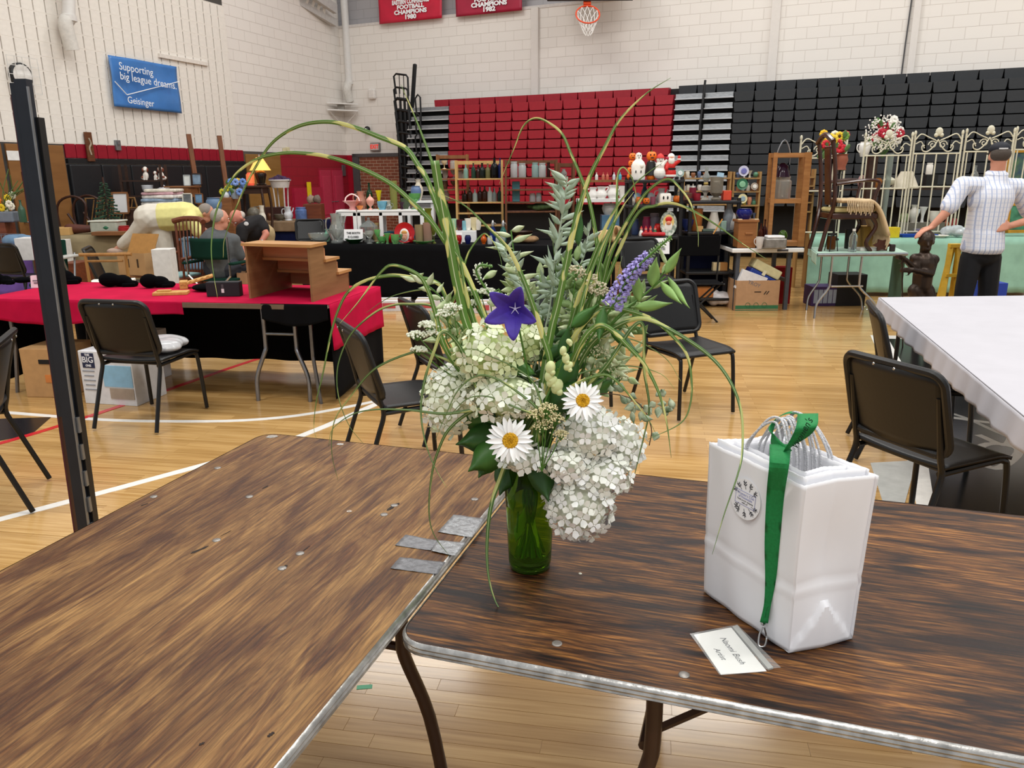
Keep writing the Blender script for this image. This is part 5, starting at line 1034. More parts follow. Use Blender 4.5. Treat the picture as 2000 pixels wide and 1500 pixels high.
p = gp(378, 562, ZRT); t = thing('wooden_stand', 'pale notched wooden ramp leaning on a block', 'stand', p, .35)
ob('ramp', G().box((.03, 0, .06), (.26, .13, .018), ry=-.25, bev=.004), wd_, t); ob('block', G().box((-.07, 0, .03), (.06, .13, .06), bev=.004), wd_, t)
for k in range(5): ob('notch', G().box((-.06 + .045 * k, -.062, .04 + .0115 * k), (.02, .012, .022), ry=-.25), wd_, t)
p = gp(440, 578, ZRT); t = thing('stand_box', 'flat black box with a white price tag before the wooden riser', 'box', p, .02); ob('body', G().box((0, 0, .055), (.25, .08, .11), bev=.006), mat('#1b1b1f', .7), t); ob('price_tag', G().box((.0, -.042, .045), (.02, .002, .03)), mat('#d8d8d8', .6), t); ob('slot', G().box((.0, -.041, .075), (.016, .002, .035)), mat('#4a4a4c', .5), t)
p = gp(75, 562, ZRT); t = thing('folded_card', 'pale pink printed card tented on the crimson cloth', 'card', p, .2); ob('front', G().box((0, 0, .05), (.1, .003, .1), rx=-.25), mat('#e2c3cc', .7), t); ob('back', G().box((0, .05, .05), (.1, .003, .1), rx=.25), mat('#e2c3cc', .7), t)
ob('print', G().box((0, -.013, .06), (.06, .001, .012), rx=-.25).box((0, -.008, .04), (.05, .001, .01), rx=-.25), mat('#7b6b74', .8), t)
p = gp(95, 778); t = thing('moving_box', 'brown moving box with a handle hole under the red table', 'box', (p.x, p.y + .2, 0), -.1); ob('body', G().box((0, 0, .19), (.34, .36, .38), bev=.006), mat('#b58c5c', .8, noise=.08), t)
ob('handle_hole', G().box((.02, -.182, .28), (.09, .006, .035), bev=.01), mat('#1a1512', .9), t); ob('printed_logo', G().box((.04, -.182, .15), (.06, .004, .06)), mat('#c77a3c', .8), t); ob('green_sticker', G().box((.12, -.182, .27), (.05, .004, .06), ry=.7), mat('#5f9a3c', .6), t)
p = gp(205, 790); t = thing('mattress_box', 'white printed mattress topper box under the red table', 'box', (p.x + .07, p.y + .16, 0), -.22); ob('body', G().box((.02, 0, .2), (.44, .34, .4), bev=.004), mat('#dfe0e2', .6), t)
ob('side_print', G().box((.11, -.172, .22), (.24, .004, .16)), mat('#8fc0dd', .5), t); ob('photo_print', G().box((.13, -.172, .09), (.2, .005, .08)), mat('#a99c8c', .5), t); ob('navy_panel', G().box((-.12, -.172, .33), (.1, .005, .11)), mat('#1b2547', .5), t)
for s_, dz, sz in (('THE', .372, .022), ('BIG', .335, .062), ('ONE', .292, .022)): text(s_, sz, mat('#e8eaf0', .6), t, (-.12, -.176, dz), (R(90), 0, 0), name='box_lettering', bold=.001)
for k in range(5): ob('text_line', G().box((-.13, -.172, .25 - .035 * k), (.1 - .02 * (k % 2), .003, .008)), mat('#8d9098', .7), t)
p = gp(295, 768); carton('white_carton', 'plain white carton beside the mattress topper box', 283, p.y + .45, 0, 70, 95, .3, '#dcdce0', -.2)
# ================================================================== WHITE COVERED TABLE
WT = [(1.84, 2.55), (3.7, 2.1), (4.5, 5.45), (2.62, 5.42)]; whc = mat('#b6b4ba', .7, noise=.03, ns=6, bump=.25)
wtb = skirted('white_covered_table', 'long table under crinkled white paper with black chairs beside it', WT, .75, whc, {3: (.11, whc, .016), 2: (.11, whc, .01), 0: (.11, whc, .01)}, leg_m=M_BMETAL)
# ================================================================== LEFT BOOTH
brownw, redw, darkw = wood('#8a5a33', '#6d4424', (2, 20, 20)), wood('#7a3f24', '#5f2d18', (2, 20, 20)), wood('#3f2619', '#2c190f', (2, 20, 20))
beige = cloth('#8f8164')
tb, ZBT = 10.75, .84
skirted('beige_cloth_table', 'sale table draped in a drab beige sheet by the black wall pads', [tuple(onx(105, tb, 0).xy), tuple(onx(330, tb + .3, 0).xy), tuple(onx(330, tb + .95, 0).xy), tuple(onx(125, tb + .65, 0).xy)], ZBT, beige, {0: (.78, beige, .05), 1: (.78, beige, .04)})
def picture(label, px, py_b, Y, w, h, fr, inner, lean=-.12, rz=0, name='picture_frame', cat='picture frame'):
 p = at(px, py_b, Y); W, H_ = mp(w, Y, p.z), mp(h, Y, p.z); t = thing(name, label, cat, p, rz); b_ = W * .1
 q = Matrix.Rotation(lean, 4, 'X'); g = G()
 for c, s in (((0, 0, b_ / 2), (W, .02, b_)), ((0, 0, H_ - b_ / 2), (W, .02, b_)), ((-W / 2 + b_ / 2, 0, H_ / 2), (b_, .02, H_)), ((W / 2 - b_ / 2, 0, H_ / 2), (b_, .02, H_))): g.box(c, s)
 g.V = [tuple(q @ Vector(v)) for v in g.V]; ob('frame', g, fr, t); g = G().box((0, .004, H_ / 2), (W - b_, .006, H_ - b_)); g.V = [tuple(q @ Vector(v)) for v in g.V]; ob('picture', g, inner, t); return t
Yb = tb + .4
carton('cardboard_tray', 'flattened tan cardboard carton with open flaps on the beige table', 118, tb + .3, ZBT, 46, 14, .3, '#c39a5f', .2)
one('leather_bag', 'folded brown leather bag on the beige table', 'bag', G().cap((-.14, 0, .07), (.16, 0, .07), .075, .05), mat('#5a3026', .5, bump=.3), onx(158, Yb, ZBT + .002), .1, None, True)
t = thing('storage_tub', 'clear plastic tub with green contents on the beige table', 'tub', onx(214, Yb, ZBT + .002)); ob('tub', G().box((0, 0, .09), (.4, .28, .17), bev=.03), mat('#c9cdbd', .25, alpha=.7), t); ob('contents', G().ell((.03, -.05, .09), (.12, .1, .06)), mat('#2f6a4c', .7), t); ob('lid', G().box((0, 0, .18), (.43, .3, .02), bev=.008), mat('#dadccf', .3), t)
it('red_tin', 'jar', 'round red tin on the beige table', 'tin', 244, Yb - .1, ZBT + .002, 22, 16, mat('#9c1f22', .3))
bx('wooden_tray', 'low wooden tray at the front of the beige table', 'tray', 217, tb + .12, ZBT + .002, 62, 7, .2, brownw)
bx('printed_carton', 'white carton printed with small black drawings beside the purple cloth', 'box', 60, tb - .9, .62, 30, 42, .25, mat('#dedcda', .7), .1)
bx('printed_carton', 'white carton half behind the black display stand', 'box', 120, tb - .25, .5, 32, 45, .25, mat('#d9d6d0', .7), .1)
bx('low_dresser', 'small red brown wooden dresser under the beige sheet', 'dresser', 160, tb - .75, 0, 34, 85, .4, redw)
t = thing('camp_chair', 'folded green camping chair with pale arm beside the red brown dresser', 'chair', onx(128, tb - 1.5, 0)); ob('back_fabric', G().box((0, 0, .66), (.26, .03, .5), rx=-.1, bev=.03), cloth('#14342a'), t); ob('seat_fabric', G().box((0, -.2, .42), (.3, .36, .05), bev=.02), cloth('#14342a'), t)
ob('arm', G().box((.19, -.12, .72), (.12, .34, .03), bev=.01), mat('#b9b9b4', .5), t); ob('leg', G().tube([(.2, .05, .75), (.26, -.25, 0)], .012), M_STEEL, t); ob('leg', G().tube([(-.2, .05, .75), (-.24, -.25, 0)], .012), M_STEEL, t); ob('leg', G().tube([(.22, -.25, .7), (.2, .1, 0)], .012), M_STEEL, t)
py_ = 9.95
skirted('purple_cloth_table', 'table under a lilac cloth beside the black chair', [tuple(onx(-60, py_, 0).xy), tuple(onx(78, py_ + .1, 0).xy), tuple(onx(85, py_ + .5, 0).xy), tuple(onx(-60, py_ + .5, 0).xy)], .74, cloth('#7a5fb0'), {0: (.6, cloth('#7a5fb0'), .02)})
blob('folded_blanket', 'folded blue and grey blanket heaped on the lilac table', 'blanket', onx(42, py_ + .25, .742), (.3, .25, .17), cloth('#6d8aa6'), 8)
g = G(); W_, H_ = .3, .16
for i in range(7): g.tube([(-.15 + .05 * i, -.12, 0), (-.15 + .05 * i, -.12, .16)], .003, 4).tube([(-.15 + .05 * i, .12, 0), (-.15 + .05 * i, .12, .16)], .003, 4)
for zz in (0.003, .08, .16): g.tube([(-.15, -.12, zz), (.15, -.12, zz), (.15, .12, zz), (-.15, .12, zz)], .004, 4, True)
one('wire_basket', 'grey wire basket on the lilac table', 'basket', g, M_STEEL, onx(10, py_ + .3, .742))
Yf = 10.5
bx('brown_bench', 'brown wooden stand holding the trough of yellow flowers', 'stand', 16, Yf, 0, 60, 150, .22, redw)
zt_ = mp(150, Yf, 0)
t = thing('flower_trough', 'grey trough planted with yellow and orange flowers', 'planter', onx(12, Yf - .05, zt_)); ob('trough', G().box((0, 0, .07), (.3, .16, .14), bev=.02), mat('#6f7680', .5), t)
rr = random.Random(9)
def bloom(t, p, r, col, n=8, mid=None):
 g = G()
 for k in range(n):
  a = 2 * math.pi * k / n; g.ell(Vector(p) + Vector((math.cos(a) * r * .6, -.2 * r, math.sin(a) * r * .6)), (r * .45, r * .2, r * .45), 6, 4)
 ob('bloom', g, mat(col, .6), t, 'all')
 if mid: ob('centre', G().ell(Vector(p) + Vector((0, -.35 * r, 0)), (r * .35, r * .2, r * .35), 8, 5), mat(mid, .8), t, 'all')
for i in range(11): bloom(t, (rr.uniform(-.15, .17), rr.uniform(-.08, .05), rr.uniform(.16, .36)), .05, rr.choice(('#e6c422', '#e0b81c', '#d8731c', '#e9e4d0')))
g = G()
for i in range(22): a = rr.uniform(-.5, .5); g.tube(bez([(rr.uniform(-.1, .1), 0, .12), (a * .4, rr.uniform(-.1, .1), .35), (a * .8, 0, rr.uniform(.35, .7))], 6), .005, 4)
ob('foliage', g, mat('#4c6a34', .6), t)
it('candle_holder', 'bottle', 'green bottle holding a pink candle next to the flower trough', 'candle', 46, Yf - .1, zt_, 13, 42, mat('#31513c', .3))
Yw = 12.25
t = thing('lounge_chair', 'old folding lounge chair with bentwood arms and a red canvas seat', 'chair', onx(180, Yw - .33, 0)); fr_ = mat('#3c2117', .45)
ob('seat_canvas', G().box((.12, 0, .75), (.34, .4, .03), ry=.95, bev=.01), cloth('#7a2a34'), t)
for s in (-.22, .22): ob('bent_arm', G().tube(bez([(-.05, s, 0), (-.2, s, .7), (-.22, s, 1.2), (.0, s, 1.35), (.2, s, 1.25), (.15, s, .95)], 22), .018, 7), fr_, t, True); ob('side_rail', G().tube([(-.08, s, 1.1), (.3, s, .45), (.42, s, 0)], .018, 7), fr_, t)
t = thing('bamboo_rack', 'slatted bamboo bed frame leaning on the black wall pads', 'rack', onx(228, Yw, 0), .25)
p0 = mp(190, Yw, .8);
for i in range(12): ob('slat', G().tube([(-.28 + .05 * i, .02, .78), (-.28 + .05 * i + .1, .12, 1.28)], .009, 6), wood('#8a6534', '#6f4d24'), t)
ob('frame', G().tube([(-.33, 0, .5), (-.3, .12, 1.3), (.4, .12, 1.3), (.55, 0, .5)], .018, 6), wood('#8a6534', '#6f4d24'), t)
for z in (.7, .85, 1.0, 1.15): ob('side_bar', G().tube([(.3, .03, z), (.52, .03, z)], .012, 6), wood('#8a6534', '#6f4d24'), t)
picture('white framed mirror leaning among the furniture by the beige table', 237, 418, Yw - .4, 33, 42, brownw, mat('#d9dadb', .15, noise=0), name='mirror', cat='mirror')
t = thing('christmas_tree', 'small sparse artificial christmas tree behind the storage tub', 'christmas tree', onx(216, Yw - .9, ZBT)); ob('trunk', G().tube([(0, 0, 0), (0, 0, .78)], .012, 6), fr_, t)
g = G()
for i in range(60):
 z = .1 + .62 * i / 60; a = i * 2.4; r_ = .24 * (1 - z / .8) + .02; g.tube([(0, 0, z), (math.cos(a) * r_, math.sin(a) * r_, z - .02)], [.006, .014], 5)
ob('branches', g, mat('#24402c', .8, noise=.2), t)['kind'] = 'stuff'
Ye = 12.9; et = thing('display_shelf', 'dark wooden open display shelf against the black wall pads', 'shelf', onx(306, Ye, 0), .1); W_ = mp(74, Ye, 1)
zs = [at(306, 353, Ye).z, at(306, 383, Ye).z, .75, .35]
for x in (-W_ / 2, W_ / 2):
 for y in (-.13, .13): ob('post', G().box((x, y, (zs[0] + .25) / 2), (.035, .035, zs[0] + .25)), darkw, et)
for z in zs: ob('shelf_board', G().box((0, 0, z), (W_, .3, .022)), darkw, et)
def dog(px, h, label, Y, z, flip=1):
 p = onx(px, Y, z); k = mp(h, Y, z); t = thing('dog_figurine', label, 'figurine', p, 0, 'spaniel figurines'); wm = mat('#e6dfd6', .25)
 g = G().ell((0, 0, k * .3), (k * .2, k * .17, k * .3)).ell((flip * k * .16, 0, k * .14), (k * .22, k * .16, k * .14)).ell((-flip * k * .02, -.02 * k, k * .75), (k * .17, k * .16, k * .2)).ell((-flip * .02 * k, -k * .16, k * .7), (k * .08, k * .1, k * .08)).cap((-k * .1, -k * .1, k * .4), (-k * .1, -k * .12, k * .02), k * .06, k * .07).cap((k * .08, -k * .1, k * .4), (k * .08, -k * .12, k * .02), k * .06, k * .07)
 ob('body', baked(g, k / 26, 3, m=wm, name='body'), None, t)
 for s in (-1, 1): ob('ear', G().ell((s * k * .17, -.02 * k, k * .7), (k * .06, k * .09, k * .15)), mat('#7a3a26', .3), t, 'all')
 ob('patch', G().ell((flip * k * .2, -.1 * k, k * .2), (k * .1, k * .08, k * .1)), mat('#8a4a34', .3), t, 'all')
dog(286, 27, 'spaniel figurine sitting alone on the shelf end', Ye - .02, zs[0] + .012, -1); dog(316, 27, 'large spaniel figurine beside the small one', Ye - .02, zs[0] + .012, 1); dog(305, 18, 'small spaniel figurine between the large ones', Ye - .08, zs[0] + .012, 1)
it('bowl', 'bowl', 'white china bowl under the figurine shelf', 'bowl', 290, Ye - .05, zs[1] + .012, 22, 20, mat('#cfd2d8', .25)); it('tureen', 'covered', 'white covered tureen under the figurine shelf', 'tureen', 322, Ye - .05, zs[1] + .012, 26, 20, mat('#c9c6cc', .25))
Yq = 12.15; z = at(318, 409, Yq).z
bx('quilt_table', 'plain dark table under the stack of quilts', 'table', 318, Yq, 0, 76, mp(1, 1) and (z / mp(1, Yq, .5)), .5, darkw)
for i, (c, h_) in enumerate((('#c9a9b4', 8), ('#d8d4cc', 7), ('#8fa3b8', 6), ('#e2ddd6', 7), ('#caa0a8', 5), ('#d9d2c2', 6))):
 H_ = mp(h_, Yq, z); g = G().box((0, 0, H_ / 2), (mp(70 - 2 * i, Yq, z), .42, H_), bev=H_ * .45); one('quilt', ['pale pink quilt at the bottom of the stack', 'off white quilt second from the bottom of the stack', 'grey blue quilt in the middle of the stack', 'cream quilt above the grey blue one', 'rose quilt near the top of the stack', 'sand coloured quilt on top of the stack'][i], 'quilt', g, mat(c, .9, noise=.3, ns=14), onx(318 + (i % 2) * 3, Yq, z), .1 * (i % 3 - 1), 'folded quilts', True); z += H_
Yn = 12.6; zn = at(378, 363, Yn).z; t = thing('nightstand', 'honey brown nightstand with one drawer and framed pictures on top', 'nightstand', onx(378, Yn, 0), -.1); W_ = mp(50, Yn, 1)
ob('top', G().box((0, 0, zn - .012), (W_ * 1.08, .36, .024), bev=.006), brownw, t); dr = ob('drawer', G().box((0, -.01, zn - .1), (W_ * .9, .32, .14)), brownw, t); ob('knob', G().ell((0, -.18, zn - .1), (.014,) * 3), M_STEEL, dr)
for x in (-1, 1):
 for y in (-.14, .14): ob('leg', G().box((x * W_ * .44, y, (zn - .03) / 2), (.04, .04, zn - .03)), brownw, t)
ob('lower_shelf', G().box((0, 0, .35), (W_ * .9, .3, .02)), brownw, t)
picture('small framed picture tilted at the end of the nightstand', 366, 363, Yn - .05, 13, 21, mat('#9aa0a0', .3), mat('#c9ccc8', .3), -.2, .2)
picture('dark framed blue picture on the nightstand', 385, 362, Yn + .02, 20, 23, darkw, mat('#7d93a8', .4, noise=.4, ns=10))
picture('framed photograph standing behind the bending person', 367, 405, Yn - .5, 19, 27, mat('#d8d4c6', .5), mat('#6b6f70', .4, noise=.4, ns=10))
picture('blue print in a wooden frame under the nightstand drawer', 389, 398, Yn - .3, 17, 20, brownw, mat('#6f93b4', .4, noise=.4, ns=10))
for px, y0, y1, lab in ((371, 262, 340, 'tall bare wooden post leaning above the nightstand'), (431, 265, 372, 'tall wooden post leaning beside the blue flowers')):
 a, b_ = at(px - 3, y0, 13.2), at(px + 6, y1, 13.0); b0 = Vector((b_.x + .1, b_.y, 0)); one('wooden_post', lab, 'post', G().bar(tuple(b0 * 0), tuple(a - b0), .07, .04), wood('#7d4a26', '#63381b', (20, 20, 2)), b0)
p = sgn(167, 287, 'L') + nl * .08; t = thing('carved_plank', 'short wooden plank with carved scroll hung on the red band', 'plank', p, azL); ob('board', G().box((0, 0, 0), (.13, .03, .44), bev=.005), wood('#6d3f20', '#54301a'), t); ob('carving', G().tube(bez([(0, .02, -.12), (.02, .02, -.02), (-.02, .02, .05), (.01, .02, .13)], 14), .012, 5), mat('#b0a08a', .6), t)
cb_, W_, H_ = carton('open_carton', 'tan corrugated carton with its flap raised', 282, 9.6, .46, 66, 42, .36, '#b58f62', -.35, True)
ob('flap', G().box((W_ * .1, -.0, H_ + .1), (W_ * .98, .006, .26), rx=-.5), mat('#a8793f', .8), cb_); [ob('hand_slot', G().box((W_ * x, -.186, H_ * .55), (.02, .005, .1)), mat('#3a2b1c', .9), cb_) for x in (-.1, .25)]
t = thing('folding_stool', 'low wooden stool under the tan corrugated carton', 'stool', onx(282, 9.6, 0)); ob('seat', G().box((0, 0, .44), (.4, .34, .03), bev=.008), brownw, t)
for x in (-.16, .16):
 for y in (-.13, .13): ob('leg', G().box((x, y, .215), (.04, .04, .43)), brownw, t)
t, W_, H_ = carton('banker_box', 'white banker box with a lift off lid behind the red table', 222, 7.9, .35, 74, 44, .36, '#dcd8d0', .25); ob('lid', G().box((0, 0, H_ - .03), (W_ * 1.04, .38, .08), bev=.006), mat('#e4e1da', .7), t); ob('hand_hole', G().ell((W_ * .3, -.182, H_ * .6), (.035, .006, .016)), mat('#2a2622', .9), t); ob('printed_panel', G().box((W_ * .3, -.182, H_ * .35), (.13, .004, .06)), mat('#9a958c', .7), t)
t = thing('wooden_frame_chair', 'slim pale wooden arm frame in front of the banker box', 'chair frame', onx(233, 7.3, 0)); w_ = wood('#a9783f', '#94642f', (20, 2, 2))
z1 = at(233, 497, 7.3).z; g1 = mp(92, 7.3, .8) / 2; ob('top_rail', G().tube([(-g1 * 1.1, 0, z1), (g1 * 1.1, 0, z1)], .016), w_, t); ob('lower_rail', G().tube([(-g1 * .8, 0, z1 - .06), (g1 * .7, 0, z1 - .06)], .011), w_, t)
for x in (-g1 * .85, g1 * .85): ob('leg', G().tube([(x, 0, z1), (x * .95, 0, 0)], .015), w_, t)
bx('wood_plinth', 'low brown crate holding up the banker box', 'crate', 222, 7.9, 0, 80, .35 / mp(1, 7.9, .2), .4, redw)
blob('paper_heap', 'heap of white and green packing paper behind the velvet busts', 'paper', onx(300, 7.2, .45), (.4, .2, .13), mat('#cfe0cc', .8, noise=.4, ns=12, col2='#4f9a5c'), 5); bx('paper_crate', 'grey crate under the heap of packing paper', 'crate', 300, 7.2, 0, 84, 92, .3, mat('#6b6864', .7))
bx('tall_carton', 'tall white carton with black print behind the windsor chair', 'box', 338, 8.5, 0, 34, 150, .2, mat('#d4d2ce', .7), .1)
t = thing('windsor_chair', 'brown spindle back wooden chair beside the blue tub', 'chair', onx(361, 9.35, 0), -.5)
ob('seat', G().box((0, 0, .44), (.46, .42, .04), bev=.02), redw, t); ob('cushion', G().box((.02, -.02, .475), (.36, .34, .03), bev=.012), cloth('#8fb0b0'), t); zc = 1.12
ob('crest_rail', G().tube(bez([(-.27, .2, zc - .03), (-.13, .26, zc), (.13, .26, zc), (.27, .2, zc - .03)], 12), .032, 8), redw, t, True)
for i in range(7): x = -.18 + .06 * i; ob('spindle', G().tube([(x * .9, .18, .46), (x * 1.15, .24, zc)], .008, 6), redw, t)
for s in (-1, 1): ob('arm', G().tube(bez([(s * .24, .22, .72), (s * .26, .05, .7), (s * .25, -.16, .68)], 10), .02, 7), redw, t, True); ob('arm_post', G().tube([(s * .22, -.12, .46), (s * .25, -.14, .68)], .013, 6), redw, t); ob('arm_post', G().tube([(s * .21, .18, .46), (s * .25, .22, 1.08)], .016, 6), redw, t)
for sx in (-1, 1):
 for sy in (-1, 1): ob('leg', G().tube([(sx * .17, sy * .15, .43), (sx * .22, sy * .2, 0)], .018, 7), redw, t)
t = thing('plastic_tub', 'light blue plastic storage tub behind the seated man', 'tub', onx(392, 10.4, .42)); ob('body', G().box((0, 0, .2), (.34, .3, .4), bev=.03), mat('#7fa9cf', .45), t); ob('rim', G().box((0, 0, .4), (.38, .34, .03), bev=.01), mat('#7fa9cf', .45), t)
bx('tub_stand', 'brown crate supporting the light blue tub', 'crate', 392, 10.4, 0, 46, .42 / mp(1, 10.4, .2), .3, redw)
it('water_jug', 'pot', 'blue plastic jug beside the flower pitchers', 'jug', 420, 11.2, at(420, 420, 11.2).z, 30, 33, mat('#5f7896', .5)); z = at(420, 420, 11.2).z
bx('small_dresser', 'honey coloured drawer chest under the blue flowers', 'dresser', 455, 12.0, 0, 44, at(455, 388, 12.0).z / mp(1, 12.0, .7), .4, brownw); bx('jug_stand', 'dark stand under the blue jug', 'stand', 420, 11.2, 0, 34, z / mp(1, 11.2, .5), .3, darkw)
zd = at(455, 388, 12.0).z; bp_ = it('milk_pitcher', 'pitcher', 'white pitcher of yellow flowers on the honey coloured chest', 'pitcher', 443, 11.9, zd, 14, 20, mat('#d9dde0', .3), None, 'l')
def bunch(label, px, py, Y, z0, cols, n, r, spread, name='cut_flowers'):
 p = onx(px, Y, z0); t = thing(name, label, 'flowers', p); dz = at(px, py, Y).z - z0; q = random.Random(px); g = G()
 for i in range(n):
  e = Vector((q.uniform(-spread, spread), q.uniform(-spread, spread) * .6, dz + q.uniform(-spread, spread) * .8)); g.tube([(0, 0, .02), tuple(e)], .004, 4); c = q.choice(cols); bloom(t, e, r, c[0], 8, c[1])
 for i in range(n): e = Vector((q.uniform(-1, 1) * spread * 1.2, q.uniform(-.5, .5) * spread, dz + q.uniform(-1.1, .8) * spread)); g.ell(e, (r * .5, r * .2, r * .9), 6, 4, Quaternion((0, 1, 0), q.uniform(-1, 1)))
 ob('stems_and_leaves', g, mat('#4a6b35', .6, noise=.2), t)['kind'] = 'stuff'; return t
bunch('yellow blooms in the white pitcher', 445, 366, 11.9, zd + .1, [('#d8b02c', '#3f2a18'), ('#c9c23a', None)], 7, .045, .09)
it('crock', 'cylinder', 'grey crock of blue hydrangeas on the honey coloured chest', 'crock', 459, 11.9, zd, 15, 18, mat('#8b95a0', .5)); bunch('blue hydrangeas and sunflowers in the grey crock', 462, 364, 11.9, zd + .1, [('#6d8fd0', None), ('#7f9bd8', None), ('#dcae28', '#3a2616')], 9, .055, .12)
Yl = 14.0; zl = at(508, 362, Yl).z
t = thing('side_table', 'dark cabriole side table under the lit lamps', 'table', onx(508, Yl, 0)); W_ = mp(56, Yl, 1); ob('top', G().box((0, 0, zl - .02), (W_, .5, .04), bev=.01), darkw, t); ob('apron', G().box((0, 0, zl - .09), (W_ * .85, .42, .1)), darkw, t)
for sx in (-1, 1):
 for sy in (-1, 1): ob('leg', G().tube(bez([(sx * W_ * .42, sy * .2, zl - .05), (sx * W_ * .47, sy * .22, zl * .7), (sx * W_ * .4, sy * .19, zl * .3), (sx * W_ * .44, sy * .21, 0)], 12), .024, 7), darkw, t, True)
t = thing('table_lamp', 'lit table lamp with a cone shaped yellow shade and black urn base', 'lamp', onx(511, Yl, zl)); k = mp(1, Yl, 1.2)
ob('base', G().lathe([(9 * k, 0), (10 * k, 2 * k), (7 * k, 4 * k), (9 * k, 12 * k), (11 * k, 20 * k), (9 * k, 25 * k), (3 * k, 28 * k)], 16), mat('#1d1813', .2), t, True)
sh = mat('#e8b25a', .7, emit=.9); ob('shade', G().lathe([(20 * k, 28 * k), (6 * k, 52 * k), (5.6 * k, 52 * k), (19.6 * k, 28 * k)], 20), sh, t, True); ob('finial', G().lathe([(1.5 * k, 52 * k), (2 * k, 55 * k), (.1 * k, 58 * k)], 8), M_STEEL, t); ob('bulb', G().ell((0, 0, 36 * k), (3 * k, 3 * k, 4 * k)), mat('#ffd9a0', .5, emit=12), t)
t = thing('vase_lamp', 'small glowing red patterned lamp beside the yellow shaded one', 'lamp', onx(490, Yl - .1, zl)); ob('body', G().lathe([(6 * k, 0), (7 * k, 3 * k), (7.5 * k, 12 * k), (6 * k, 22 * k), (4 * k, 24 * k)], 14), mat('#d8523a', .5, noise=.5, ns=25, emit=.5), t, True); ob('shade_band', G().lathe([(8 * k, 4 * k), (8 * k, 21 * k)], 8), mat('#e89a5a', .5, emit=.4, alpha=.45), t)
l = bpy.data.lights.new('lamp_glow', 'POINT'); l.energy = 6; l.color = (1, .72, .4); l.shadow_soft_size = .1; lo_ = bpy.data.objects.new('lamp_glow', l); COL.objects.link(lo_); lo_.location = onx(511, Yl, zl + 33 * k)
Yv = 14.6; nv = cloth('#14193a'); tn = cloth('#8a745c')
skirted('navy_skirt_table', 'table with a tan runner and a navy skirt full of bric a brac', [tuple(onx(500, Yv, 0).xy), tuple(onx(618, Yv - .1, 0).xy), tuple(onx(650, Yv + .8, 0).xy), tuple(onx(520, Yv + .9, 0).xy)], .8, tn, {0: (.72, nv, .015), 1: (.72, nv, .015)})
tag(dropsheet(onx(500, Yv - .03, 0), onx(612, Yv - .13, 0), .803, .62, tn, None, .006, off=.03, name='tan_runner'), 'tan cloth runner hanging over the navy skirt', 'cloth')
for (nm, kd, lab, cat, px, w, h, c) in (('plate', 'ball', 'octagonal dark plate standing on the bric a brac table', 'plate', 497, 26, 26, '#6f6a5c'), ('pot', 'pot', 'small brown pot on the bric a brac table', 'pot', 527, 9, 14, '#6a4028'), ('ironstone_pitcher', 'pitcher', 'white ironstone pitcher on the bric a brac table', 'pitcher', 564, 18, 26, '#d3d6da'), ('transfer_jar', 'jar', 'blue and white patterned jar on the bric a brac table', 'jar', 589, 22, 25, '#5a74a8'), ('silver_dish', 'bowl', 'tarnished silver dish on the bric a brac table', 'dish', 548, 24, 12, '#6c665a')):
 it(nm, kd, lab, cat, px, Yv + .25, .8, w, h, mat(c, .35, noise=.25, ns=14), None, 'l' if kd == 'pitcher' else None)
bx('wooden_chest', 'brown wooden chest at the end of the bric a brac table', 'chest', 615, Yv + .45, .8, 34, 30, .3, redw); bx('lidded_box', 'dark red box behind the white ironstone pitcher', 'box', 538, Yv + .6, .8, 34, 24, .3, mat('#3d1f1a', .5))
for i, (px, c, lab) in enumerate(((608, '#8f7a68', 'grey brown figurine group on the wooden chest'), (620, '#6b5a50', 'dark figurine group on the wooden chest'))): blob('figurine_group', lab, 'figurine', onx(px, Yv + .45, .8 + mp(30, Yv + .45, .8)), (.1, .08, .15), mat(c, .5), 30 + i)
it('oriental_vase', 'vase', 'dark patterned vase by the blue flowers', 'vase', 470, 12.4, at(470, 388, 12.4).z, 12, 38, mat('#6a4038', .4, noise=.4, ns=12)); bx('vase_stand', 'dark pedestal under the patterned vase', 'pedestal', 470, 12.4, 0, 16, at(470, 388, 12.4).z / mp(1, 12.4, .6), .15, darkw)
it('white_footed_vase', 'pitcher', 'tall cream boot shaped vase next to the side table', 'vase', 514, Yl - .6, .8, 14, 38, mat('#d9d4c6', .4))
Yk = 15.2; zk = at(560, 352, Yk).z; t = thing('wicker_stand', 'white wicker plant stand with a dark purple plant', 'plant stand', onx(560, Yk, 0)); k = mp(1, Yk, 1.3); wk_ = mat('#d8d4d0', .6)
ob('basket', G().lathe([(16 * k, zk - 14 * k), (19 * k, zk - 2 * k), (20 * k, zk), (18 * k, zk), (15 * k, zk - 12 * k)], 18), wk_, t, True); ob('rim', G().tube([(20 * k * math.cos(a), 20 * k * math.sin(a), zk) for a in [i * math.pi / 9 for i in range(18)]], .014, 6, True), wk_, t)
for i in range(4): a = i * math.pi / 2 + .7; ob('leg', G().tube(bez([(15 * k * math.cos(a), 15 * k * math.sin(a), zk - 10 * k), (13 * k * math.cos(a), 13 * k * math.sin(a), zk * .6), (17 * k * math.cos(a), 17 * k * math.sin(a), 0)], 12), .014, 6), wk_, t, True)
g = G(); rr = random.Random(2)
for i in range(70): a = rr.uniform(0, 6.28); s = math.sqrt(rr.random()) * 17 * k; g.ell((math.cos(a) * s, math.sin(a) * s, zk + rr.uniform(0, 9) * k * (1 - s / (20 * k))), (.05, .04, .035), 6, 4)
ob('purple_plant', g, mat('#3b2448', .7, noise=.4, ns=15), t)['kind'] = 'stuff'
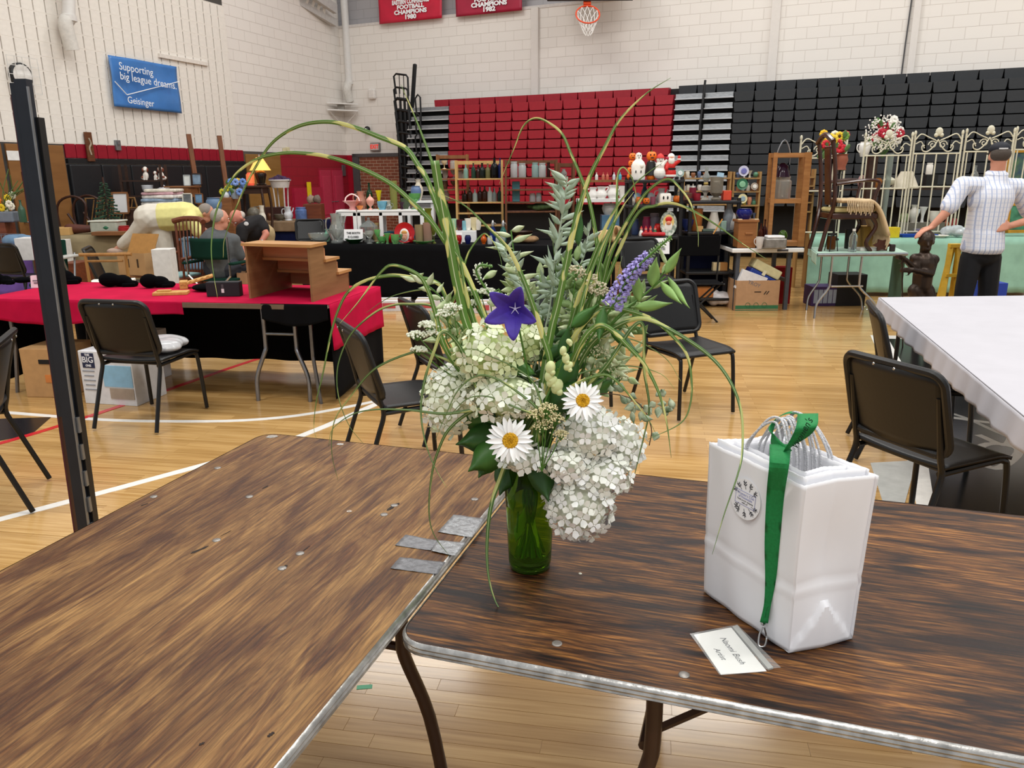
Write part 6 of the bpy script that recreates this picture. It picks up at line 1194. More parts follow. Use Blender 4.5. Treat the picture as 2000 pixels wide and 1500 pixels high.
# ================================================================== CENTRE BOOTH: glassware on black cloth
CT = [(-2.75, 10.25), (1.22, 9.52), (1.37, 10.37), (-2.6, 11.1)]; ZC = .75
def cy(px): k = (px - 1000) / F; return 9.75 - .184 * (k * 9.6)          # depth of the cloth's front edge at a picture column
skirted('glass_booth_table', 'long booth table under black cloth crowded with coloured glassware', CT, ZC, blkc, {0: (.7, blkc, .015), 3: (.7, blkc, .01), 1: (.7, blkc, .01)})
skirted('rear_booth_table', 'second black cloth table behind the glassware holding the shelves', [(-2.3, 11.15), (2.4, 10.3), (2.6, 11.5), (-2.1, 12.3)], .76, blkc, {0: (.3, blkc, .01)})
clr, grn = glass('#d5dad6', .06, .8), glass('#8fcf8a', .08, .7)
def front(name, kind, label, cat, px, w, h, m, back=.15, handle=None, base=None, z=ZC, grp=None): return it(name, kind, label, cat, px, cy(px) + .1 + back, z, w, h, m, grp, handle, base)
t = front('footed_bowl', 'bowl', 'clear pressed glass bowl on three feet at the end of the black cloth', 'bowl', 625, 44, 18, clr)
front('hobnail_vase', 'vase', 'small mint green glass vase behind the footed bowl', 'vase', 640, 14, 24, glass('#9fdcc0', .15, .5), .3)
front('glass_pitcher', 'pitcher', 'tall clear cut glass pitcher beside the closed booth sign', 'pitcher', 659, 30, 56, clr, .12, 'l')
def sign(px, py, w, h, label, lines, Y, rz=0):
 p = at(px, py, Y); W, H_ = mp(w, Y, .9), mp(h, Y, .9); t = thing('booth_sign', label, 'sign', p, rz); q = -.2
 ob('card', G().box((0, 0, H_ / 2), (W, .004, H_), rx=q), mat('#eceaea', .6, noise=0), t); ob('easel_back', G().box((0, .04, H_ * .4), (W * .5, .003, H_ * .85), rx=.25), mat('#d8d6d4', .6), t)
 for i, s_ in enumerate(lines): text(s_, H_ * .26, mat('#18181a', .7, noise=0), t, (0, -.005 - H_ * .1 + .2 * H_ * (.62 - .38 * i), H_ * (.66 - .34 * i)), (R(90) + q, 0, 0), name='sign_lettering', sx=.8, bold=.001)
 return t
sign(691, 470, 37, 22, 'white card sign reading closed beside the cut glass pitcher', ['THIS BOOTH', 'IS CLOSED'], cy(691) + .22)
sign(888, 478, 30, 24, 'white card sign standing behind the red apple', ['THIS BOOTH', 'IS CLOSED'], cy(888) + .2)
front('dark_green_plate', 'plate', 'dark green glass plate lying under the closed booth sign', 'plate', 692, 36, 9, glass('#0f3a1c', .1, .3), .05)
front('candy_compote', 'covered', 'clear covered glass compote behind the closed booth sign', 'compote', 722, 36, 48, clr, .3)
front('glass_goblet', 'goblet', 'clear footed glass goblet', 'goblet', 722, 17, 24, clr, .05)
front('gold_pitcher', 'pitcher', 'small clear pitcher with gold flecks', 'pitcher', 736, 18, 36, glass('#d8c08a', .1, .6), .35, 'r')
front('green_shell_dish', 'bowl', 'pale green glass shell dish', 'dish', 747, 18, 13, grn, .1); front('green_tumbler', 'flare', 'pale green flared tumbler beside the shell dish', 'tumbler', 757, 14, 20, grn, .02); front('green_tumbler', 'cup', 'pale green squat tumbler next to the flared one', 'tumbler', 772, 17, 18, grn, .02)
front('green_tray', 'plate', 'flat pale green glass tray under the tall candle glasses', 'tray', 828, 44, 6, grn, .1)
front('red_tomato_jar', 'pot', 'red tomato shaped jar', 'jar', 760, 24, 16, mat('#b3141a', .2), .25)
t = front('tomato_lid', 'ball', 'small round red tomato shaker', 'shaker', 803, 14, 14, mat('#b3141a', .2), .15)
p = onx(791, cy(791) + .22, ZC); k = mp(1, p.y, .9); t = thing('face_plate', 'red plate with an oval portrait of a hooded face propped upright', 'plate', p); rx = Matrix.Rotation(R(80), 4, 'X')
ob('plate', G().lathe([(1e-4, 0), (17 * k, 0), (20 * k, 3 * k), (20 * k, 4 * k), (16 * k, 2 * k), (1e-4, 1.5 * k)], 28, c=(0, 0, 0), mx=Matrix.Translation((0, .02, 20 * k)) @ rx), mat('#b5161c', .25), t, True)
ob('hood', G().ell((0, -.02, 16 * k), (9.5 * k, 1.5 * k, 13 * k)), mat('#e2dcd6', .6), t, True); ob('face', G().ell((0, -.035, 15 * k), (6 * k, 1.6 * k, 9 * k)), mat('#e0a78c', .6), t, True); ob('hair', G().ell((0, -.036, 21 * k), (5.5 * k, 1.6 * k, 4 * k)), mat('#c78f4a', .7), t, True)
ob('features', G().ell((-2.2 * k, -.06, 16 * k), (1 * k, .5 * k, .6 * k), 6, 4).ell((2.2 * k, -.06, 16 * k), (1 * k, .5 * k, .6 * k), 6, 4).ell((0, -.06, 10.5 * k), (1.6 * k, .5 * k, .6 * k), 6, 4), mat('#8a3a34', .6), t, True)
for px, w, h, c, lab in ((780, 12, 12, '#7fc69a', 'mint green footed dish'), (786, 10, 18, '#86cf98', 'slim pale green cordial glass'), (738, 12, 26, '#8fd28a', 'green glass bird figurine vase'), (820, 18, 36, '#b9a884', 'amber tinted tall candle glass'), (836, 18, 40, '#c0a090', 'rose tinted tall candle glass'), (848, 12, 38, '#7f8a3c', 'olive glass candlestick')):
 front('glass_piece', 'goblet' if w < 13 else 'cylinder', lab + ' on the black cloth', 'glass', px, w, h, glass(c, .08, .6), .1)
Yb1 = cy(740) + .55; zb = at(745, 409, Yb1).z; wp = mat('#e6e6e4', .4, noise=.02)
def bench(x0, x1, label, Y, legs):
 a, b_ = onx(x0, Y, zb), onx(x1, Y, zb); t = thing('plastic_bench', label, 'bench', Vector(((a.x + b_.x) / 2, Y, ZC))); W = (b_.x - a.x); hh = zb - ZC
 ob('top', G().box((0, 0, hh - .02), (W, .3, .04), bev=.008), wp, t); ob('apron', G().box((0, -.14, hh - .05), (W, .02, .05)), wp, t)
 for x in legs:
  for y in (-.13, .13): ob('leg', G().box((x * W / 2, y, (hh - .03) / 2), (.05, .04, hh - .03), bev=.005), wp, t)
bench(660, 699, 'short white plastic bench holding the pink basket', Yb1, (-.85, .85)); bench(701, 831, 'long white plastic bench under the coloured vases', Yb1, (-.95, -.3, .28, .92))
def up_(name, kind, label, cat, px, w, h, m, dy=0, handle=None, base=None): return it(name, kind, label, cat, px, Yb1 + dy, zb, w, h, m, None, handle, base)
up_('basket_dish', 'flare', 'pink ruffled glass basket with a white loop handle', 'basket', 689, 38, 17, mat('#e6a2a0', .3), -.05, 'over', mat('#ecdcd8', .3))
up_('peach_pitcher', 'pitcher', 'peach coloured glass pitcher behind the pink basket', 'pitcher', 706, 22, 34, glass('#d8a088', .1, .5), .1, 'l')
up_('orange_dish', 'bowl', 'low orange glass dish beside the pink basket', 'dish', 703, 14, 8, mat('#e08a4a', .3), -.08)
up_('green_bottle', 'bottle', 'tall dark green bottle behind the pink covered jar', 'bottle', 723, 13, 50, glass('#0f3a1e', .1, .4), .1)
up_('pink_compote', 'covered', 'pink covered candy jar on a stem', 'candy jar', 724, 16, 30, mat('#dfa090', .25), -.05)
up_('yellow_vase', 'flare', 'bright yellow flared glass vase', 'vase', 741, 13, 36, glass('#e8dc2a', .1, .4), .05)
up_('blue_hat_vase', 'cup', 'sky blue ruffled glass hat vase', 'vase', 747, 20, 16, mat('#6fb0cc', .25), -.08)
up_('white_shell', 'bowl', 'white domed milk glass bowl upturned', 'bowl', 754, 22, 16, mat('#e8e2da', .3), .12)
up_('olive_vase', 'cylinder', 'tall pale olive glass vase', 'vase', 770, 15, 54, glass('#a9ab62', .1, .55), .0)
up_('purple_prism', 'flare', 'deep purple glass prism ornament', 'ornament', 785, 12, 14, glass('#3a1c30', .1, .2), -.05); up_('clear_creamer', 'pitcher', 'small clear glass creamer on the bench', 'creamer', 760, 12, 14, clr, -.1, 'r')
up_('green_goblet', 'goblet', 'pale green glass goblet at the end of the bench', 'goblet', 811, 24, 30, grn, -.03); up_('green_bowl', 'bowl', 'smoky green glass bowl behind the goblet', 'bowl', 793, 22, 20, glass('#6f7f66', .15, .5), .1)
Yb2 = 11.4; zb2 = at(818, 392, Yb2).z
t = thing('rear_riser', 'white board riser holding the blue ginger jar', 'riser', onx(825, Yb2, .76)); ob('board', G().box((0, 0, zb2 - .76 - .015), (.42, .3, .03), bev=.004), wp, t)
for x in (-.17, .17): ob('support', G().box((x, 0, (zb2 - .79) / 2), (.04, .25, zb2 - .79)), wp, t)
it('ginger_jar', 'pot', 'blue pottery jar on the white riser', 'jar', 813, Yb2, zb2, 21, 28, mat('#5a7298', .4)); it('cream_vase', 'vase', 'tall cream pottery vase behind the blue jar', 'vase', 818, Yb2 + .12, zb2, 20, 40, mat('#cfc4ae', .5))
for px, w, h, c, kd, lab in ((735, 20, 18, '#4a7a6c', 'pot', 'teal pottery planter under the bench'), (758, 30, 16, '#3f7a8c', 'bowl', 'teal swan dish under the bench'), (790, 26, 26, '#5f9a84', 'pot', 'sea green pottery jardiniere under the bench'), (804, 14, 22, '#2f7f9c', 'cylinder', 'turquoise tumbler under the bench end'), (684, 14, 18, '#8a6a58', 'cup', 'brown cup under the short bench')):
 it('pottery_piece', kd, lab, 'pottery', px, Yb1 + .2, ZC, w, h, mat(c, .3))
it('olive_decanter', 'vase', 'large olive glass decanter beside the grass blades', 'decanter', 838, cy(838) + .6, ZC, 26, 62, glass('#8a8f2c', .1, .5))
Ys = cy(900) + .5; zs_ = at(900, 450, Ys).z; bx('shelf_strip', 'low white shelf strip under the row of art glass', 'shelf', 898, Ys, ZC, 66, max(3, (zs_ - ZC) / mp(1, Ys, .8)), .2, wp)
for px, w, h, c, lab in ((874, 13, 22, '#e2c23a', 'yellow and green art glass cup'), (887, 12, 22, '#9fc8a8', 'pale green art glass cup'), (898, 14, 20, '#4a1020', 'maroon art glass cup'), (907, 12, 18, '#7fb8c4', 'aqua art glass cup'), (915, 14, 22, '#e8e6dc', 'white swirl art glass cup'), (926, 14, 24, '#dccfa4', 'cream art glass cup'), (934, 13, 20, '#e6e0d2', 'ivory pitcher shaped art glass cup')):
 it('art_glass_cup', 'cup', lab + ' in the row on the white strip', 'cup', px, Ys, zs_ + .004, w, h, mat(c, .2))
for px, w, h, c, kd, lab in ((896, 13, 17, '#b01820', 'pot', 'red glass apple before the white sign'), (914, 13, 17, '#1a2058', 'pot', 'cobalt glass apple beside the red one'), (945, 13, 19, '#d8641c', 'vase', 'red and amber glass vase on black cloth'), (957, 10, 16, '#d8dcdc', 'jar', 'small clear jar beside the amber vase'), (944, 7, 12, '#d9a890', 'goblet', 'tiny pink goblet beside the amber vase'), (981, 14, 16, '#b9c4c0', 'cup', 'clear etched cup beside the seltzer bottles'), (893, 14, 10, '#d8a09c', 'ball', 'pink glass paperweight on the black cloth'), (972, 8, 20, '#d2d4d0', 'bottle', 'small clear cruet before the seltzer bottles')):
 front('glass_curio', kd, lab, 'glass', px, w, h, glass(c, .08, .4), .08)
for px, c, lab in ((963, '#12307a', 'cobalt blue seltzer bottle with a silver siphon'), (983, '#3f7a72', 'teal seltzer bottle with a silver siphon')):
 Y = cy(px) + .5; p = onx(px, Y, ZC); k = mp(1, Y, .9); t = thing('seltzer_bottle', lab, 'bottle', p); ob('bottle', G().lathe([(1e-4, 0), (6 * k, 0), (6.3 * k, 2 * k), (6.3 * k, 22 * k), (3 * k, 28 * k), (2.6 * k, 31 * k)], 14), glass(c, .08, .4), t, True)
 ob('siphon', G().lathe([(3.2 * k, 30 * k), (3.4 * k, 36 * k), (2 * k, 40 * k), (1 * k, 42 * k)], 10).tube([(0, 0, 37 * k), (5 * k, 0, 36 * k), (6 * k, 0, 32 * k)], 1.1 * k, 6), M_CHROME, t, True)
def ladder(px0, px1, ytop, Y, shelves, m, label, slats=4):
 a, b_ = onx(px0, Y, .76), onx(px1, Y, .76); zt_ = at((px0 + px1) / 2, ytop, Y).z - .76; t = thing('folding_shelf', label, 'shelf', (a + b_) / 2); W = b_.x - a.x; zz = []
 for s in (-1, 1):
  for y in (-.13, .13): ob('post', G().box((s * (W / 2 - .015), y, zt_ / 2), (.03, .03, zt_)), m, t)
  for i in range(slats): ob('side_slat', G().box((s * (W / 2 - .015), -.09 + .18 * i / (slats - 1), zt_ / 2), (.012, .018, zt_ - .04)), m, t)
 for y_ in shelves:
  z = at((px0 + px1) / 2, y_, Y - .12).z - .76; ob('shelf_board', G().box((0, 0, z), (W, .27, .02), bev=.003), m, t); zz.append(z + .77)
 ob('top_rail', G().box((0, .13, zt_ - .03), (W, .02, .05)), m, t); return zz
pinel, dk = wood('#c9a468', '#b58c50', (20, 2, 2)), wood('#6d401f', '#532e15', (20, 2, 2)); mid = wood('#8a5a2f', '#704622', (20, 2, 2))
Yl1, Yl2, Yl3 = 11.3, 11.15, 11.75
z1 = ladder(893, 984, 313, Yl1, (350, 396, 417, 441), pinel, 'light pine folding shelf lined with old bottles'); z2 = ladder(987, 1087, 312, Yl2, (348, 371, 396, 414), dk, 'dark stained folding shelf with clear jars')
z3 = ladder(858, 918, 302, Yl3, (331, 350, 371, 392), mid, 'brown folding shelf with clear glass behind the pine one'); z4 = ladder(1088, 1120, 318, Yl2 + .1, (350, 380), dk, 'narrow dark shelf beside the silver leaves')
def on_sh(Y, z, kind, rows, grpname, name='old_bottle', cat='bottle'):
 for px, w, h, c, lab in rows: it(name, kind, lab, cat, px, Y, z, w, h, glass(c, .1, .45), None)
on_sh(Yl1, z1[0], 'bottle', ((910, 9, 27, '#8fb8ae', 'aqua bottle first on the top pine shelf'), (925, 9, 29, '#2c4a3c', 'dark green bottle second on the top pine shelf'), (934, 9, 24, '#3a2018', 'brown bottle between green ones on the top pine shelf'), (942, 13, 29, '#1a221e', 'squat black green bottle with a tag on the top pine shelf'), (953, 10, 28, '#77784e', 'olive bottle on the top pine shelf'), (966, 16, 38, '#0f1012', 'big black bottle on the top pine shelf'), (977, 9, 38, '#1c2a66', 'cobalt bottle at the end of the top pine shelf')), 'b')
on_sh(Yl1, z1[1], 'bottle', ((908, 11, 22, '#2a1a12', 'short dark brown bottle first on the second pine shelf'), (918, 11, 28, '#3a1f12', 'dark brown bottle on the second pine shelf'), (928, 10, 24, '#a9b4b0', 'clear grey bottle on the second pine shelf'), (938, 10, 28, '#33180f', 'red brown bottle on the second pine shelf'), (947, 12, 30, '#3d2014', 'broad brown bottle on the second pine shelf'), (957, 11, 28, '#b9c2be', 'clear bottle on the second pine shelf'), (966, 9, 25, '#8f9a98', 'smoky bottle on the second pine shelf'), (976, 10, 27, '#22342c', 'bottle green bottle at the end of the second pine shelf')), 'b')
on_sh(Yl1, z1[3], 'bottle', ((912, 12, 18, '#3a2414', 'amber bottle on the lowest pine shelf'), (924, 12, 18, '#6a3a16', 'honey brown bottle on the lowest pine shelf'), (940, 12, 17, '#2a1c14', 'dark bottle on the lowest pine shelf')), 'b')
on_sh(Yl2, z2[0], 'jar', ((1004, 14, 30, '#c9cdcc', 'clear jar with a tag on the dark shelf'), (1020, 15, 27, '#c2c6c4', 'embossed clear jar on the dark shelf'), (1045, 13, 28, '#9dbcb8', 'aqua canning jar on the dark shelf'), (1059, 15, 27, '#c4c9c8', 'wide clear canning jar on the dark shelf'), (1071, 7, 28, '#3a1c14', 'slim brown bottle at the end of the dark shelf')), 'j', 'glass_jar', 'jar')
on_sh(Yl2, z2[2], 'jar', ((1040, 12, 16, '#c9cccb', 'small clear jar on the lower dark shelf'), (1052, 11, 17, '#c4c8c6', 'small lidded jar on the lower dark shelf')), 'j', 'glass_jar', 'jar')
for i, (px, zz, lab) in enumerate(((868, z3[0], 'cream shell ornament'), (885, z3[0], 'clear goblet with red stem'), (870, z3[1], 'crystal goblet'), (886, z3[1], 'crystal tumbler'), (900, z3[1], 'crystal cordial'), (869, z3[2], 'brown jug'), (886, z3[2], 'dark jug'), (872, z3[3], 'etched tumbler'))):
 it('shelf_glass', ('goblet', 'jar', 'cup')[i % 3], lab + ' on the brown folding shelf', 'glass', px, Yl3, zz, 12, 16, glass('#cfcac0', .1, .5) if i not in (0, 5, 6) else mat('#6a4a34' if i else '#d8c6a0', .4))
it('decanter', 'vase', 'small clear decanter on the narrow dark shelf', 'decanter', 1101, Yl2 + .1, z4[0], 14, 18, clr)
t = thing('teal_cloth', 'folded teal cloth hanging inside the dark shelf', 'cloth', onx(1008, Yl2 + .05, z2[2])); ob('fold', G().box((0, 0, .14), (.11, .03, .28), bev=.012), cloth('#6a9aa0'), t)
blob('green_plant', 'trailing green plant on the lower dark shelf', 'plant', onx(1057, Yl2, z2[3]), (.3, .16, .1), mat('#4a5f34', .8, noise=.4, ns=30), 6); t = it('wooden_bowl', 'bowl', 'dark wooden dough bowl below the dark shelf', 'bowl', 1018, Yl2 - .3, .76, 46, 12, darkw); blob('driftwood', 'pile of driftwood pieces on the black cloth', 'driftwood', onx(1028, cy(1028) + .35, ZC), (.22, .14, .1), mat('#8a6a48', .8, noise=.3), 12)
Yj = 10.75; zj = at(1190, 388, Yj).z; t = thing('white_shelf', 'white wire board shelf holding ironstone jugs', 'shelf', onx(1175, Yj, .76)); W_ = mp(100, Yj, 1.2)
ob('board', G().box((0, 0, zj - .76 - .02), (W_, .3, .04)), wp, t); ob('leg', G().box((-W_ / 2 + .02, 0, (zj - .8) / 2), (.03, .25, zj - .8)), wp, t); ob('leg', G().box((W_ / 2 - .02, 0, (zj - .8) / 2), (.03, .25, zj - .8)), wp, t)
for px, w, h, lab in ((1158, 20, 22, 'first'), (1174, 24, 23, 'second'), (1197, 24, 26, 'third')): it('ironstone_jug', 'pitcher', 'white ironstone jug %s on the white shelf next to the holiday rack' % {'first': 'with a pink rim', 'second': 'with a sprig decoration', 'third': 'of the larger size'}[lab], 'jug', px, Yj - .03, zj, w, h, mat('#dcd9d4', .3), None, 'l')
it('ironstone_jug', 'cup', 'cream pot at the end of the white shelf', 'pot', 1215, Yj, zj, 16, 24, mat('#d6d0c8', .3)); zs5 = at(1190, 352, 11.3).z; t = thing('back_plank', 'brown plank shelf with tiny bottles above the ironstone jugs', 'shelf', onx(1178, 11.3, .76)); ob('plank', G().box((0, 0, zs5 - .77), (.72, .2, .03)), mid, t); ob('upright', G().box((-.33, 0, (zs5 - .78) / 2), (.03, .18, zs5 - .78)), mid, t); ob('upright', G().box((.33, 0, (zs5 - .78) / 2), (.03, .18, zs5 - .78)), mid, t)
for px, c, lab in ((1165, '#cfd0cc', 'tiny clear bottle at the plank end'), (1178, '#b56a52', 'tiny red capped bottle on the plank'), (1186, '#b9604a', 'second tiny red capped bottle on the plank'), (1199, '#c4c8cc', 'tiny silver topped bottle on the plank'), (1211, '#4aa0b4', 'tiny turquoise bottle on the plank')): it('mini_bottle', 'bottle', lab, 'bottle', px, 11.3, zs5 + .006, 6, 14, mat(c, .3))
it('tureen', 'pot', 'white covered tureen below the ironstone jugs', 'tureen', 1190, Yj + .05, .76 + .3, 30, 22, mat('#d4d2cc', .3)); bx('blue_tin', 'flat blue tin under the white tureen', 'tin', 1190, Yj + .05, .76, 34, .3 / mp(1, Yj, .9), .2, mat('#5a7f9c', .4))
t = thing('plush_dog', 'cream and tan plush dog lying on the black cloth', 'plush toy', onx(1183, cy(1183) + .3, ZC), .3); g = G().ell((0, 0, .09), (.16, .09, .09)).ell((.13, -.02, .16), (.08, .07, .07)).ell((.2, -.04, .14), (.04, .04, .035)).cap((-.1, -.05, .05), (-.22, -.07, .03), .04, .035).cap((.1, -.08, .05), (.22, -.1, .03), .04, .035); ob('body', baked(g, .012, 2, m=mat('#c9a878', .9, noise=.15, ns=30)), None, t)
for s in (-1, 1): ob('ear', G().ell((.1, s * .06 - .02, .17), (.025, .02, .05)), mat('#8a6238', .9), t)
# ================================================================== HOLIDAY RACK
Yh = 9.55; rk = thing('black_rack', 'black plastic shelf rack loaded with holiday figures', 'shelf', onx(1268, Yh, 0)); W_ = mp(98, Yh, 1.3); pls = mat('#121214', .5, noise=0); zh = [at(1268, y, Yh - .15).z for y in (351, 400, 461)] + [.25]
for s in (-1, 1):
 for y in (-.16, .16): ob('post', G().lathe([(.024, 0), (.024, zh[0] + .03)], 8, (s * W_ / 2, y, 0)), pls, rk)
for z in zh: ob('shelf_tray', G().box((0, 0, z - .02), (W_ + .05, .38, .035), bev=.008), pls, rk)
def bm_(name, label, cat, px, py, z, rz=0): return thing(name, label, cat, onx(px, Yh - .03, z), rz, None)
kh = mp(1, Yh, 1.5); wht, orn, rdd, blk2 = mat('#ece8e0', .45), mat('#f0761c', .45), mat('#c9221c', .45), mat('#141414', .5)
z = zh[0]
t = bm_('ghost_figure', 'white plastic ghost figure with a pumpkin beside it on the rack top', 'figure', 1246, 0, z)
g = G().lathe([(13 * kh, 0), (14 * kh, 3 * kh), (13 * kh, 12 * kh), (14 * kh, 26 * kh), (11 * kh, 33 * kh), (6 * kh, 38 * kh), (6.5 * kh, 44 * kh), (5 * kh, 49 * kh), (1e-4, 51 * kh)], 18, sy=.7); ob('body', g, wht, t, True)
ob('face', G().ell((-2 * kh, -4.5 * kh, 45 * kh), (1 * kh, 1 * kh, 1.3 * kh), 6, 4).ell((2 * kh, -4.5 * kh, 45 * kh), (1 * kh, 1 * kh, 1.3 * kh), 6, 4).ell((0, -4.5 * kh, 41 * kh), (1 * kh, 1 * kh, 1.4 * kh), 6, 4).ell((-6 * kh, -9 * kh, 15 * kh), (1.2 * kh, 1.5 * kh, 3 * kh), 6, 4).ell((4 * kh, -9.5 * kh, 15 * kh), (1.2 * kh, 1.5 * kh, 3 * kh), 6, 4), blk2, t); ob('small_ghost', G().ell((5 * kh, -8 * kh, 26 * kh), (4 * kh, 3 * kh, 5 * kh)), wht, t, True)
def pump(t, c, r, face=True):
 g = G()
 for i in range(9): a = 2 * math.pi * i / 9; g.ell(Vector(c) + Vector((math.cos(a) * r * .45, math.sin(a) * r * .45, 0)), (r * .55, r * .55, r * .85), 8, 6)
 ob('pumpkin', g, orn, t, True); ob('stalk', G().lathe([(r * .15, r * .7), (r * .1, r * 1.1)], 6, c), mat('#5a6a2c', .6), t)
 if face: ob('carved_face', G().ell(Vector(c) + Vector((-r * .35, -r * .95, r * .25)), (r * .14, r * .1, r * .18), 6, 4).ell(Vector(c) + Vector((r * .35, -r * .95, r * .25)), (r * .14, r * .1, r * .18), 6, 4).ell(Vector(c) + Vector((0, -r * .97, -r * .3)), (r * .4, r * .1, r * .12), 8, 4), blk2, t)
t = thing('pumpkin_totem', 'tall orange plastic stack of pumpkin faces behind the ghost', 'figure', onx(1234, Yh + .08, z)); pump(t, (0, 0, 44 * kh), 7 * kh); pump(t, (-1 * kh, 0, 31 * kh), 7 * kh); pump(t, (-2 * kh, 0, 17 * kh), 8 * kh); pump(t, (-2 * kh, 0, 6 * kh), 8 * kh)
t = thing('witch_pumpkin', 'orange pumpkin head figure in a black cape between ghost and snowman', 'figure', onx(1271, Yh + .06, z)); pump(t, (0, 0, 44 * kh), 10 * kh); ob('cape', G().lathe([(13 * kh, 8 * kh), (11 * kh, 20 * kh), (9 * kh, 33 * kh), (4 * kh, 36 * kh)], 14), blk2, t, True); pump(t, (0, -2 * kh, 5 * kh), 9 * kh, False); ob('collar', G().box((4 * kh, -6 * kh, 32 * kh), (16 * kh, 2 * kh, 3 * kh), ry=.3), mat('#c9c9cc', .5), t)
t = bm_('snowman_figure', 'white plastic snowman figure with a red cap and raised arm', 'figure', 1288, 0, z); ob('body', baked(G().ell((0, 0, 12 * kh), (12 * kh, 10 * kh, 12.5 * kh)).ell((0, 0, 26 * kh), (9 * kh, 8 * kh, 9 * kh)).ell((0, 0, 37 * kh), (7.5 * kh, 7 * kh, 7 * kh)).cap((7 * kh, -2 * kh, 29 * kh), (12 * kh, -3 * kh, 36 * kh), 3 * kh, 2.5 * kh), kh * 1.1, 2, m=wht), None, t)
ob('cap', G().lathe([(8 * kh, 40 * kh), (7 * kh, 44 * kh), (3 * kh, 48 * kh), (1e-4, 49 * kh)], 12), rdd, t, True); ob('mitten', G().ell((13 * kh, -3 * kh, 39 * kh), (3 * kh, 2.5 * kh, 3.5 * kh)), mat('#a81c3c', .5), t, True); ob('face', G().ell((-2.5 * kh, -6.6 * kh, 38 * kh), (.8 * kh,) * 3, 6, 4).ell((2.5 * kh, -6.6 * kh, 38 * kh), (.8 * kh,) * 3, 6, 4).ell((0, -7 * kh, 34 * kh), (1.8 * kh, .8 * kh, .7 * kh), 6, 4).ell((0, -8 * kh, 27 * kh), (.8 * kh,) * 3, 6, 4), blk2, t)
t = bm_('santa_figure', 'red plastic santa figure waving on the rack end', 'figure', 1309, 0, z)
ob('body', baked(G().ell((0, 0, 12 * kh), (11 * kh, 9 * kh, 12 * kh)).ell((0, 0, 25 * kh), (9 * kh, 8 * kh, 10 * kh)).cap((8 * kh, -1 * kh, 29 * kh), (15 * kh, -2 * kh, 34 * kh), 4 * kh, 3.5 * kh).cap((15 * kh, -2 * kh, 34 * kh), (15 * kh, -2 * kh, 42 * kh), 3.5 * kh, 3 * kh).cap((-8 * kh, -1 * kh, 29 * kh), (-9 * kh, -5 * kh, 20 * kh), 4 * kh, 3.5 * kh), kh * 1.1, 2, m=rdd), None, t)
ob('beard', G().ell((0, -4 * kh, 35 * kh), (6.5 * kh, 5 * kh, 8 * kh)).ell((0, 0, 42 * kh), (7 * kh, 6.5 * kh, 7 * kh)), wht, t, True); ob('face', G().ell((0, -5.5 * kh, 41 * kh), (4 * kh, 3 * kh, 3 * kh)), mat('#e0a890', .5), t, True); ob('belt', G().lathe([(9.8 * kh, 18 * kh), (9.8 * kh, 21.5 * kh)], 18, sy=.88), blk2, t); ob('fur_trim', G().lathe([(11.5 * kh, 5 * kh), (12 * kh, 7 * kh), (11.5 * kh, 9 * kh)], 18, sy=.85), wht, t, True); ob('cuff', G().lathe([(4 * kh, 36.5 * kh), (4 * kh, 39 * kh)], 10, (15 * kh, -2 * kh, 0)), wht, t)
z = zh[1]
for nm, kd, lab, cat, px, w, h, c, hd in (('glass_dome', 'ball', 'clear blue plate globe at the back of the second tray', 'globe', 1243, 20, 22, '#a9c4d8', None), ('blue_vase', 'vase', 'dark teal vase in the middle of the second tray', 'vase', 1258, 14, 40, '#16344a', None), ('white_plate', 'ball', 'white saucer standing on the second tray', 'saucer', 1270, 16, 22, '#cfcdcc', None), ('white_jug', 'pitcher', 'small white jug on the second tray', 'jug', 1291, 20, 30, '#e0dcd6', 'l'), ('blue_figure', 'pot', 'navy bear shaped jar on the second tray', 'jar', 1233, 14, 26, '#22285a', None)): it(nm, kd, lab, cat, px, Yh + .06, z, w, h, mat(c, .3), None, hd)
t = thing('ghost_mug', 'white square ghost mug with black oval eyes', 'mug', onx(1298, Yh - .12, z - .0)); k = kh; ob('body', G().box((0, 0, 11 * k), (23 * k, 16 * k, 22 * k), bev=4 * k), wht, t, True); ob('eyes', G().ell((-4 * k, -8 * k, 13 * k), (1.7 * k, .8 * k, 3.5 * k), 8, 5).ell((4 * k, -8 * k, 13 * k), (1.7 * k, .8 * k, 3.5 * k), 8, 5), blk2, t)
t = thing('pumpkin_pail', 'orange plastic pumpkin pail hanging at the rack post', 'pail', onx(1322, Yh - .05, z + .01)); pump(t, (0, 0, 8 * kh), 8 * kh, False); t = thing('pumpkin_pail', 'small orange pumpkin pail in the middle of the second tray', 'pail', onx(1262, Yh - .1, z)); pump(t, (0, 0, 7 * kh), 7 * kh)
for i, (px, c, lab) in enumerate(((1246, '#d8641c', 'orange gourd ornament on the second tray'), (1275, '#8a4a5c', 'mauve candle on the second tray'), (1236, '#b9b4a8', 'grey owl ornament on the second tray'))): it('ornament', ('pot', 'cylinder', 'vase')[i], lab, 'ornament', px, Yh - .1, z, 11, 15, mat(c, .4))
bx('snow_block', 'white carton on the second tray behind the jug', 'carton', 1285, Yh + .12, z, 22, 12, .1, wht); bx('pail_hook', 'dark bracket box carrying the pumpkin pail', 'bracket', 1322, Yh - .05, z - .03, 12, 5, .1, pls)
z = zh[2]
t = thing('santa_plate', 'oval china plate painted with a santa face, propped on the third tray', 'plate', onx(1304, Yh - .14, z)); ob('plate', G().lathe([(1e-4, 0), (20 * kh, 0), (24 * kh, 2.5 * kh), (24 * kh, 3.2 * kh), (1e-4, 1.2 * kh)], 28, mx=Matrix.Translation((0, .0, 23 * kh)) @ Matrix.Rotation(R(80), 4, 'X') @ Matrix.Diagonal((.68, 1, 1, 1))), mat('#d6d8cc', .25, noise=.5, ns=30, col2='#33553c'), t, True)
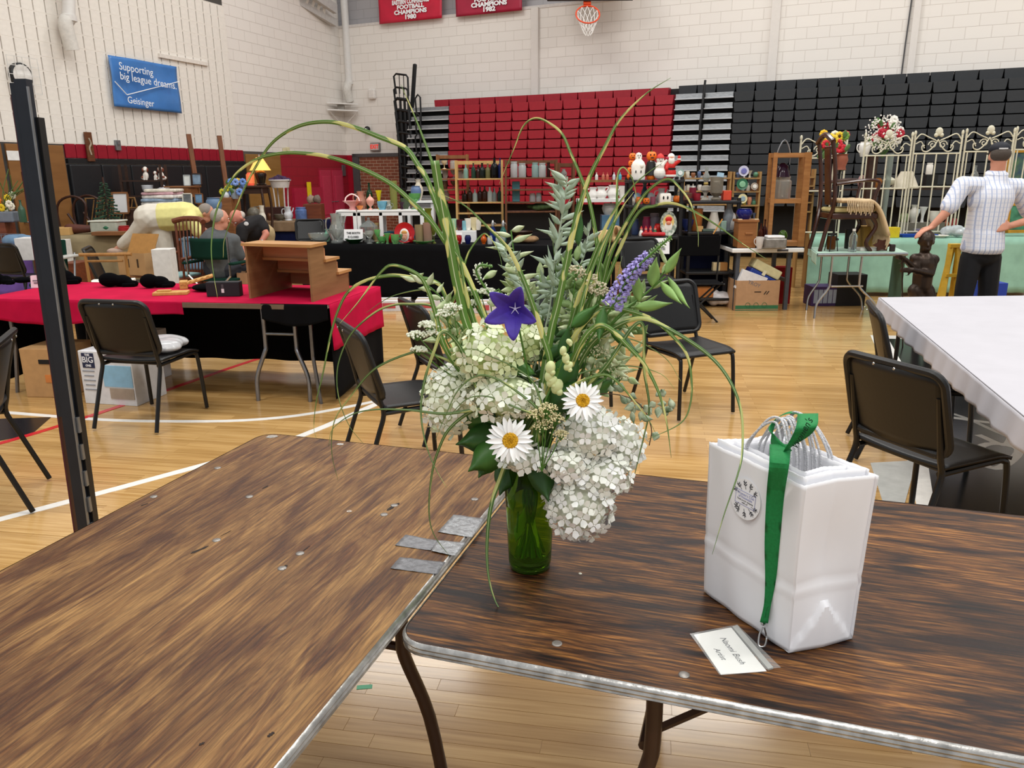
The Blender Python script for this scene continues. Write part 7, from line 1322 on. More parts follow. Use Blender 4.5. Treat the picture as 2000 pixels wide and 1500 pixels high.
ob('well', G().ell((0, -.012, 23 * kh), (11.5 * kh, 1.5 * kh, 18 * kh), 20, 8), mat('#e2c47a', .3), t, True); ob('beard', G().ell((0, -.022, 18 * kh), (7.5 * kh, 1.5 * kh, 11 * kh)), wht, t, True); ob('face', G().ell((0, -.032, 25 * kh), (5 * kh, 1.5 * kh, 4 * kh)), mat('#d88a6a', .5), t, True); ob('cap', G().ell((0, -.026, 32 * kh), (6.5 * kh, 1.5 * kh, 5 * kh)), rdd, t, True)
for i, (px, lab) in enumerate(((1252, 'tiny snowman ornament at the left end of the third tray'), (1261, 'tiny santa ornament holding a sack'), (1270, 'tiny santa ornament in a long coat'), (1279, 'tiny santa ornament with a green coat'))):
 t = thing('tiny_figure', lab, 'ornament', onx(px, Yh - .13, z), 0, 'tiny holiday ornaments'); k = kh; c = (wht, rdd, rdd, mat('#2f6a3c', .5))[i]; ob('body', G().lathe([(4 * k, 0), (4.5 * k, 4 * k), (3 * k, 10 * k), (1 * k, 12 * k)], 10), c, t, True); ob('head', G().ell((0, 0, 13.5 * k), (2.6 * k, 2.6 * k, 3 * k)), mat('#e0b8a0', .5), t, True); ob('hat', G().lathe([(2.8 * k, 14.5 * k), (1e-4, 20 * k)], 8), rdd, t, True)
for i, (px, w, h, c, lab) in enumerate(((1262, 16, 34, '#8f1c4a', 'magenta stocking box at the back of the third tray'), (1277, 20, 40, '#6a6470', 'grey storage drum at the back of the third tray'), (1240, 14, 30, '#2a3a5c', 'navy tin at the back of the third tray'))): it('back_tin', 'jar', lab, 'tin', px, Yh + .1, z, w, h, mat(c, .5))
it('cookie_jar', 'pot', 'small santa head jar beside the painted plate', 'jar', 1285, Yh - .02, z, 16, 22, rdd); one('candy_garland', 'red and green rolled garland along the front of the third tray', 'garland', G().cap((-.12, 0, .025), (.12, 0, .025), .025, .025), mat('#b0242c', .6, noise=.5, ns=12), onx(1276, Yh - .19, z), 0, None, True)
sign(1287, 496, 40, 31, 'white card sign taped below the holiday rack', ['THIS', 'BOOTH'], Yh - .26)
Yr = 9.6; rk2 = thing('black_rack', 'lower black plastic rack with oil lamps and a lantern', 'shelf', onx(1378, Yr, 0)); W_ = mp(92, Yr, 1.1); zr = [at(1383, y, Yr - .15).z for y in (392, 452, 530)] + [.12]
for s in (-1, 1):
 for y in (-.16, .16): ob('post', G().lathe([(.024, 0), (.024, zr[0] + .03)], 8, (s * W_ / 2, y, 0)), pls, rk2)
for z in zr: ob('shelf_tray', G().box((0, 0, z - .02), (W_ + .05, .38, .035), bev=.008), pls, rk2)
ob('dark_backing', G().box((0, .2, zr[1] / 2), (W_, .02, zr[1])), cloth('#0f1226'), rk2)
def oil_lamp(px, Y, z, h, label, c):
 p = onx(px, Y, z); k = mp(h, Y, z) / 50; t = thing('oil_lamp', label, 'oil lamp', p, 0, 'oil lamps'); ob('font', G().lathe([(7 * k, 0), (6 * k, 2 * k), (2 * k, 5 * k), (3 * k, 10 * k), (8 * k, 15 * k), (7 * k, 21 * k), (2 * k, 23 * k)], 14), glass(c, .1, .5), t, True); ob('burner', G().lathe([(3 * k, 22 * k), (4 * k, 25 * k), (3 * k, 27 * k)], 10), mat('#a08a4c', .3, metal=.8), t, True); ob('chimney', turn('chimney', 12 * k, 24 * k, 12), clr, t, True, loc=(0, 0, 26 * k))
oil_lamp(1377, Yr + .1, zr[0], 62, 'oil lamp with a tall clear chimney on the lower rack', '#c9c4b8')
p = onx(1398, Yr - .05, zr[0]); k = mp(1, Yr, 1.3); t = thing('barn_lantern', 'large clear globe lantern with a blue tag on the lower rack', 'lantern', p); ob('globe', G().lathe([(9 * k, 0), (10 * k, 3 * k), (5 * k, 7 * k), (12 * k, 14 * k), (12.5 * k, 44 * k), (11.5 * k, 44 * k), (11 * k, 14 * k), (4 * k, 8 * k)], 18), glass('#b0a898', .08, .7), t, True); ob('burner', G().ell((0, 0, 22 * k), (9 * k, 9 * k, 9 * k)), glass('#6a4a3c', .15, .3), t, True); ob('tag', G().box((3 * k, -12 * k, 48 * k), (13 * k, .4 * k, 8 * k), ry=.15), mat('#9fc0d8', .6), t); ob('collar', G().lathe([(6 * k, 32 * k), (7 * k, 34 * k), (5 * k, 37 * k)], 12), M_STEEL, t, True)
it('red_canister', 'cylinder', 'round red tin standing on another on the lower rack', 'tin', 1361, Yr - .08, zr[0], 14, 14, mat('#8f1c2c', .35)); bx('orange_box', 'orange gift box beside the globe lantern', 'box', 1418, Yr, zr[0], 16, 18, .1, mat('#d8482c', .5))
it('red_canister', 'cylinder', 'round maroon tin on the lower rack', 'tin', 1352, Yr + .05, zr[0], 14, 24, mat('#7a1c30', .35)); bx('mixed_books', 'row of red and green holiday books on the lower rack', 'books', 1340, Yr + .05, zr[0], 18, 14, .12, mat('#8a2420', .5, noise=.6, ns=14, col2='#1f4a34')); it('glass_float', 'ball', 'clear glass ornament at the lower rack corner', 'ornament', 1327, Yr + .1, zr[0] + .0, 14, 22, clr)
for i, (nm, kd, lab, cat, px, w, h, c) in enumerate((('lamp_shade', 'shade', 'ruffled glass lamp shade on the second tray of the lower rack', 'lamp shade', 1393, 30, 36, '#c4beb4'), ('copper_jug', 'cylinder', 'copper mug with a white top on the second tray', 'mug', 1360, 22, 42, '#a8622c'), ('blue_tray', 'bowl', 'navy enamel basin on the second tray', 'basin', 1342, 26, 22, '#1f2f6a'), ('grey_urn', 'vase', 'grey draped statuette on the second tray', 'statuette', 1421, 22, 54, '#8d949c'), ('white_globe', 'ball', 'white glass globe behind the grey statuette', 'globe', 1428, 18, 34, '#d8d6d4'))): it(nm, kd, lab, cat, px, Yr + (.0 if i else -.08), zr[1], w, h, mat(c, .35))
for i, (px, lab, c) in enumerate(((1366, 'little wooden block frame on the second tray', '#b9925a'), (1384, 'dark iron trivet on the second tray', '#4a5a50'), (1412, 'pale green metal box on the second tray', '#7f9a90'))): bx('rack_curio', lab, 'curio', px, Yr - .14, zr[1], (12, 30, 10)[i], (10, 5, 20)[i], .06, mat(c, .5))
for i, (px, lab, c) in enumerate(((1398, 'cream tin on the third tray of the lower rack', '#c9b48a'), (1412, 'small brown tin on the third tray of the lower rack', '#a8743c'))): bx('tea_tin', lab, 'tin', px, Yr - .08, zr[2], 14, 16, .08, mat(c, .5))
bx('wood_crate', 'orange brown wooden crate on the lowest tray', 'crate', 1372, Yr - .05, zr[3], 34, 18, .2, mat('#a8662c', .6))
t = thing('folding_chair', 'black folding canvas chair in front of the lower rack', 'chair', onx(1362, 8.55, 0)); k = mp(1, 8.55, .6)
zt2 = at(1362, 460, 8.55).z; ob('back_canvas', G().box((0, .1, zt2 - .12), (.46, .02, .22), bev=.006), blkc, t); ob('seat_canvas', G().box((0, -.05, .44), (.42, .36, .02), bev=.006), blkc, t)
for s in (-1, 1): ob('leg', G().tube([(s * .23, -.1, .45), (-s * .2, -.1, 0)], .011, 6), pls, t); ob('leg', G().tube([(s * .23, .12, zt2), (s * .22, .12, .4), (-s * .2, .12, 0)], .011, 6), pls, t)
ob('crossbar', G().tube([(-.22, -.22, .44), (.22, -.22, .44)], .011, 6), pls, t)
one('paint_stick', 'short bare wooden stick propped on the black canvas chair', 'stick', G().bar((0, 0, 0), (.09, 0, .16), .022, .008), mat('#b9843f', .6), at(1393, 457, 8.5))
Yt = 11.1
def trinket(px0, px1, ytop, ybot, rows, label):
 a, b_ = at(px0, ybot, Yt), at(px1, ytop, Yt); W, H_ = b_.x - a.x, b_.z - .0; t = thing('trinket_shelf', label, 'shelf', Vector(((a.x + b_.x) / 2, Yt, 0))); m = wood('#a8834f', '#937041', (20, 2, 2)); out = []
 for x in (-W / 2, W / 2): ob('side', G().box((x, 0, b_.z / 2), (.025, .12, b_.z)), m, t)
 for y_ in rows: z = at((px0 + px1) / 2, y_, Yt).z; ob('shelf_board', G().box((0, 0, z - .01), (W, .14, .02)), m, t); out.append(z)
 return out
ra = trinket(1332, 1426, 335, 400, (347, 372, 398), 'pale trinket shelf behind the globe lantern'); rb = trinket(1428, 1484, 335, 400, (347, 373, 400, 430), 'pale trinket shelf with plates beside the lantern'); rc = trinket(1560, 1590, 330, 420, (345, 362, 378, 394, 412), 'pale trinket shelf behind the tall pine crate')
q = random.Random(31); cols = ('#c9c4b4', '#8a5a3c', '#4a7a5c', '#c98a6a', '#d8d4cc', '#5a6a8c', '#b0a03c'); adj = ('squat', 'slim', 'round', 'lidded', 'flared', 'tiny'); used_l = set()
cn = {'#c9c4b4': 'stone', '#8a5a3c': 'brown', '#4a7a5c': 'green', '#c98a6a': 'coral', '#d8d4cc': 'white', '#5a6a8c': 'blue', '#b0a03c': 'mustard'}
for nm, rows, x0, x1, lab in (('a', ra, 1338, 1372, 'behind the lantern'), ('b', rb, 1434, 1470, 'among the standing plates'), ('c', rc, 1567, 1574, 'behind the pine crate')):
 for ri, z in enumerate(rows[:4]):
  x = x0
  while x < x1:
   c = q.choice(cols); i = q.randrange(6); l_ = '%s %s trinket on the %s shelf %s' % (adj[i], cn[c], ('top', 'second', 'third', 'fourth')[ri], lab); x += q.uniform(9, 13)
   if l_ in used_l: continue
   used_l.add(l_); it('trinket', ('pot', 'bottle', 'ball', 'jar', 'flare', 'cup')[i], l_, 'trinket', x - 5, Yt, z + .002, q.uniform(7, 10), q.uniform(9, 15), mat(c, .4))
def stand_plate(px, py, r, c1, c2, label):
 p = at(px, py, Yt - .08); k = mp(1, Yt, 1.4) * r; t = thing('display_plate', label, 'plate', p - Vector((0, 0, k))); ob('rim', G().lathe([(1e-4, 0), (.6 * k, 0), (k, .2 * k), (k, .25 * k), (1e-4, .08 * k)], 22, mx=Matrix.Translation((0, 0, k)) @ Matrix.Rotation(R(82), 4, 'X')), mat(c1, .3), t, True); ob('pattern', G().lathe([(.25 * k, .12 * k), (.55 * k, .14 * k), (.5 * k, .16 * k), (.25 * k, .14 * k)], 18, mx=Matrix.Translation((0, -.02, k)) @ Matrix.Rotation(R(82), 4, 'X')), mat(c2, .3), t, True)
stand_plate(1452, 334, 10, '#c6c4d8', '#6a6aa8', 'lavender ringed plate standing on the trinket shelf'); stand_plate(1449, 360, 11, '#2f6a4c', '#7fb08a', 'green leaf plate standing on the second trinket shelf'); stand_plate(1450, 388, 9, '#d8cfa0', '#8aa0a8', 'cream patterned plate standing on the third trinket shelf'); stand_plate(1473, 364, 7, '#a89a8c', '#e0dcd4', 'small grey plate standing on the second trinket shelf'); stand_plate(1328, 338, 8, '#9ab0a8', '#e0e4e0', 'clear cut plate beside the santa figure')
# ================================================================== RIGHT BOOTH
Yw1 = 9.15
t = thing('grey_leg_table', 'white edged table with grey legs and a black top cloth', 'table', onx(1500, Yw1 + .35, 0)); a, b_ = onx(1430, Yw1, .74).x - t.location.x, onx(1571, Yw1, .74).x - t.location.x
ob('tabletop', G().box(((a + b_) / 2, 0, .72), (b_ - a, .72, .05), bev=.01), wp, t); ob('cloth', G().box(((a + b_) / 2, .02, .7475), (b_ - a - .02, .68, .005)), blkc, t); ob('edge_label', G().box((.0, -.362, .72), (.13, .004, .025)), mat('#4a4648', .5), t)
gl = mat('#4a4e56', .45, metal=.3)
for x in (a + .1, b_ - .14):
 for y in (-.26, .26): ob('leg', G().box((x, y, .35), (.045, .045, .7)), gl, t)
 ob('leg_brace', G().box((x, 0, .35), (.03, .5, .04)), gl, t)
ob('rear_bar', G().box(((a + b_) / 2, .26, .36), (b_ - a - .3, .03, .05)), gl, t); Zt = .75
t = thing('wood_cabinet', 'small honey wood box cabinet with a side handle', 'cabinet', onx(1453, Yw1 + .12, Zt)); k = mp(1, Yw1, .9); hw = wood('#9a6536', '#84532a', (2, 2, 20)); ob('body', G().box((0, 0, 26 * k), (36 * k, .2, 52 * k), bev=.006), hw, t); ob('lid', G().box((0, 0, 52 * k), (42 * k, .24, 5 * k), bev=.006), hw, t); ob('pull', G().box((3 * k, -.105, 28 * k), (15 * k, .02, 4 * k), bev=.004), hw, t); ob('clip', G().box((16 * k, -.09, 55 * k), (8 * k, .03, 2 * k)).box((-16 * k, -.09, 55 * k), (8 * k, .03, 2 * k)), mat('#d8c9a4', .4), t)
it('cobalt_dish', 'pot', 'shiny cobalt blue covered dish on the honey wood cabinet', 'dish', 1453, Yw1 + .12, Zt + 54.6 * k, 32, 20, mat('#141a66', .1))
t = thing('pine_crate', 'tall open pine frame crate standing on end with glass inside', 'crate', onx(1527, Yw1 + .3, Zt), -.12); H_ = at(1530, 298, Yw1 + .2).z - Zt; W_ = mp(60, Yw1 + .3, 1.2); pn = wood('#a8743f', '#935f2e', (3, 3, 20))
for x in (-W_ / 2, W_ / 2):
 for y in (-.14, .14): ob('upright', G().box((x, y, H_ / 2), (.075 if x > 0 else .045, .035, H_)), pn, t)
for z in (H_ - .03, H_ * .49, .03): ob('cross_board', G().box((0, 0, z), (W_, .3, .05)), pn, t)
zi = Zt + H_ * .49 + .026
it('glass_jar', 'jar', 'large clear glass jar inside the pine crate', 'jar', 1527, Yw1 + .28, zi, 32, 42, glass('#b9b4ac', .08, .6)); p = onx(1527, Yw1 + .28, zi + mp(42, Yw1, 1.3)); t = thing('purple_bell', 'dark purple glass bell with a wire handle inside the pine crate', 'bell', p); ob('bell', G().lathe([(.1, 0), (.085, .05), (.06, .13), (.02, .16)], 14), glass('#2c1424', .15, .2), t, True); ob('handle', G().tube(bez([(-.08, 0, .14), (-.07, 0, .3), (0, 0, .42), (.07, 0, .3), (.08, 0, .14)], 14), .007, 6), M_STEEL, t, True)
it('glass_float', 'ball', 'green glass ball at the foot of the pine crate', 'ball', 1528, Yw1 + .2, Zt + .056, 18, 22, glass('#3f5a1c', .08, .3)); it('teal_float', 'ball', 'small teal glass ball beside the green one', 'ball', 1512, Yw1 + .3, Zt + .056, 11, 12, glass('#1c5a60', .08, .3)); it('shaving_mug', 'cup', 'white china mug beside the honey wood cabinet', 'mug', 1483, Yw1 - .05, Zt, 16, 22, mat('#cfcac6', .3), None, 'l')
t = thing('metal_toaster', 'dull metal box under clear wrap before the pine crate', 'box', onx(1511, Yw1 - .06, Zt)); ob('body', G().box((0, 0, .06), (.25, .16, .12), bev=.015), mat('#8a8680', .35, metal=.5, noise=.3), t); ob('wrap', G().box((0, -.0, .135), (.2, .14, .03), bev=.012), mat('#e8e8ea', .3), t)
for i, (px, w, h, c, lab) in enumerate(((1484, 10, 40, '#5a2c1c', 'amber bottle in a cluster behind the white mug'), (1491, 10, 48, '#3a1410', 'dark red bottle in the cluster behind the mug'), (1496, 8, 36, '#3a2050', 'violet bottle in the cluster beside the crate'))): it('old_bottle', 'bottle', lab, 'bottle', px, Yw1 + .45, Zt, w, h, glass(c, .1, .3))
p = gp(1478, 608); t = thing('storage_carton', 'brown storage carton with a green printed band under the table', 'box', (p.x, p.y + .2, 0)); W_ = mp(84, p.y, .2); H_ = mp(60, p.y, .2); cm = mat('#b08a66', .8, noise=.06)
for x in (-W_ / 2, W_ / 2): ob('side', G().box((x, 0, H_ / 2), (.008, .36, H_)), cm, t)
for y in (-.18, .18): ob('panel', G().box((0, y, H_ / 2), (W_, .008, H_)), cm, t)
ob('bottom', G().box((0, 0, .006), (W_, .36, .01)), cm, t); ob('green_band', G().box((0, -.1845, H_ * .13), (W_, .002, H_ * .12)).box((0, -.1845, H_ * .03), (W_, .002, H_ * .025)), mat('#2f6a44', .7), t)
for i in range(3): ob('printed_emblem', G().tube([(-.11 + .1 * i + .028 * math.cos(q_), -.185, H_ * .2 + .028 * math.sin(q_)) for q_ in [j * math.pi / 8 for j in range(16)]], .003, 4, True), mat('#2f6a44', .7), t)
ob('hand_slot', G().box((0, -.1845, H_ * .63), (.08, .003, .012)), mat('#3c2c20', .9), t); ob('printed_mark', G().box((.09, -.1845, H_ * .6), (.012, .002, .05), ry=.6).box((.12, -.1845, H_ * .6), (.012, .002, .05), ry=.6), mat('#3c3028', .8), t)
t = thing('tool_box', 'blue and cream plastic tool box tilted in the brown carton', 'tool box', Vector((p.x + .06, p.y + .16, H_ + .02)), 0); rm = .48
for nm, z0, hh, m_ in (('body', .0, .11, mat('#1f3a8c', .4)), ('lid', .115, .11, mat('#cdc69a', .5))): ob(nm, G().box((0, 0, z0), (.36, .2, hh), bev=.015), m_, t, rot=(0, rm, 0))
ob('latch', G().box((-.02, -.11, .06), (.04, .02, .06), bev=.004), mat('#e0dab8', .4), t, rot=(0, rm, 0)); ob('yellow_label', G().box((.1, -.102, .0), (.06, .004, .03)), mat('#e0a81c', .5), t, rot=(0, rm, 0))
t = thing('white_carton', 'white carton with grey lettering in the brown carton', 'box', Vector((p.x - .08, p.y + .06, H_ * .75))); ob('body', G().box((0, 0, .06), (.32, .08, .24), ry=.35, bev=.004), mat('#dcdcde', .7), t); text('TROY', .06, mat('#6a6a70', .7), t, (.03, -.045, .05), (R(90), R(20), 0), name='carton_lettering')
blob('plastic_bag', 'clear plastic bag with white contents on the gym floor', 'plastic bag', (gp(1408, 600).x, gp(1408, 600).y + .12, 0), (.24, .2, .2), mat('#c9c5c6', .25, noise=.2, ns=8), 14); p = gp(1622, 598); t = thing('purple_box', 'purple box with a printed row of glasses under the card table', 'box', (p.x, p.y + .15, 0)); W_ = mp(75, p.y, .1); H_ = mp(38, p.y, .1); ob('body', G().box((0, 0, H_ / 2), (W_, .28, H_), bev=.004), mat('#3f2a5c', .6), t)
for i in range(6): ob('printed_glass', G().box((-W_ * .4 + W_ * .125 * i, -.142, H_ * .5), (W_ * .105, .003, H_ * .7)), mat('#9aa3b4', .5), t)
bx('dark_crate', 'dark crate at the back under the card table', 'crate', 1650, 9.6, 0, 56, 60, .3, mat('#1c1a1c', .7)); bx('red_bag', 'red cloth bag behind the grey legged table', 'bag', 1520, 9.75, 0, 34, 70, .2, cloth('#7a1a1a'))
Ycf, Ycb = 8.6, 9.3; mint = cloth('#a9c4b4'); t = thing('card_table', 'pale mint card table on silver folding legs', 'table', Vector((0, 0, 0)))
c4 = [onx(1585, Ycf, 0), onx(1757, Ycf, 0), onx(1730, Ycb, 0), onx(1570, Ycb, 0)]; ob('tabletop', G().slab([(v.x, v.y) for v in c4], .70, .735), mat('#b9c4bc', .5), t); ob('cloth', G().slab([(v.x, v.y) for v in c4], .735, .74), mint, t); ob('edge_band', G().tube([(v.x, v.y, .722) for v in c4[:2]], .016, 8), M_STEEL, t); dropsheet(c4[3], c4[0], .74, lambda u: .66 - .06 * u, mint, t, .01, f_=2, nu=20)
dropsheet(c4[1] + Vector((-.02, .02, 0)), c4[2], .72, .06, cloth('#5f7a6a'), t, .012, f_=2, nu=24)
for x0, x1, Y in ((1626, 1590, Ycf + .06), (1684, 1712, Ycf + .06), (1606, 1575, Ycb - .1), (1660, 1684, Ycb - .1)):
 A, B = onx(x0, Y, .7), onx(x1, Y - .02, 0); ob('leg', G().tube(bez([A, Vector((A.x, A.y, .42)), Vector((A.x + (B.x - A.x) * .1, A.y, .33)), Vector((A.x + (B.x - A.x) * .85, A.y, .16)), B], 16), .013, 8), M_CHROME, t, True)
A, B = onx(1623, Ycf + .06, .36), onx(1685, Ycf + .06, .36); ob('leg_brace', G().tube([A, B], .012, 8), M_CHROME, t); Zk = .74
t = thing('antique_armchair', 'dark antique armchair with a cream seat standing on the card table', 'chair', onx(1620, 8.95, Zk)); k = mp(1, 8.95, 1.3); mh = mat('#3a1d12', .25, noise=.3, ns=6, coat=.3); X = lambda px: (px - 1620) * k; Z = lambda py: (472 - py) * k
for y in (-.2, .2): ob('back_post', G().tube(bez([(X(1590), y * .8, 0), (X(1600), y * .8, Z(420)), (X(1606), y, Z(380)), (X(1602), y, Z(320)), (X(1592), y, Z(262))], 20), .024, 8), mh, t, True)
ob('crest_rail', G().tube(bez([(X(1592), -.22, Z(268)), (X(1590), 0, Z(254)), (X(1592), .22, Z(268))], 10), .03, 8), mh, t, True); ob('back_splat', G().box((X(1603), 0, Z(330)), (.02, .16, 110 * k), ry=-.1, bev=.006), mh, t)
ob('seat_frame', G().box((X(1648), 0, Z(405)), (88 * k, .44, .07), bev=.015), mh, t); ob('seat_cushion', G().box((X(1648), 0, Z(394)), (80 * k, .4, .05), bev=.022), cloth('#c9bb84'), t)
for y in (-.22, .22):
 ob('arm', G().tube(bez([(X(1606), y, Z(345)), (X(1640), y * 1.1, Z(340)), (X(1668), y * 1.12, Z(338)), (X(1685), y * 1.1, Z(343)), (X(1682), y * 1.05, Z(365)), (X(1678), y, Z(400))], 22), .018, 8), mh, t, True)
 ob('leg', G().tube(bez([(X(1680), y * .9, Z(405)), (X(1690), y * .95, Z(425)), (X(1676), y * .88, Z(455)), (X(1686), y * .9, 0)], 16), [.035] * 5 + [.02] * 40 if 0 else .024, 8), mh, t, True)
thr = cloth('#c9b08c', .6); p = onx(1640, 8.85, Zk); t = thing('fringed_blanket', 'tan knitted blanket with fringe over the antique chair seat', 'blanket', onx(1660, 8.9, Zk + Z(398))); X2 = lambda px: (px - 1660) * k; Z2 = lambda py: (398 - py) * k
def bl_(u, v): x = X2(1625) + u * 98 * k; dz = 22 * k - (max(0, u - .55) / .45) ** 2.0 * 66 * k; return (x, -.24 + v * .46 - .02 * math.sin(u * 6), dz + .008 * math.sin(v * 22 + u * 9))
ob('knit', G().sheet(bl_, 30, 16), thr, t, 'all', solid=.03)
for i in range(26):
 v = i / 25; x, y, z = bl_(1, v); ob('tassel', G().tube([(x, y, z), (x + .005, y - .01, z - .05), (x - .004, y, z - .1 - .02 * (i % 3))], .006, 5), thr, t)
for i in range(16): u = .1 + .5 * i / 15; x, y, z = bl_(u, 0); ob('tassel', G().tube([(x, y, z), (x + .004, y - .02, z - .05), (x, y - .02, z - .11 - .02 * (i % 3))], .006, 5), thr, t)
t = thing('water_bottle', 'clear plastic water bottle on the card table', 'bottle', onx(1664, 8.72, Zk)); k2 = mp(1, 8.72, .8); ob('bottle', G().lathe([(1e-4, 0), (7.5 * k2, 0), (8 * k2, 3 * k2), (7.4 * k2, 12 * k2), (8 * k2, 16 * k2), (7.6 * k2, 30 * k2), (3 * k2, 38 * k2), (2.6 * k2, 41 * k2)], 16), glass('#dfe6e8', .05, .9), t, True); ob('cap', G().lathe([(3.1 * k2, 40 * k2), (3.1 * k2, 44 * k2), (1e-4, 44 * k2)], 12), wht, t, True)
g = G().prism([(math.cos(a_) * (.11 if i % 2 == 0 else .065), math.sin(a_) * (.075 if i % 2 == 0 else .05)) for i, a_ in enumerate([j * math.pi / 6 for j in range(12)])], .02); g.V = [(v[0], v[1], v[2] + .07) for v in g.V]; one('iron_trivet', 'rusty cast iron trivet propped on a tray', 'trivet', g, mat('#4a2418', .8, bump=.5), onx(1722, 8.74, Zk)); bx('white_tray', 'long white tray behind the rusty trivet', 'tray', 1700, 8.85, Zk, 50, 6, .14, wht); bx('iron_figure', 'small dark iron figure at the corner of the card table', 'figure', 1742, 8.7, Zk, 10, 14, .04, mat('#2a1c18', .7), 0, None, .01)
it('black_vase', 'cylinder', 'black flared vase under the antique chair', 'vase', 1656, 9.1, Zk, 16, 36, mat('#101010', .4)); bx('ochre_box', 'ochre yellow wooden box under the fringed blanket', 'box', 1700, 9.15, Zk, 46, 42, .2, mat('#a8843c', .6)); t = thing('candle_stand', 'black iron stand with an amber jar between the chair legs', 'candle stand', onx(1622, 8.8, Zk)); ob('ring', G().lathe([(.05, .18), (.05, .2)], 12), pls, t); ob('jar', G().lathe([(.045, .02), (.05, .05), (.045, .17)], 12), glass('#5a3416', .1, .3), t, True)
for i in range(3): a_ = i * 2.1; ob('leg', G().tube([(.05 * math.cos(a_), .05 * math.sin(a_), .2), (.08 * math.cos(a_), .08 * math.sin(a_), 0)], .006, 5), pls, t)
Yg = 10.2; gc = cloth('#8fb8a4'); skirted('green_cloth_table', 'long table under a pale green cloth behind the standing man', [(onx(1575, Yg, 0).x, Yg + .05), (onx(2060, Yg, 0).x, Yg - .2), (onx(2060, Yg + .9, 0).x, Yg + .7), (onx(1575, Yg + .9, 0).x, Yg + .95)], .76, gc, {0: (.7, gc, .02)})
iron = mat('#cfcab4', .5, noise=.1); Yp = 10.55; k = mp(1, Yp, 1.5)
def spiral(c, r, s, n=14, turns=1.3): return [(c[0] + s * r * (1 - .75 * i / n) * math.cos(i / n * turns * 6.28), 0, c[1] + r * (1 - .75 * i / n) * math.sin(i / n * turns * 6.28)) for i in range(n + 1)]
glabs = ['cream iron gate panel partly hidden by the antique armchair', 'cream iron gate panel in front of the rose bouquet', 'cream iron gate panel in front of the cream lampshade', 'cream iron gate panel beside the standing man', 'cream iron gate panel behind the standing man', 'cream iron gate panel beyond the gold picture frame']
for i, px in enumerate((1592, 1714, 1808, 1905, 2000)):
 p = onx(px, Yp - .03 * i, .76); t = thing('iron_gate_panel', glabs[i], 'gate panel', p, -.12, 'cream iron gate panels'); W = 84 * k / 2 * 1.02; zt_ = at(px, 304 - .04 * (px - 1714), Yp).z - .76; zm = zt_ - 62 * k; zl2 = .06; top = zt_ + 38 * k
 for s in (-1, 1):
  ob('post', G().tube([(s * W, 0, 0), (s * W, 0, top - 4 * k)], .012, 6), iron, t); ob('finial', G().ell((s * W, 0, top), (.018, .018, .035), 8, 6), iron, t); ob('inner_post', G().tube([(s * W * .86, 0, 0), (s * W * .86, 0, zt_)], .008, 6), iron, t)
 for z in (zl2, zm, zt_): ob('rail', G().tube([(-W, 0, z), (W, 0, z)], .01, 6), iron, t)
 for j in range(3): x = -W * .5 + W * .5 * j; ob('bar', G().tube([(x, 0, zl2), (x, 0, zt_)], .009, 6), iron, t)
 for s in (-1, 1):
  ob('scroll', G().tube(bez([(s * W, 0, top - 14 * k), (s * W * .75, 0, top - 2 * k), (s * W * .4, 0, top - 8 * k), (s * W * .08, 0, top - 14 * k)], 14), .008, 6), iron, t); ob('scroll', G().tube(spiral((s * W * .22, top - 22 * k), 8 * k, s), .007, 5), iron, t)
  ob('scroll', G().tube(bez([(0, 0, top - 12 * k), (s * W * .15, 0, top - 24 * k), (s * W * .4, 0, zt_ + 4 * k), (s * W * .62, 0, zt_ + 6 * k), (s * W * .66, 0, zt_ + 14 * k), (s * W * .55, 0, zt_ + 15 * k)], 18), .008, 6), iron, t); ob('scroll', G().tube(bez([(s * W * .95, 0, top - 20 * k), (s * W * .72, 0, top - 16 * k), (s * W * .55, 0, zt_ + 10 * k)], 10), .007, 5), iron, t)
 ob('crest', G().ell((0, 0, top + 2 * k), (7 * k, .02, 8 * k), 10, 6).ell((-5 * k, 0, top - 4 * k), (4 * k, .02, 4 * k), 8, 5).ell((5 * k, 0, top - 4 * k), (4 * k, .02, 4 * k), 8, 5), iron, t, True)
Yf2 = 10.9; zf = at(1628, 335, Yf2).z; t = thing('back_shelf', 'dark shelf board behind the cream gate panels', 'shelf', onx(1780, Yf2 + .1, .76)); W_ = mp(430, Yf2, 1.3); ob('board', G().box((0, 0, at(1780, 368, Yf2).z - .77), (W_, .3, .02)), darkw, t)
for x in (-.48, -.15, .2, .48): ob('upright', G().box((x * W_, .1, (at(1780, 368, Yf2).z - .78) / 2), (.03, .03, at(1780, 368, Yf2).z - .78)), darkw, t)
zq = at(1780, 368, Yf2).z + .002
t = thing('terracotta_pot', 'terracotta pot on a tall stand holding sunflowers', 'pot', onx(1627, 10.0, .76)); zz = at(1627, 332, 10.0).z - .76; ob('pot', G().lathe([(.07, zz), (.06, zz + .04), (.085, zz + .12), (.07, zz + .17), (.08, zz + .19)], 14), mat('#8a4a34', .7), t, True); ob('stand', G().lathe([(.07, 0), (.07, .02), (.015, .05), (.015, zz - .02), (.08, zz)], 10), M_BMETAL, t)
bunch('sunflowers and red blooms in the terracotta pot', 1630, 283, 10.0, .76 + zz + .17, [('#e8b81c', '#3a2414'), ('#e2c02c', '#4a2c14'), ('#c92434', None), ('#e8e2cc', None), ('#6f9a3c', None)], 17, .055, .16)
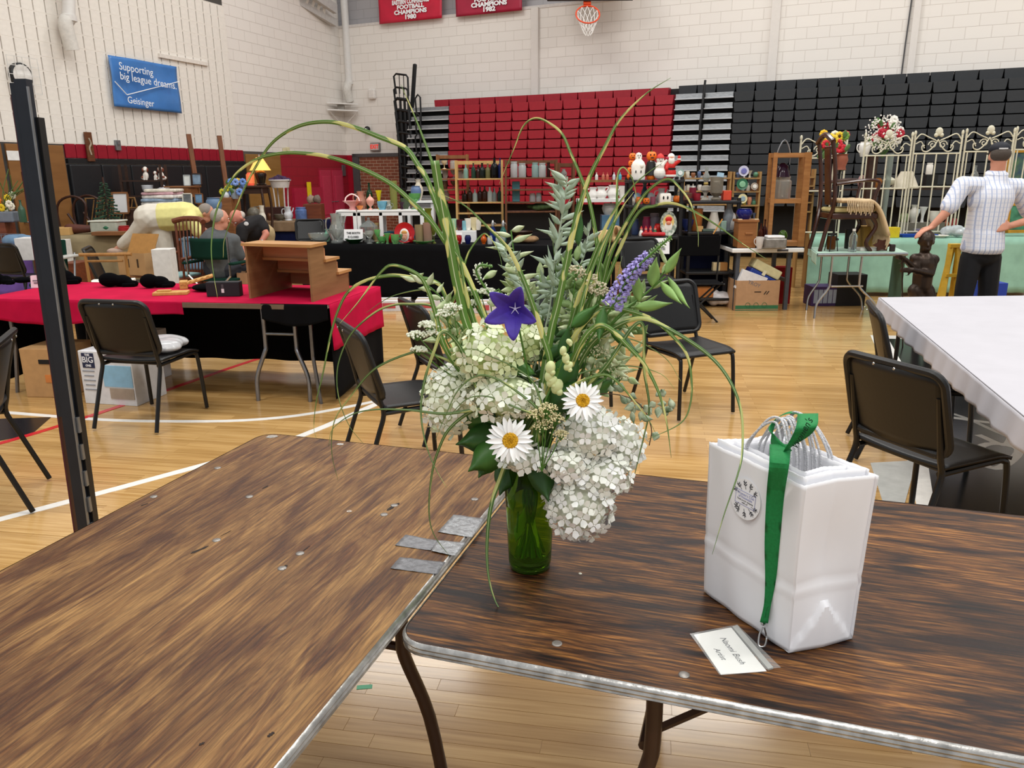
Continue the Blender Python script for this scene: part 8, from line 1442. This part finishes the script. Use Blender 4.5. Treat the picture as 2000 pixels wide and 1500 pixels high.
t = thing('flower_vase', 'slender clear vase holding roses and baby breath', 'vase', onx(1722, 10.8, .76)); zz = at(1722, 300, 10.8).z - .76; ob('vase', G().lathe([(.07, 0), (.06, .03), (.03, .3), (.04, zz)], 12), glass('#b9c4bc', .08, .6), t, True); bunch('red and white roses with baby breath above the gate', 1722, 254, 10.8, .76 + zz - .08, [('#a8142c', None), ('#b01830', None), ('#ece8e0', None), ('#e8e4da', None)], 18, .06, .17)
g = G(); q = random.Random(8); cc = at(1724, 260, 10.75)
for i in range(260): v = Vector((q.gauss(0, 1), q.gauss(0, 1), q.gauss(0, 1))).normalized() * q.uniform(.17, .25); v.z *= .95; g.ell(v, (.011,) * 3, 5, 4)
o = one('baby_breath', 'haze of tiny white baby breath around the roses', 'flowers', g, wht, cc); o['kind'] = 'stuff'
it('white_teapot', 'pot', 'tall white china teapot above the gate rail', 'teapot', 1687, 10.75, at(1687, 306, 10.75).z, 22, 28, mat('#e6e4e0', .3), None, 'l'); bx('teapot_stand', 'dark pedestal under the white teapot', 'pedestal', 1687, 10.75, .76, 16, (at(1687, 306, 10.75).z - .765) / mp(1, 10.75, 1.3), .12, darkw)
it('lamp_shade', 'shade', 'cream pleated lampshade behind the gate panels', 'lamp shade', 1767, Yf2, zq, 50, 32, mat('#d9d0bc', .7)); it('owl_jar', 'pot', 'orange brown owl jar behind the gate panels', 'jar', 1708, Yf2, zq, 26, 20, mat('#a8682c', .5)); it('cream_tureen', 'covered', 'cream covered tureen next to the lampshade', 'tureen', 1735, Yf2, zq, 24, 26, mat('#d6d2bc', .3)); it('white_owl', 'jar', 'white owl figurine behind the gate bars', 'figurine', 1814, Yf2, zq + .18, 12, 22, wht); bx('black_box', 'black box under the white owl figurine', 'box', 1815, Yf2, zq - .001, 22, .181 / mp(1, Yf2, 1.4), .1, blk2)
it('clear_decanter', 'bottle', 'clear decanter with a pointed stopper beside the man', 'decanter', 1900, Yf2, zq, 14, 42, clr); it('pink_float', 'ball', 'dusty pink glass ball beside the sunflowers', 'ball', 1681, Yf2, zq, 14, 26, mat('#b08484', .4)); it('brass_lamp', 'chimney', 'brass bell behind the standing man', 'bell', 1868, Yf2, zq, 16, 22, mat('#8a7a4c', .3, metal=.6))
for i, (kd, px, w, h, c, lab) in enumerate((('vase', 1782, 20, 34, '#c9c6bc', 'silver pitcher behind the gate bars'), ('flare', 1800, 16, 30, '#d8d8d4', 'white figurine vase behind the gate bars'), ('cup', 1822, 18, 22, '#d9d4c8', 'cream cup behind the gate bars'), ('pot', 1765, 16, 18, '#7a8a5c', 'olive pot behind the gate bars'), ('goblet', 1788, 12, 26, '#cfd8d8', 'clear goblet behind the gate bars'), ('bottle', 1845, 12, 34, '#8a4a2c', 'amber bottle behind the gate bars'), ('jar', 1860, 12, 30, '#8a1c24', 'red jar behind the gate bars'))): it('china_piece', kd, lab, 'china', px, Yg + .55, .762 + (.16 if i < 5 else 0), w, h, mat(c, .3))
bx('grey_case', 'grey display case under the white china pieces', 'case', 1795, Yg + .55, .762, 84, .157 / mp(1, Yg, .9), .16, mat('#6a6458', .6)); bx('yellow_carton', 'bright yellow carton on the green cloth', 'carton', 1735, Yg + .1, .762, 34, 20, .12, mat('#c9b41c', .6)); bx('blue_cloth', 'folded royal blue cloth along the green table edge', 'cloth', 1790, Yg + .2, .762, 70, 5, .2, cloth('#1f3f8c')); blob('clear_bag', 'clear plastic bag heaped beside the standing man', 'plastic bag', onx(1865, Yg + .05, .762), (.22, .14, .14), mat('#c9d0d4', .15, trans=.4, noise=.1), 17); it('striped_mug', 'cylinder', 'striped cup lying before the grey case', 'cup', 1793, Yg + .35, .762, 20, 13, mat('#8a8498', .4, noise=.6, ns=8)); it('white_plate', 'plate', 'white dinner plate on the green cloth', 'plate', 1836, Yg + .02, .762, 30, 5, wht)
gold = mat('#c08a2c', .35, metal=.4, noise=.2); picture('gold framed landscape behind the standing man', 1992, 372, 10.9, 70, 78, gold, mat('#5a7a4c', .5, noise=.6, ns=6, col2='#2a3f5c'), -.05); picture('gold framed picture under the landscape', 1992, 455, 10.3, 60, 58, gold, mat('#3f7a5c', .5, noise=.6, ns=6), -.05)
pe = onx(1841, 7.75, 0); t = thing('yellow_easel', 'yellow painted folding easel beside the bronze statue', 'easel', pe); zt_ = at(1841, 480, 7.75).z; ye = mat('#c9a02c', .5, noise=.1)
for x0, x1, y in ((-.04, -.12, -.1), (.03, .07, -.1), (-.02, -.06, .12), (.04, .1, .12)): ob('leg', G().bar((x0, 0, zt_), (x1, y, 0), .05, .03), ye, t)
for z in (.3, .6): ob('rung', G().box((0, -.05, z), (.16, .03, .03)), ye, t)
ob('cap', G().box((0, 0, zt_), (.12, .06, .04), bev=.006), ye, t)
bx('blue_bin', 'royal blue plastic bin between the man and the green cloth', 'bin', 1925, 8.6, 0, 40, 70, .25, mat('#1c3a9c', .5))
for px, lab in ((770, 'first'), (845, 'second'), (950, 'third')): t, W_, H_ = carton('stock_carton', 'white carton with printed side %s under the glass booth skirt' % {'first': 'nearest the red table', 'second': 'behind the chair backs', 'third': 'behind the star flower'}[lab], px, 9.5 if px < 900 else 9.3, 0, 62, 20, .3, '#cfcccc', 0); ob('printed_panel', G().box((-W_ * .1, -.152, H_ * .55), (W_ * .4, .003, H_ * .5)), mat('#b5484c', .6), t)
# ================================================================== PEOPLE AND STATUE
def hand(g, wr, fwd, side, nrm, s=1.0, curl=.5):           # palm, four unequal bent fingers and a thumb from the side of the palm
 wr, fwd, side, nrm = Vector(wr), Vector(fwd).normalized(), Vector(side).normalized(), Vector(nrm).normalized(); c = wr + fwd * .05 * s
 for k in range(4):
  o = side * (-.03 + .02 * k) * s; b0 = wr + o * .7 + fwd * .015 * s; b1 = wr + fwd * .092 * s + o; g.cap(b0, b1, .014 * s, .0105 * s, 8)
  L_ = (.07, .08, .075, .06)[k] * s; m_ = b1 + (fwd - nrm * curl * .6).normalized() * L_ * .5; g.cap(b1, m_, .0105 * s, .0095 * s, 8); g.cap(m_, m_ + (fwd - nrm * curl * 1.6).normalized() * L_ * .5, .0095 * s, .008 * s, 8)
 t0 = wr + side * -.03 * s + fwd * .02 * s; t1 = t0 + (fwd * .6 - side * .8).normalized() * .045 * s; g.cap(t0, t1, .015 * s, .0115 * s, 8); g.cap(t1, t1 + (fwd - side * .15 - nrm * curl).normalized() * .035 * s, .0115 * s, .009 * s, 8)
def head(g, c, face, s=1.0):                                # skull, jaw, nose, ears
 c, f_ = Vector(c), Vector(face).normalized(); sd = f_.cross(Vector((0, 0, 1))).normalized(); u_ = sd.cross(f_); q = f_.to_track_quat('Y', 'Z')
 g.ell(c + u_ * .02 * s, (.074 * s, .093 * s, .095 * s), 16, 12, q); g.ell(c + f_ * .03 * s - u_ * .06 * s, (.055 * s, .06 * s, .062 * s), 12, 8, q)
 g.cap(c + f_ * .088 * s + u_ * .01 * s, c + f_ * .108 * s - u_ * .022 * s, .010 * s, .014 * s, 8); g.ell(c + f_ * .085 * s - u_ * .062 * s, (.024 * s, .012 * s, .008 * s), 8, 6, q)
 for k in (-1, 1): g.ell(c + sd * .076 * s * k - u_ * .005 * s, (.012 * s, .02 * s, .032 * s), 8, 6, q); g.ell(c + sd * .03 * s * k + f_ * .08 * s + u_ * .035 * s, (.022 * s, .01 * s, .008 * s), 8, 6, q)
 return f_, sd, u_, q
def eyes(t, c, f_, sd, u_, s=1.0, o=Vector()):
 g = G()
 for k in (-1, 1): g.ell(Vector(c) - o + sd * .031 * s * k + f_ * .083 * s + u_ * .012 * s, (.012 * s, .006 * s, .008 * s), 8, 6)
 ob('eyes', g, mat('#e0d8d0', .3), t, True)
skin, skin2 = mat('#c98d74', .6, noise=.08, ns=12, sub=.1), mat('#cf9078', .6, noise=.08, ns=12, sub=.1)
def shift(g, o): g.V = [(v[0] - o.x, v[1] - o.y, v[2] - o.z) for v in g.V]; return g
def put(t, g, vox, m, name, it_=4): return ob(name, baked(shift(g, t.location), vox, it_, m=m, name=name), None, t)
mpl = bpy.data.materials.new('plaid'); mpl.use_nodes = True; nt, b_, N, L = nodes(mpl); tc = N('ShaderNodeTexCoord'); se = N('ShaderNodeSeparateXYZ'); L(tc.outputs['Object'], se.inputs[0]); outs = []
for ax, fq in ((0, 27), (0, 55), (2, 25)):
 m1 = N('ShaderNodeMath'); m1.operation = 'MULTIPLY'; L(se.outputs[ax], m1.inputs[0]); m1.inputs[1].default_value = fq; fr = N('ShaderNodeMath'); fr.operation = 'FRACT'; L(m1.outputs[0], fr.inputs[0]); lt = N('ShaderNodeMath'); lt.operation = 'LESS_THAN'; L(fr.outputs[0], lt.inputs[0]); lt.inputs[1].default_value = .24; outs.append(lt)
base_ = lin('#e2e4ec') ; prev = None
for i, lt in enumerate(outs):
 mx = N('ShaderNodeMix'); mx.data_type = 'RGBA'; mu = N('ShaderNodeMath'); mu.operation = 'MULTIPLY'; L(lt.outputs[0], mu.inputs[0]); mu.inputs[1].default_value = (.75, .3, .4)[i]; L(mu.outputs[0], mx.inputs[0])
 if prev: L(prev.outputs[2], mx.inputs[6])
 else: mx.inputs[6].default_value = base_
 mx.inputs[7].default_value = lin(('#8fa3cc', '#b9b4c4', '#b4c0da')[i]); prev = mx
L(prev.outputs[2], b_.inputs['Base Color']); b_.inputs['Roughness'].default_value = .85
Ym = 7.3; hp = at(1918, 486, Ym); t = thing('person', 'man in a pale plaid shirt and dark cap resting a hand on the bronze statue', 'person', Vector((hp.x, Ym, 0))); P = lambda x, y, d=0: at(x, y, Ym + d)
hd = P(1951, 306); nk, ch, wa = P(1947, 338), P(1936, 385), P(1922, 455); sL, sR = P(1880, 362), P(1990, 366, .0); eL, wL = P(1845, 418, -.03), P(1820, 443, -.02); eR, wR = P(2018, 428, .05), P(1972, 441, -.14); fL, fR = Vector((hp.x - .13, Ym, 0)), Vector((hp.x + .15, Ym + .05, 0))
kL, kR = Vector((hp.x - .12, Ym - .02, .5)), Vector((hp.x + .13, Ym + .02, .5)); hL, hR = hp + Vector((-.085, 0, -.08)), hp + Vector((.085, 0, -.08))
g = G(); f_, sd, u_, q = head(g, hd, (.25, 1, -.12)); g.cap(nk, hd - Vector((0, .02, .04)), .065, .058); g.cap(wa, ch, .13, .15); g.cap(sL, sR, .06, .06)
for s_, e, w_ in ((sL, eL, wL), (sR, eR, wR)): g.cap(s_, e, .058, .043); g.cap(e, w_, .042, .03)
hand(g, wL, (-.75, -.05, -.35), (.1, -1, 0), (-.2, 0, 1), 1.05, .55); hand(g, wR, (-.95, -.1, -.15), (0, -.3, -1), (0, -1, .2), 1.05, .3)
for h_, k_, fo in ((hL, kL, fL), (hR, kR, fR)): g.cap(h_, k_, .068, .055); g.cap(k_, fo + Vector((0, 0, .08)), .055, .042)
g.cap(hL, hR, .07, .07); put(t, g, .009, skin, 'body', 3)
g = G(); g.ell(ch + Vector((0, 0, -.02)), (.205, .15, .2), 18, 12).cap(nk + Vector((0, 0, -.05)), ch, .1, .17).cap(sL, sR, .085, .085).cap(ch, wa, .175, .165).cap(wa, hp + Vector((0, 0, .0)), .17, .185, 16)
for s_, e in ((sL, eL), (sR, eR)): g.cap(s_, s_.lerp(e, .72), .085, .082)
g.V = [v if v[2] > hp.z - .04 else (v[0], v[1], hp.z - .04) for v in g.V]; put(t, g, .012, mpl, 'shirt', 3); ob('collar', shift(G().tube([nk + Vector((.075 * math.cos(a_), .07 * math.sin(a_), -.01 + .015 * math.sin(a_))) for a_ in [i * math.pi / 8 for i in range(16)]], .022, 8, True), t.location), mpl, t, True)
g = G()
for h_, k_, fo in ((hL, kL, fL), (hR, kR, fR)): g.cap(h_, k_, .1, .085); g.cap(k_, fo + Vector((0, 0, .06)), .085, .075)
g.cap(hL + Vector((.03, 0, .05)), hR + Vector((-.03, 0, .05)), .115, .115); g.ell(hp + Vector((0, 0, -.05)), (.175, .135, .12), 16, 10); put(t, g, .012, mat('#101014', .85, noise=.1), 'trousers', 2)
for fo in (fL, fR): ob('shoe', shift(G().ell(fo + Vector((0, .06, .045)), (.05, .14, .045)), t.location), M_BLACK, t, True)
ob('hair', shift(G().ell(hd + Vector((-.005, -.03, .02)), (.086, .082, .07), 16, 10, q), t.location), mat('#4a423c', .9, bump=.5, ns=90), t, True)
navy = mat('#10121f', .7); cp = G().ell(hd + u_ * .062, (.088, .102, .07), 18, 10, q); cp.V = [v if (Vector(v) - hd).dot(u_) > .045 else tuple(Vector(v) + u_ * (.045 - (Vector(v) - hd).dot(u_))) for v in cp.V]; cpo = ob('cap', shift(cp, t.location), navy, t, True); ob('cap_strap', shift(G().box(hd - f_ * .098 + u_ * .058, (.07, .012, .012), rz=math.atan2(sd.y, sd.x)), t.location), mat('#d8d8da', .5), cpo); ob('visor', shift(G().ell(hd + f_ * .13 + u_ * .045, (.07, .07, .008), 12, 6, q), t.location), navy, cpo, True); eyes(t, hd, f_, sd, u_, 1, t.location)
sp = onx(1803, 7.25, 0); t = thing('bronze_statue', 'life size bronze statue of a boy holding a thin rod', 'statue', Vector((sp.x, 7.25, 0))); Q = lambda x, y, d=0: at(x, y, 7.25 + d); br = mat('#3a2e26', .38, metal=.6, noise=.25, ns=9)
g = G(); hc = Q(1809, 472); f2, s2, u2, q2 = head(g, hc, (-.25, -1, -.15), .86); g.cap(Q(1806, 490), hc, .045, .045); ch2, hp2 = Q(1806, 512), Q(1800, 560); g.cap(ch2, hp2, .095, .085); a1, a2 = Q(1787, 505), Q(1824, 507); g.cap(a1, a2, .05, .05)
g.cap(a1, Q(1788, 528, -.04), .042, .034).cap(Q(1788, 528, -.04), Q(1768, 507, -.14), .034, .024); hand(g, Q(1768, 507, -.14), (-.8, -.4, .3), (0, -.5, 1), (.3, -1, 0), .7, .8); g.cap(a2, Q(1818, 535, -.06), .042, .034).cap(Q(1818, 535, -.06), Q(1782, 527, -.16), .033, .024); hand(g, Q(1782, 527, -.16), (-1, -.1, 0), (0, 0, 1), (0, -1, 0), .7, .7)
for s_ in (-1, 1): kn = Vector((sp.x + .055 * s_, 7.22, .27)); g.cap(hp2 + Vector((.05 * s_, 0, -.04)), kn, .075, .05); g.cap(kn, Vector((sp.x + .07 * s_, 7.25, .05)), .05, .034); g.cap(Vector((sp.x + .07 * s_, 7.25, .035)), Vector((sp.x + .08 * s_, 7.12, .025)), .034, .026)
put(t, g, .009, br, 'figure', 4); ob('hair', shift(G().ell(hc + Vector((.01, .015, .03)), (.07, .08, .075), 14, 10, q2), t.location), br, t, True); ob('rod', shift(G().tube([Q(1762, 503, -.16), Vector((Q(1775, 560, -.1).x, 7.12, 0))], .006, 6), t.location), br, t); ob('base', G().lathe([(.16, 0), (.16, .012), (1e-4, .012)], 20), br, t)
Ya = 9.2; cx = onx(438, Ya, 0); t = thing('camp_chair', 'green folding camp chair with crossed silver legs carrying the seated man', 'chair', cx, -.25); gf = cloth('#123026'); k = mp(1, Ya, .7); z0 = at(432, 460, Ya).z
ob('back_fabric', G().sheet(lambda u, v: ((u - .5) * .5, -.2 + .06 * (2 * u - 1) ** 2, z0 - .26 + .24 * v), 12, 6), gf, t, True, solid=.02); ob('seat_fabric', G().box((0, .06, .44), (.52, .46, .03), bev=.01), gf, t)
for s in (-1, 1): ob('leg', G().tube([(s * .28, -.2, z0), (s * .28, -.2, .5), (-s * .26, -.22, 0)], .013, 7), M_CHROME, t); ob('leg', G().tube([(s * .28, .28, .6), (-s * .26, .3, 0)], .013, 7), M_CHROME, t); ob('arm', G().box((s * .31, .02, .64), (.07, .48, .03), bev=.012), gf, t)
P = lambda x, y, d=0: at(x, y, Ya + d); t = thing('person', 'grey haired man in a grey shirt seated in the green camp chair', 'person', Vector((cx.x, Ya, .46)))
hd = P(430, 428); nk, ch = P(428, 450), Vector((cx.x - .0, Ya + .02, .86)); pe_ = Vector((cx.x + .02, Ya + .05, .56)); sL, sR = P(404, 470), P(455, 470, .05); fw_ = Vector((.1, .99, 0)).normalized(); sdv = Vector((.99, -.1, 0))
g = G(); f_, sd, u_, q = head(g, hd, (.75, .65, -.1)); g.cap(nk, hd, .058, .055).cap(pe_, ch, .15, .16).cap(sL, sR, .06, .06); knees = [pe_ + fw_ * .44 + sdv * s * .13 for s in (-1, 1)]
for i, s in enumerate((-1, 1)):
 g.cap(pe_ + sdv * s * .1, knees[i], .085, .06); g.cap(knees[i], Vector((knees[i].x, knees[i].y + .05, .09)), .055, .04); S_ = (sL, sR)[i]; e = S_ + Vector((s * .05, .08, -.26)); w_ = e + fw_ * .24 + Vector((0, 0, .02)); g.cap(S_, e, .055, .042); g.cap(e, w_, .04, .03); hand(g, w_, fw_, sdv * -s, (0, 0, 1), 1, .5)
put(t, g, .01, skin2, 'body', 3); g = G().ell(ch + Vector((0, 0, -.05)), (.21, .16, .24), 16, 12).cap(nk - Vector((0, 0, .06)), ch, .09, .17).cap(sL, sR, .09, .09).cap(pe_, ch, .175, .18)
for i, s in enumerate((-1, 1)): S_ = (sL, sR)[i]; g.cap(S_, S_ + Vector((s * .035, .055, -.18)), .085, .075)
put(t, g, .014, mat('#55585a', .9, noise=.1), 'shirt', 3); g = G().cap(pe_ + sdv * -.08, pe_ + sdv * .08, .15, .15)
for i, s in enumerate((-1, 1)): g.cap(pe_ + sdv * s * .1, knees[i], .11, .085); g.cap(knees[i], Vector((knees[i].x, knees[i].y + .04, .12)), .085, .07)
put(t, g, .016, mat('#3a3c44', .9), 'trousers', 3); hr = mat('#9a948c', .9, bump=.6, ns=80); ob('hair', shift(G().ell(hd - f_ * .03 + u_ * .035, (.083, .085, .088), 16, 10, q), t.location), hr, t, True); eyes(t, hd, f_, sd, u_, 1, t.location)
for kx in knees: ob('shoe', shift(G().ell(Vector((kx.x, kx.y + .12, .04)), (.045, .13, .04)), t.location), M_BLACK, t, True)
Yb_ = 10.1; P = lambda x, y, d=0: at(x, y, Yb_ + d); hp = P(508, 487, .25); hp.z = max(hp.z, .85); t = thing('person', 'bald man in a black shirt and khaki shorts leaning over a carton', 'person', Vector((hp.x, hp.y, 0)))
hd = P(464, 426, -.05); nk = P(475, 436); ch = P(496, 448, .1); sL, sR = P(474, 448, -.14), P(505, 432, .05); eR, wR = P(520, 457, -.02), P(506, 478, -.12); eL, wL = P(470, 480, -.22), P(478, 498, -.25)
g = G(); f_, sd, u_, q = head(g, hd, (-.35, -.55, -.75)); g.cap(nk, hd, .06, .055).cap(hp, ch, .14, .16).cap(sL, sR, .06, .06)
for s_, e, w_ in ((sL, eL, wL), (sR, eR, wR)): g.cap(s_, e, .055, .043); g.cap(e, w_, .042, .03); hand(g, w_, (-.3, -.3, -.9), (.9, -.3, 0), (-.3, -1, 0), 1.05, .6)
for s in (-1, 1): kn = Vector((hp.x + .1 * s, hp.y - .03, .48)); g.cap(hp + Vector((.09 * s, 0, 0)), kn, .085, .06); g.cap(kn, Vector((kn.x, kn.y + .03, .08)), .058, .042)
put(t, g, .01, mat('#c07a66', .6, noise=.1, ns=12), 'body', 3); g = G().ell(ch, (.2, .19, .18), 16, 12).cap(hp + Vector((0, 0, .06)), ch, .165, .18).cap(sL, sR, .085, .09).cap(nk.lerp(ch, .35), ch, .09, .17).cap(sR, sR.lerp(eR, .55), .085, .07).cap(sL, sL.lerp(eL, .55), .085, .07); put(t, g, .013, mat('#141113', .85), 'shirt', 3)
g = G().cap(hp + Vector((-.07, 0, .02)), hp + Vector((.07, 0, .02)), .15, .15)
for s in (-1, 1): g.cap(hp + Vector((.09 * s, 0, 0)), Vector((hp.x + .11 * s, hp.y - .03, .5)), .115, .1)
put(t, g, .015, mat('#a8926c', .9), 'shorts', 3); wt = eR.lerp(wR, .72); ob('wrist_watch', shift(G().ell(wt + Vector((.02, -.03, .01)), (.022, .012, .022)), t.location), M_STEEL, t, True); ob('shirt_logo', shift(G().ell(P(481, 437, -.2), (.03, .005, .025)), t.location), mat('#d8d8d8', .6), t); eyes(t, hd, f_, sd, u_, 1, t.location); ob('hair', shift(G().ell(hd - f_ * .05 - u_ * .01, (.08, .062, .05), 14, 8, q), t.location), mat('#b9aea4', .9), t, True)
for s in (-1, 1): ob('shoe', shift(G().ell(Vector((hp.x + .1 * s, hp.y - .06, .045)), (.05, .14, .045)), t.location), wht, t, True)
cb_, W_, H_ = carton('open_carton', 'tan carton the bald man is reaching into', 492, 9.3, .3, 36, 34, .3, '#a87f5c', 0, True); bx('step_crate', 'dark crate under the tan carton', 'crate', 492, 9.3, 0, 40, .3 / mp(1, 9.3, .2), .3, darkw); bx('pink_carton', 'flat pink and white carton behind the wooden riser', 'carton', 520, 8.3, .5, 44, 12, .2, mat('#d8a8a4', .7)); bx('carton_stand', 'dark stand below the pink and white carton', 'stand', 520, 8.3, 0, 40, .5 / mp(1, 8.3, .3), .2, darkw)
Yy = 10.15; P = lambda x, y, d=0: at(x, y, Yy + d); hp = P(300, 425); t = thing('person', 'person in a yellow shirt and white trousers bent far over a table', 'person', Vector((hp.x, hp.y, 0))); ch, nk, hd = P(362, 422, .05), P(388, 418, .1), P(402, 416, .12)
kB, aB = P(262, 460, .05), P(238, 480, .1); kF = Vector((hp.x + .12, hp.y, .5)); aF = Vector((hp.x + .12, hp.y, .08)); sL, sR = P(372, 430, -.18), P(374, 415, .22)
g = G(); f_, sd, u_, q = head(g, hd, (.85, .1, -.55)); g.cap(nk, hd, .055, .055).cap(hp, ch, .15, .15).cap(hp + Vector((-.02, -.05, 0)), kB, .1, .065).cap(kB, aB, .062, .042).cap(hp + Vector((.03, .06, 0)), kF, .1, .065).cap(kF, aF, .062, .042).cap(aB, aB + Vector((-.1, -.02, -.06)), .04, .03)
for s_ in (sL, sR): e = s_ + Vector((.12, 0, -.22)); w_ = e + Vector((.18, 0, -.1)); g.cap(s_, e, .055, .043); g.cap(e, w_, .042, .03); hand(g, w_, (.8, 0, -.5), (0, 1, 0), (.3, 0, 1), 1, .5)
put(t, g, .011, skin, 'body', 3); g = G().cap(hp.lerp(ch, .25), ch, .185, .19).cap(ch, nk, .17, .09).cap(sL, sR, .09, .09)
for s_ in (sL, sR): g.cap(s_, s_ + Vector((.08, 0, -.15)), .085, .075)
put(t, g, .014, mat('#dcd58c', .9, noise=.06), 'shirt', 3); g = G().cap(hp.lerp(ch, -.15), hp.lerp(ch, .3), .185, .18).cap(hp + Vector((-.02, -.05, 0)), kB, .15, .1).cap(kB, aB + Vector((.02, 0, .02)), .1, .08).cap(hp + Vector((.03, .06, 0)), kF, .14, .1).cap(kF, aF + Vector((0, 0, .05)), .1, .08); put(t, g, .014, mat('#d6d0c2', .9, noise=.05), 'trousers', 3)
ob('hair', shift(G().ell(hd - f_ * .02 + u_ * .03, (.088, .09, .09), 14, 10, q), t.location), mat('#8a8078', .9, bump=.6, ns=80), t, True); eyes(t, hd, f_, sd, u_, 1, t.location)
for a_ in (aB + Vector((-.09, -.02, -.07)), Vector((aF.x, aF.y - .05, .045))): ob('shoe', shift(G().ell(a_, (.11, .05, .045)), t.location), mat('#b9a090', .7), t, True)
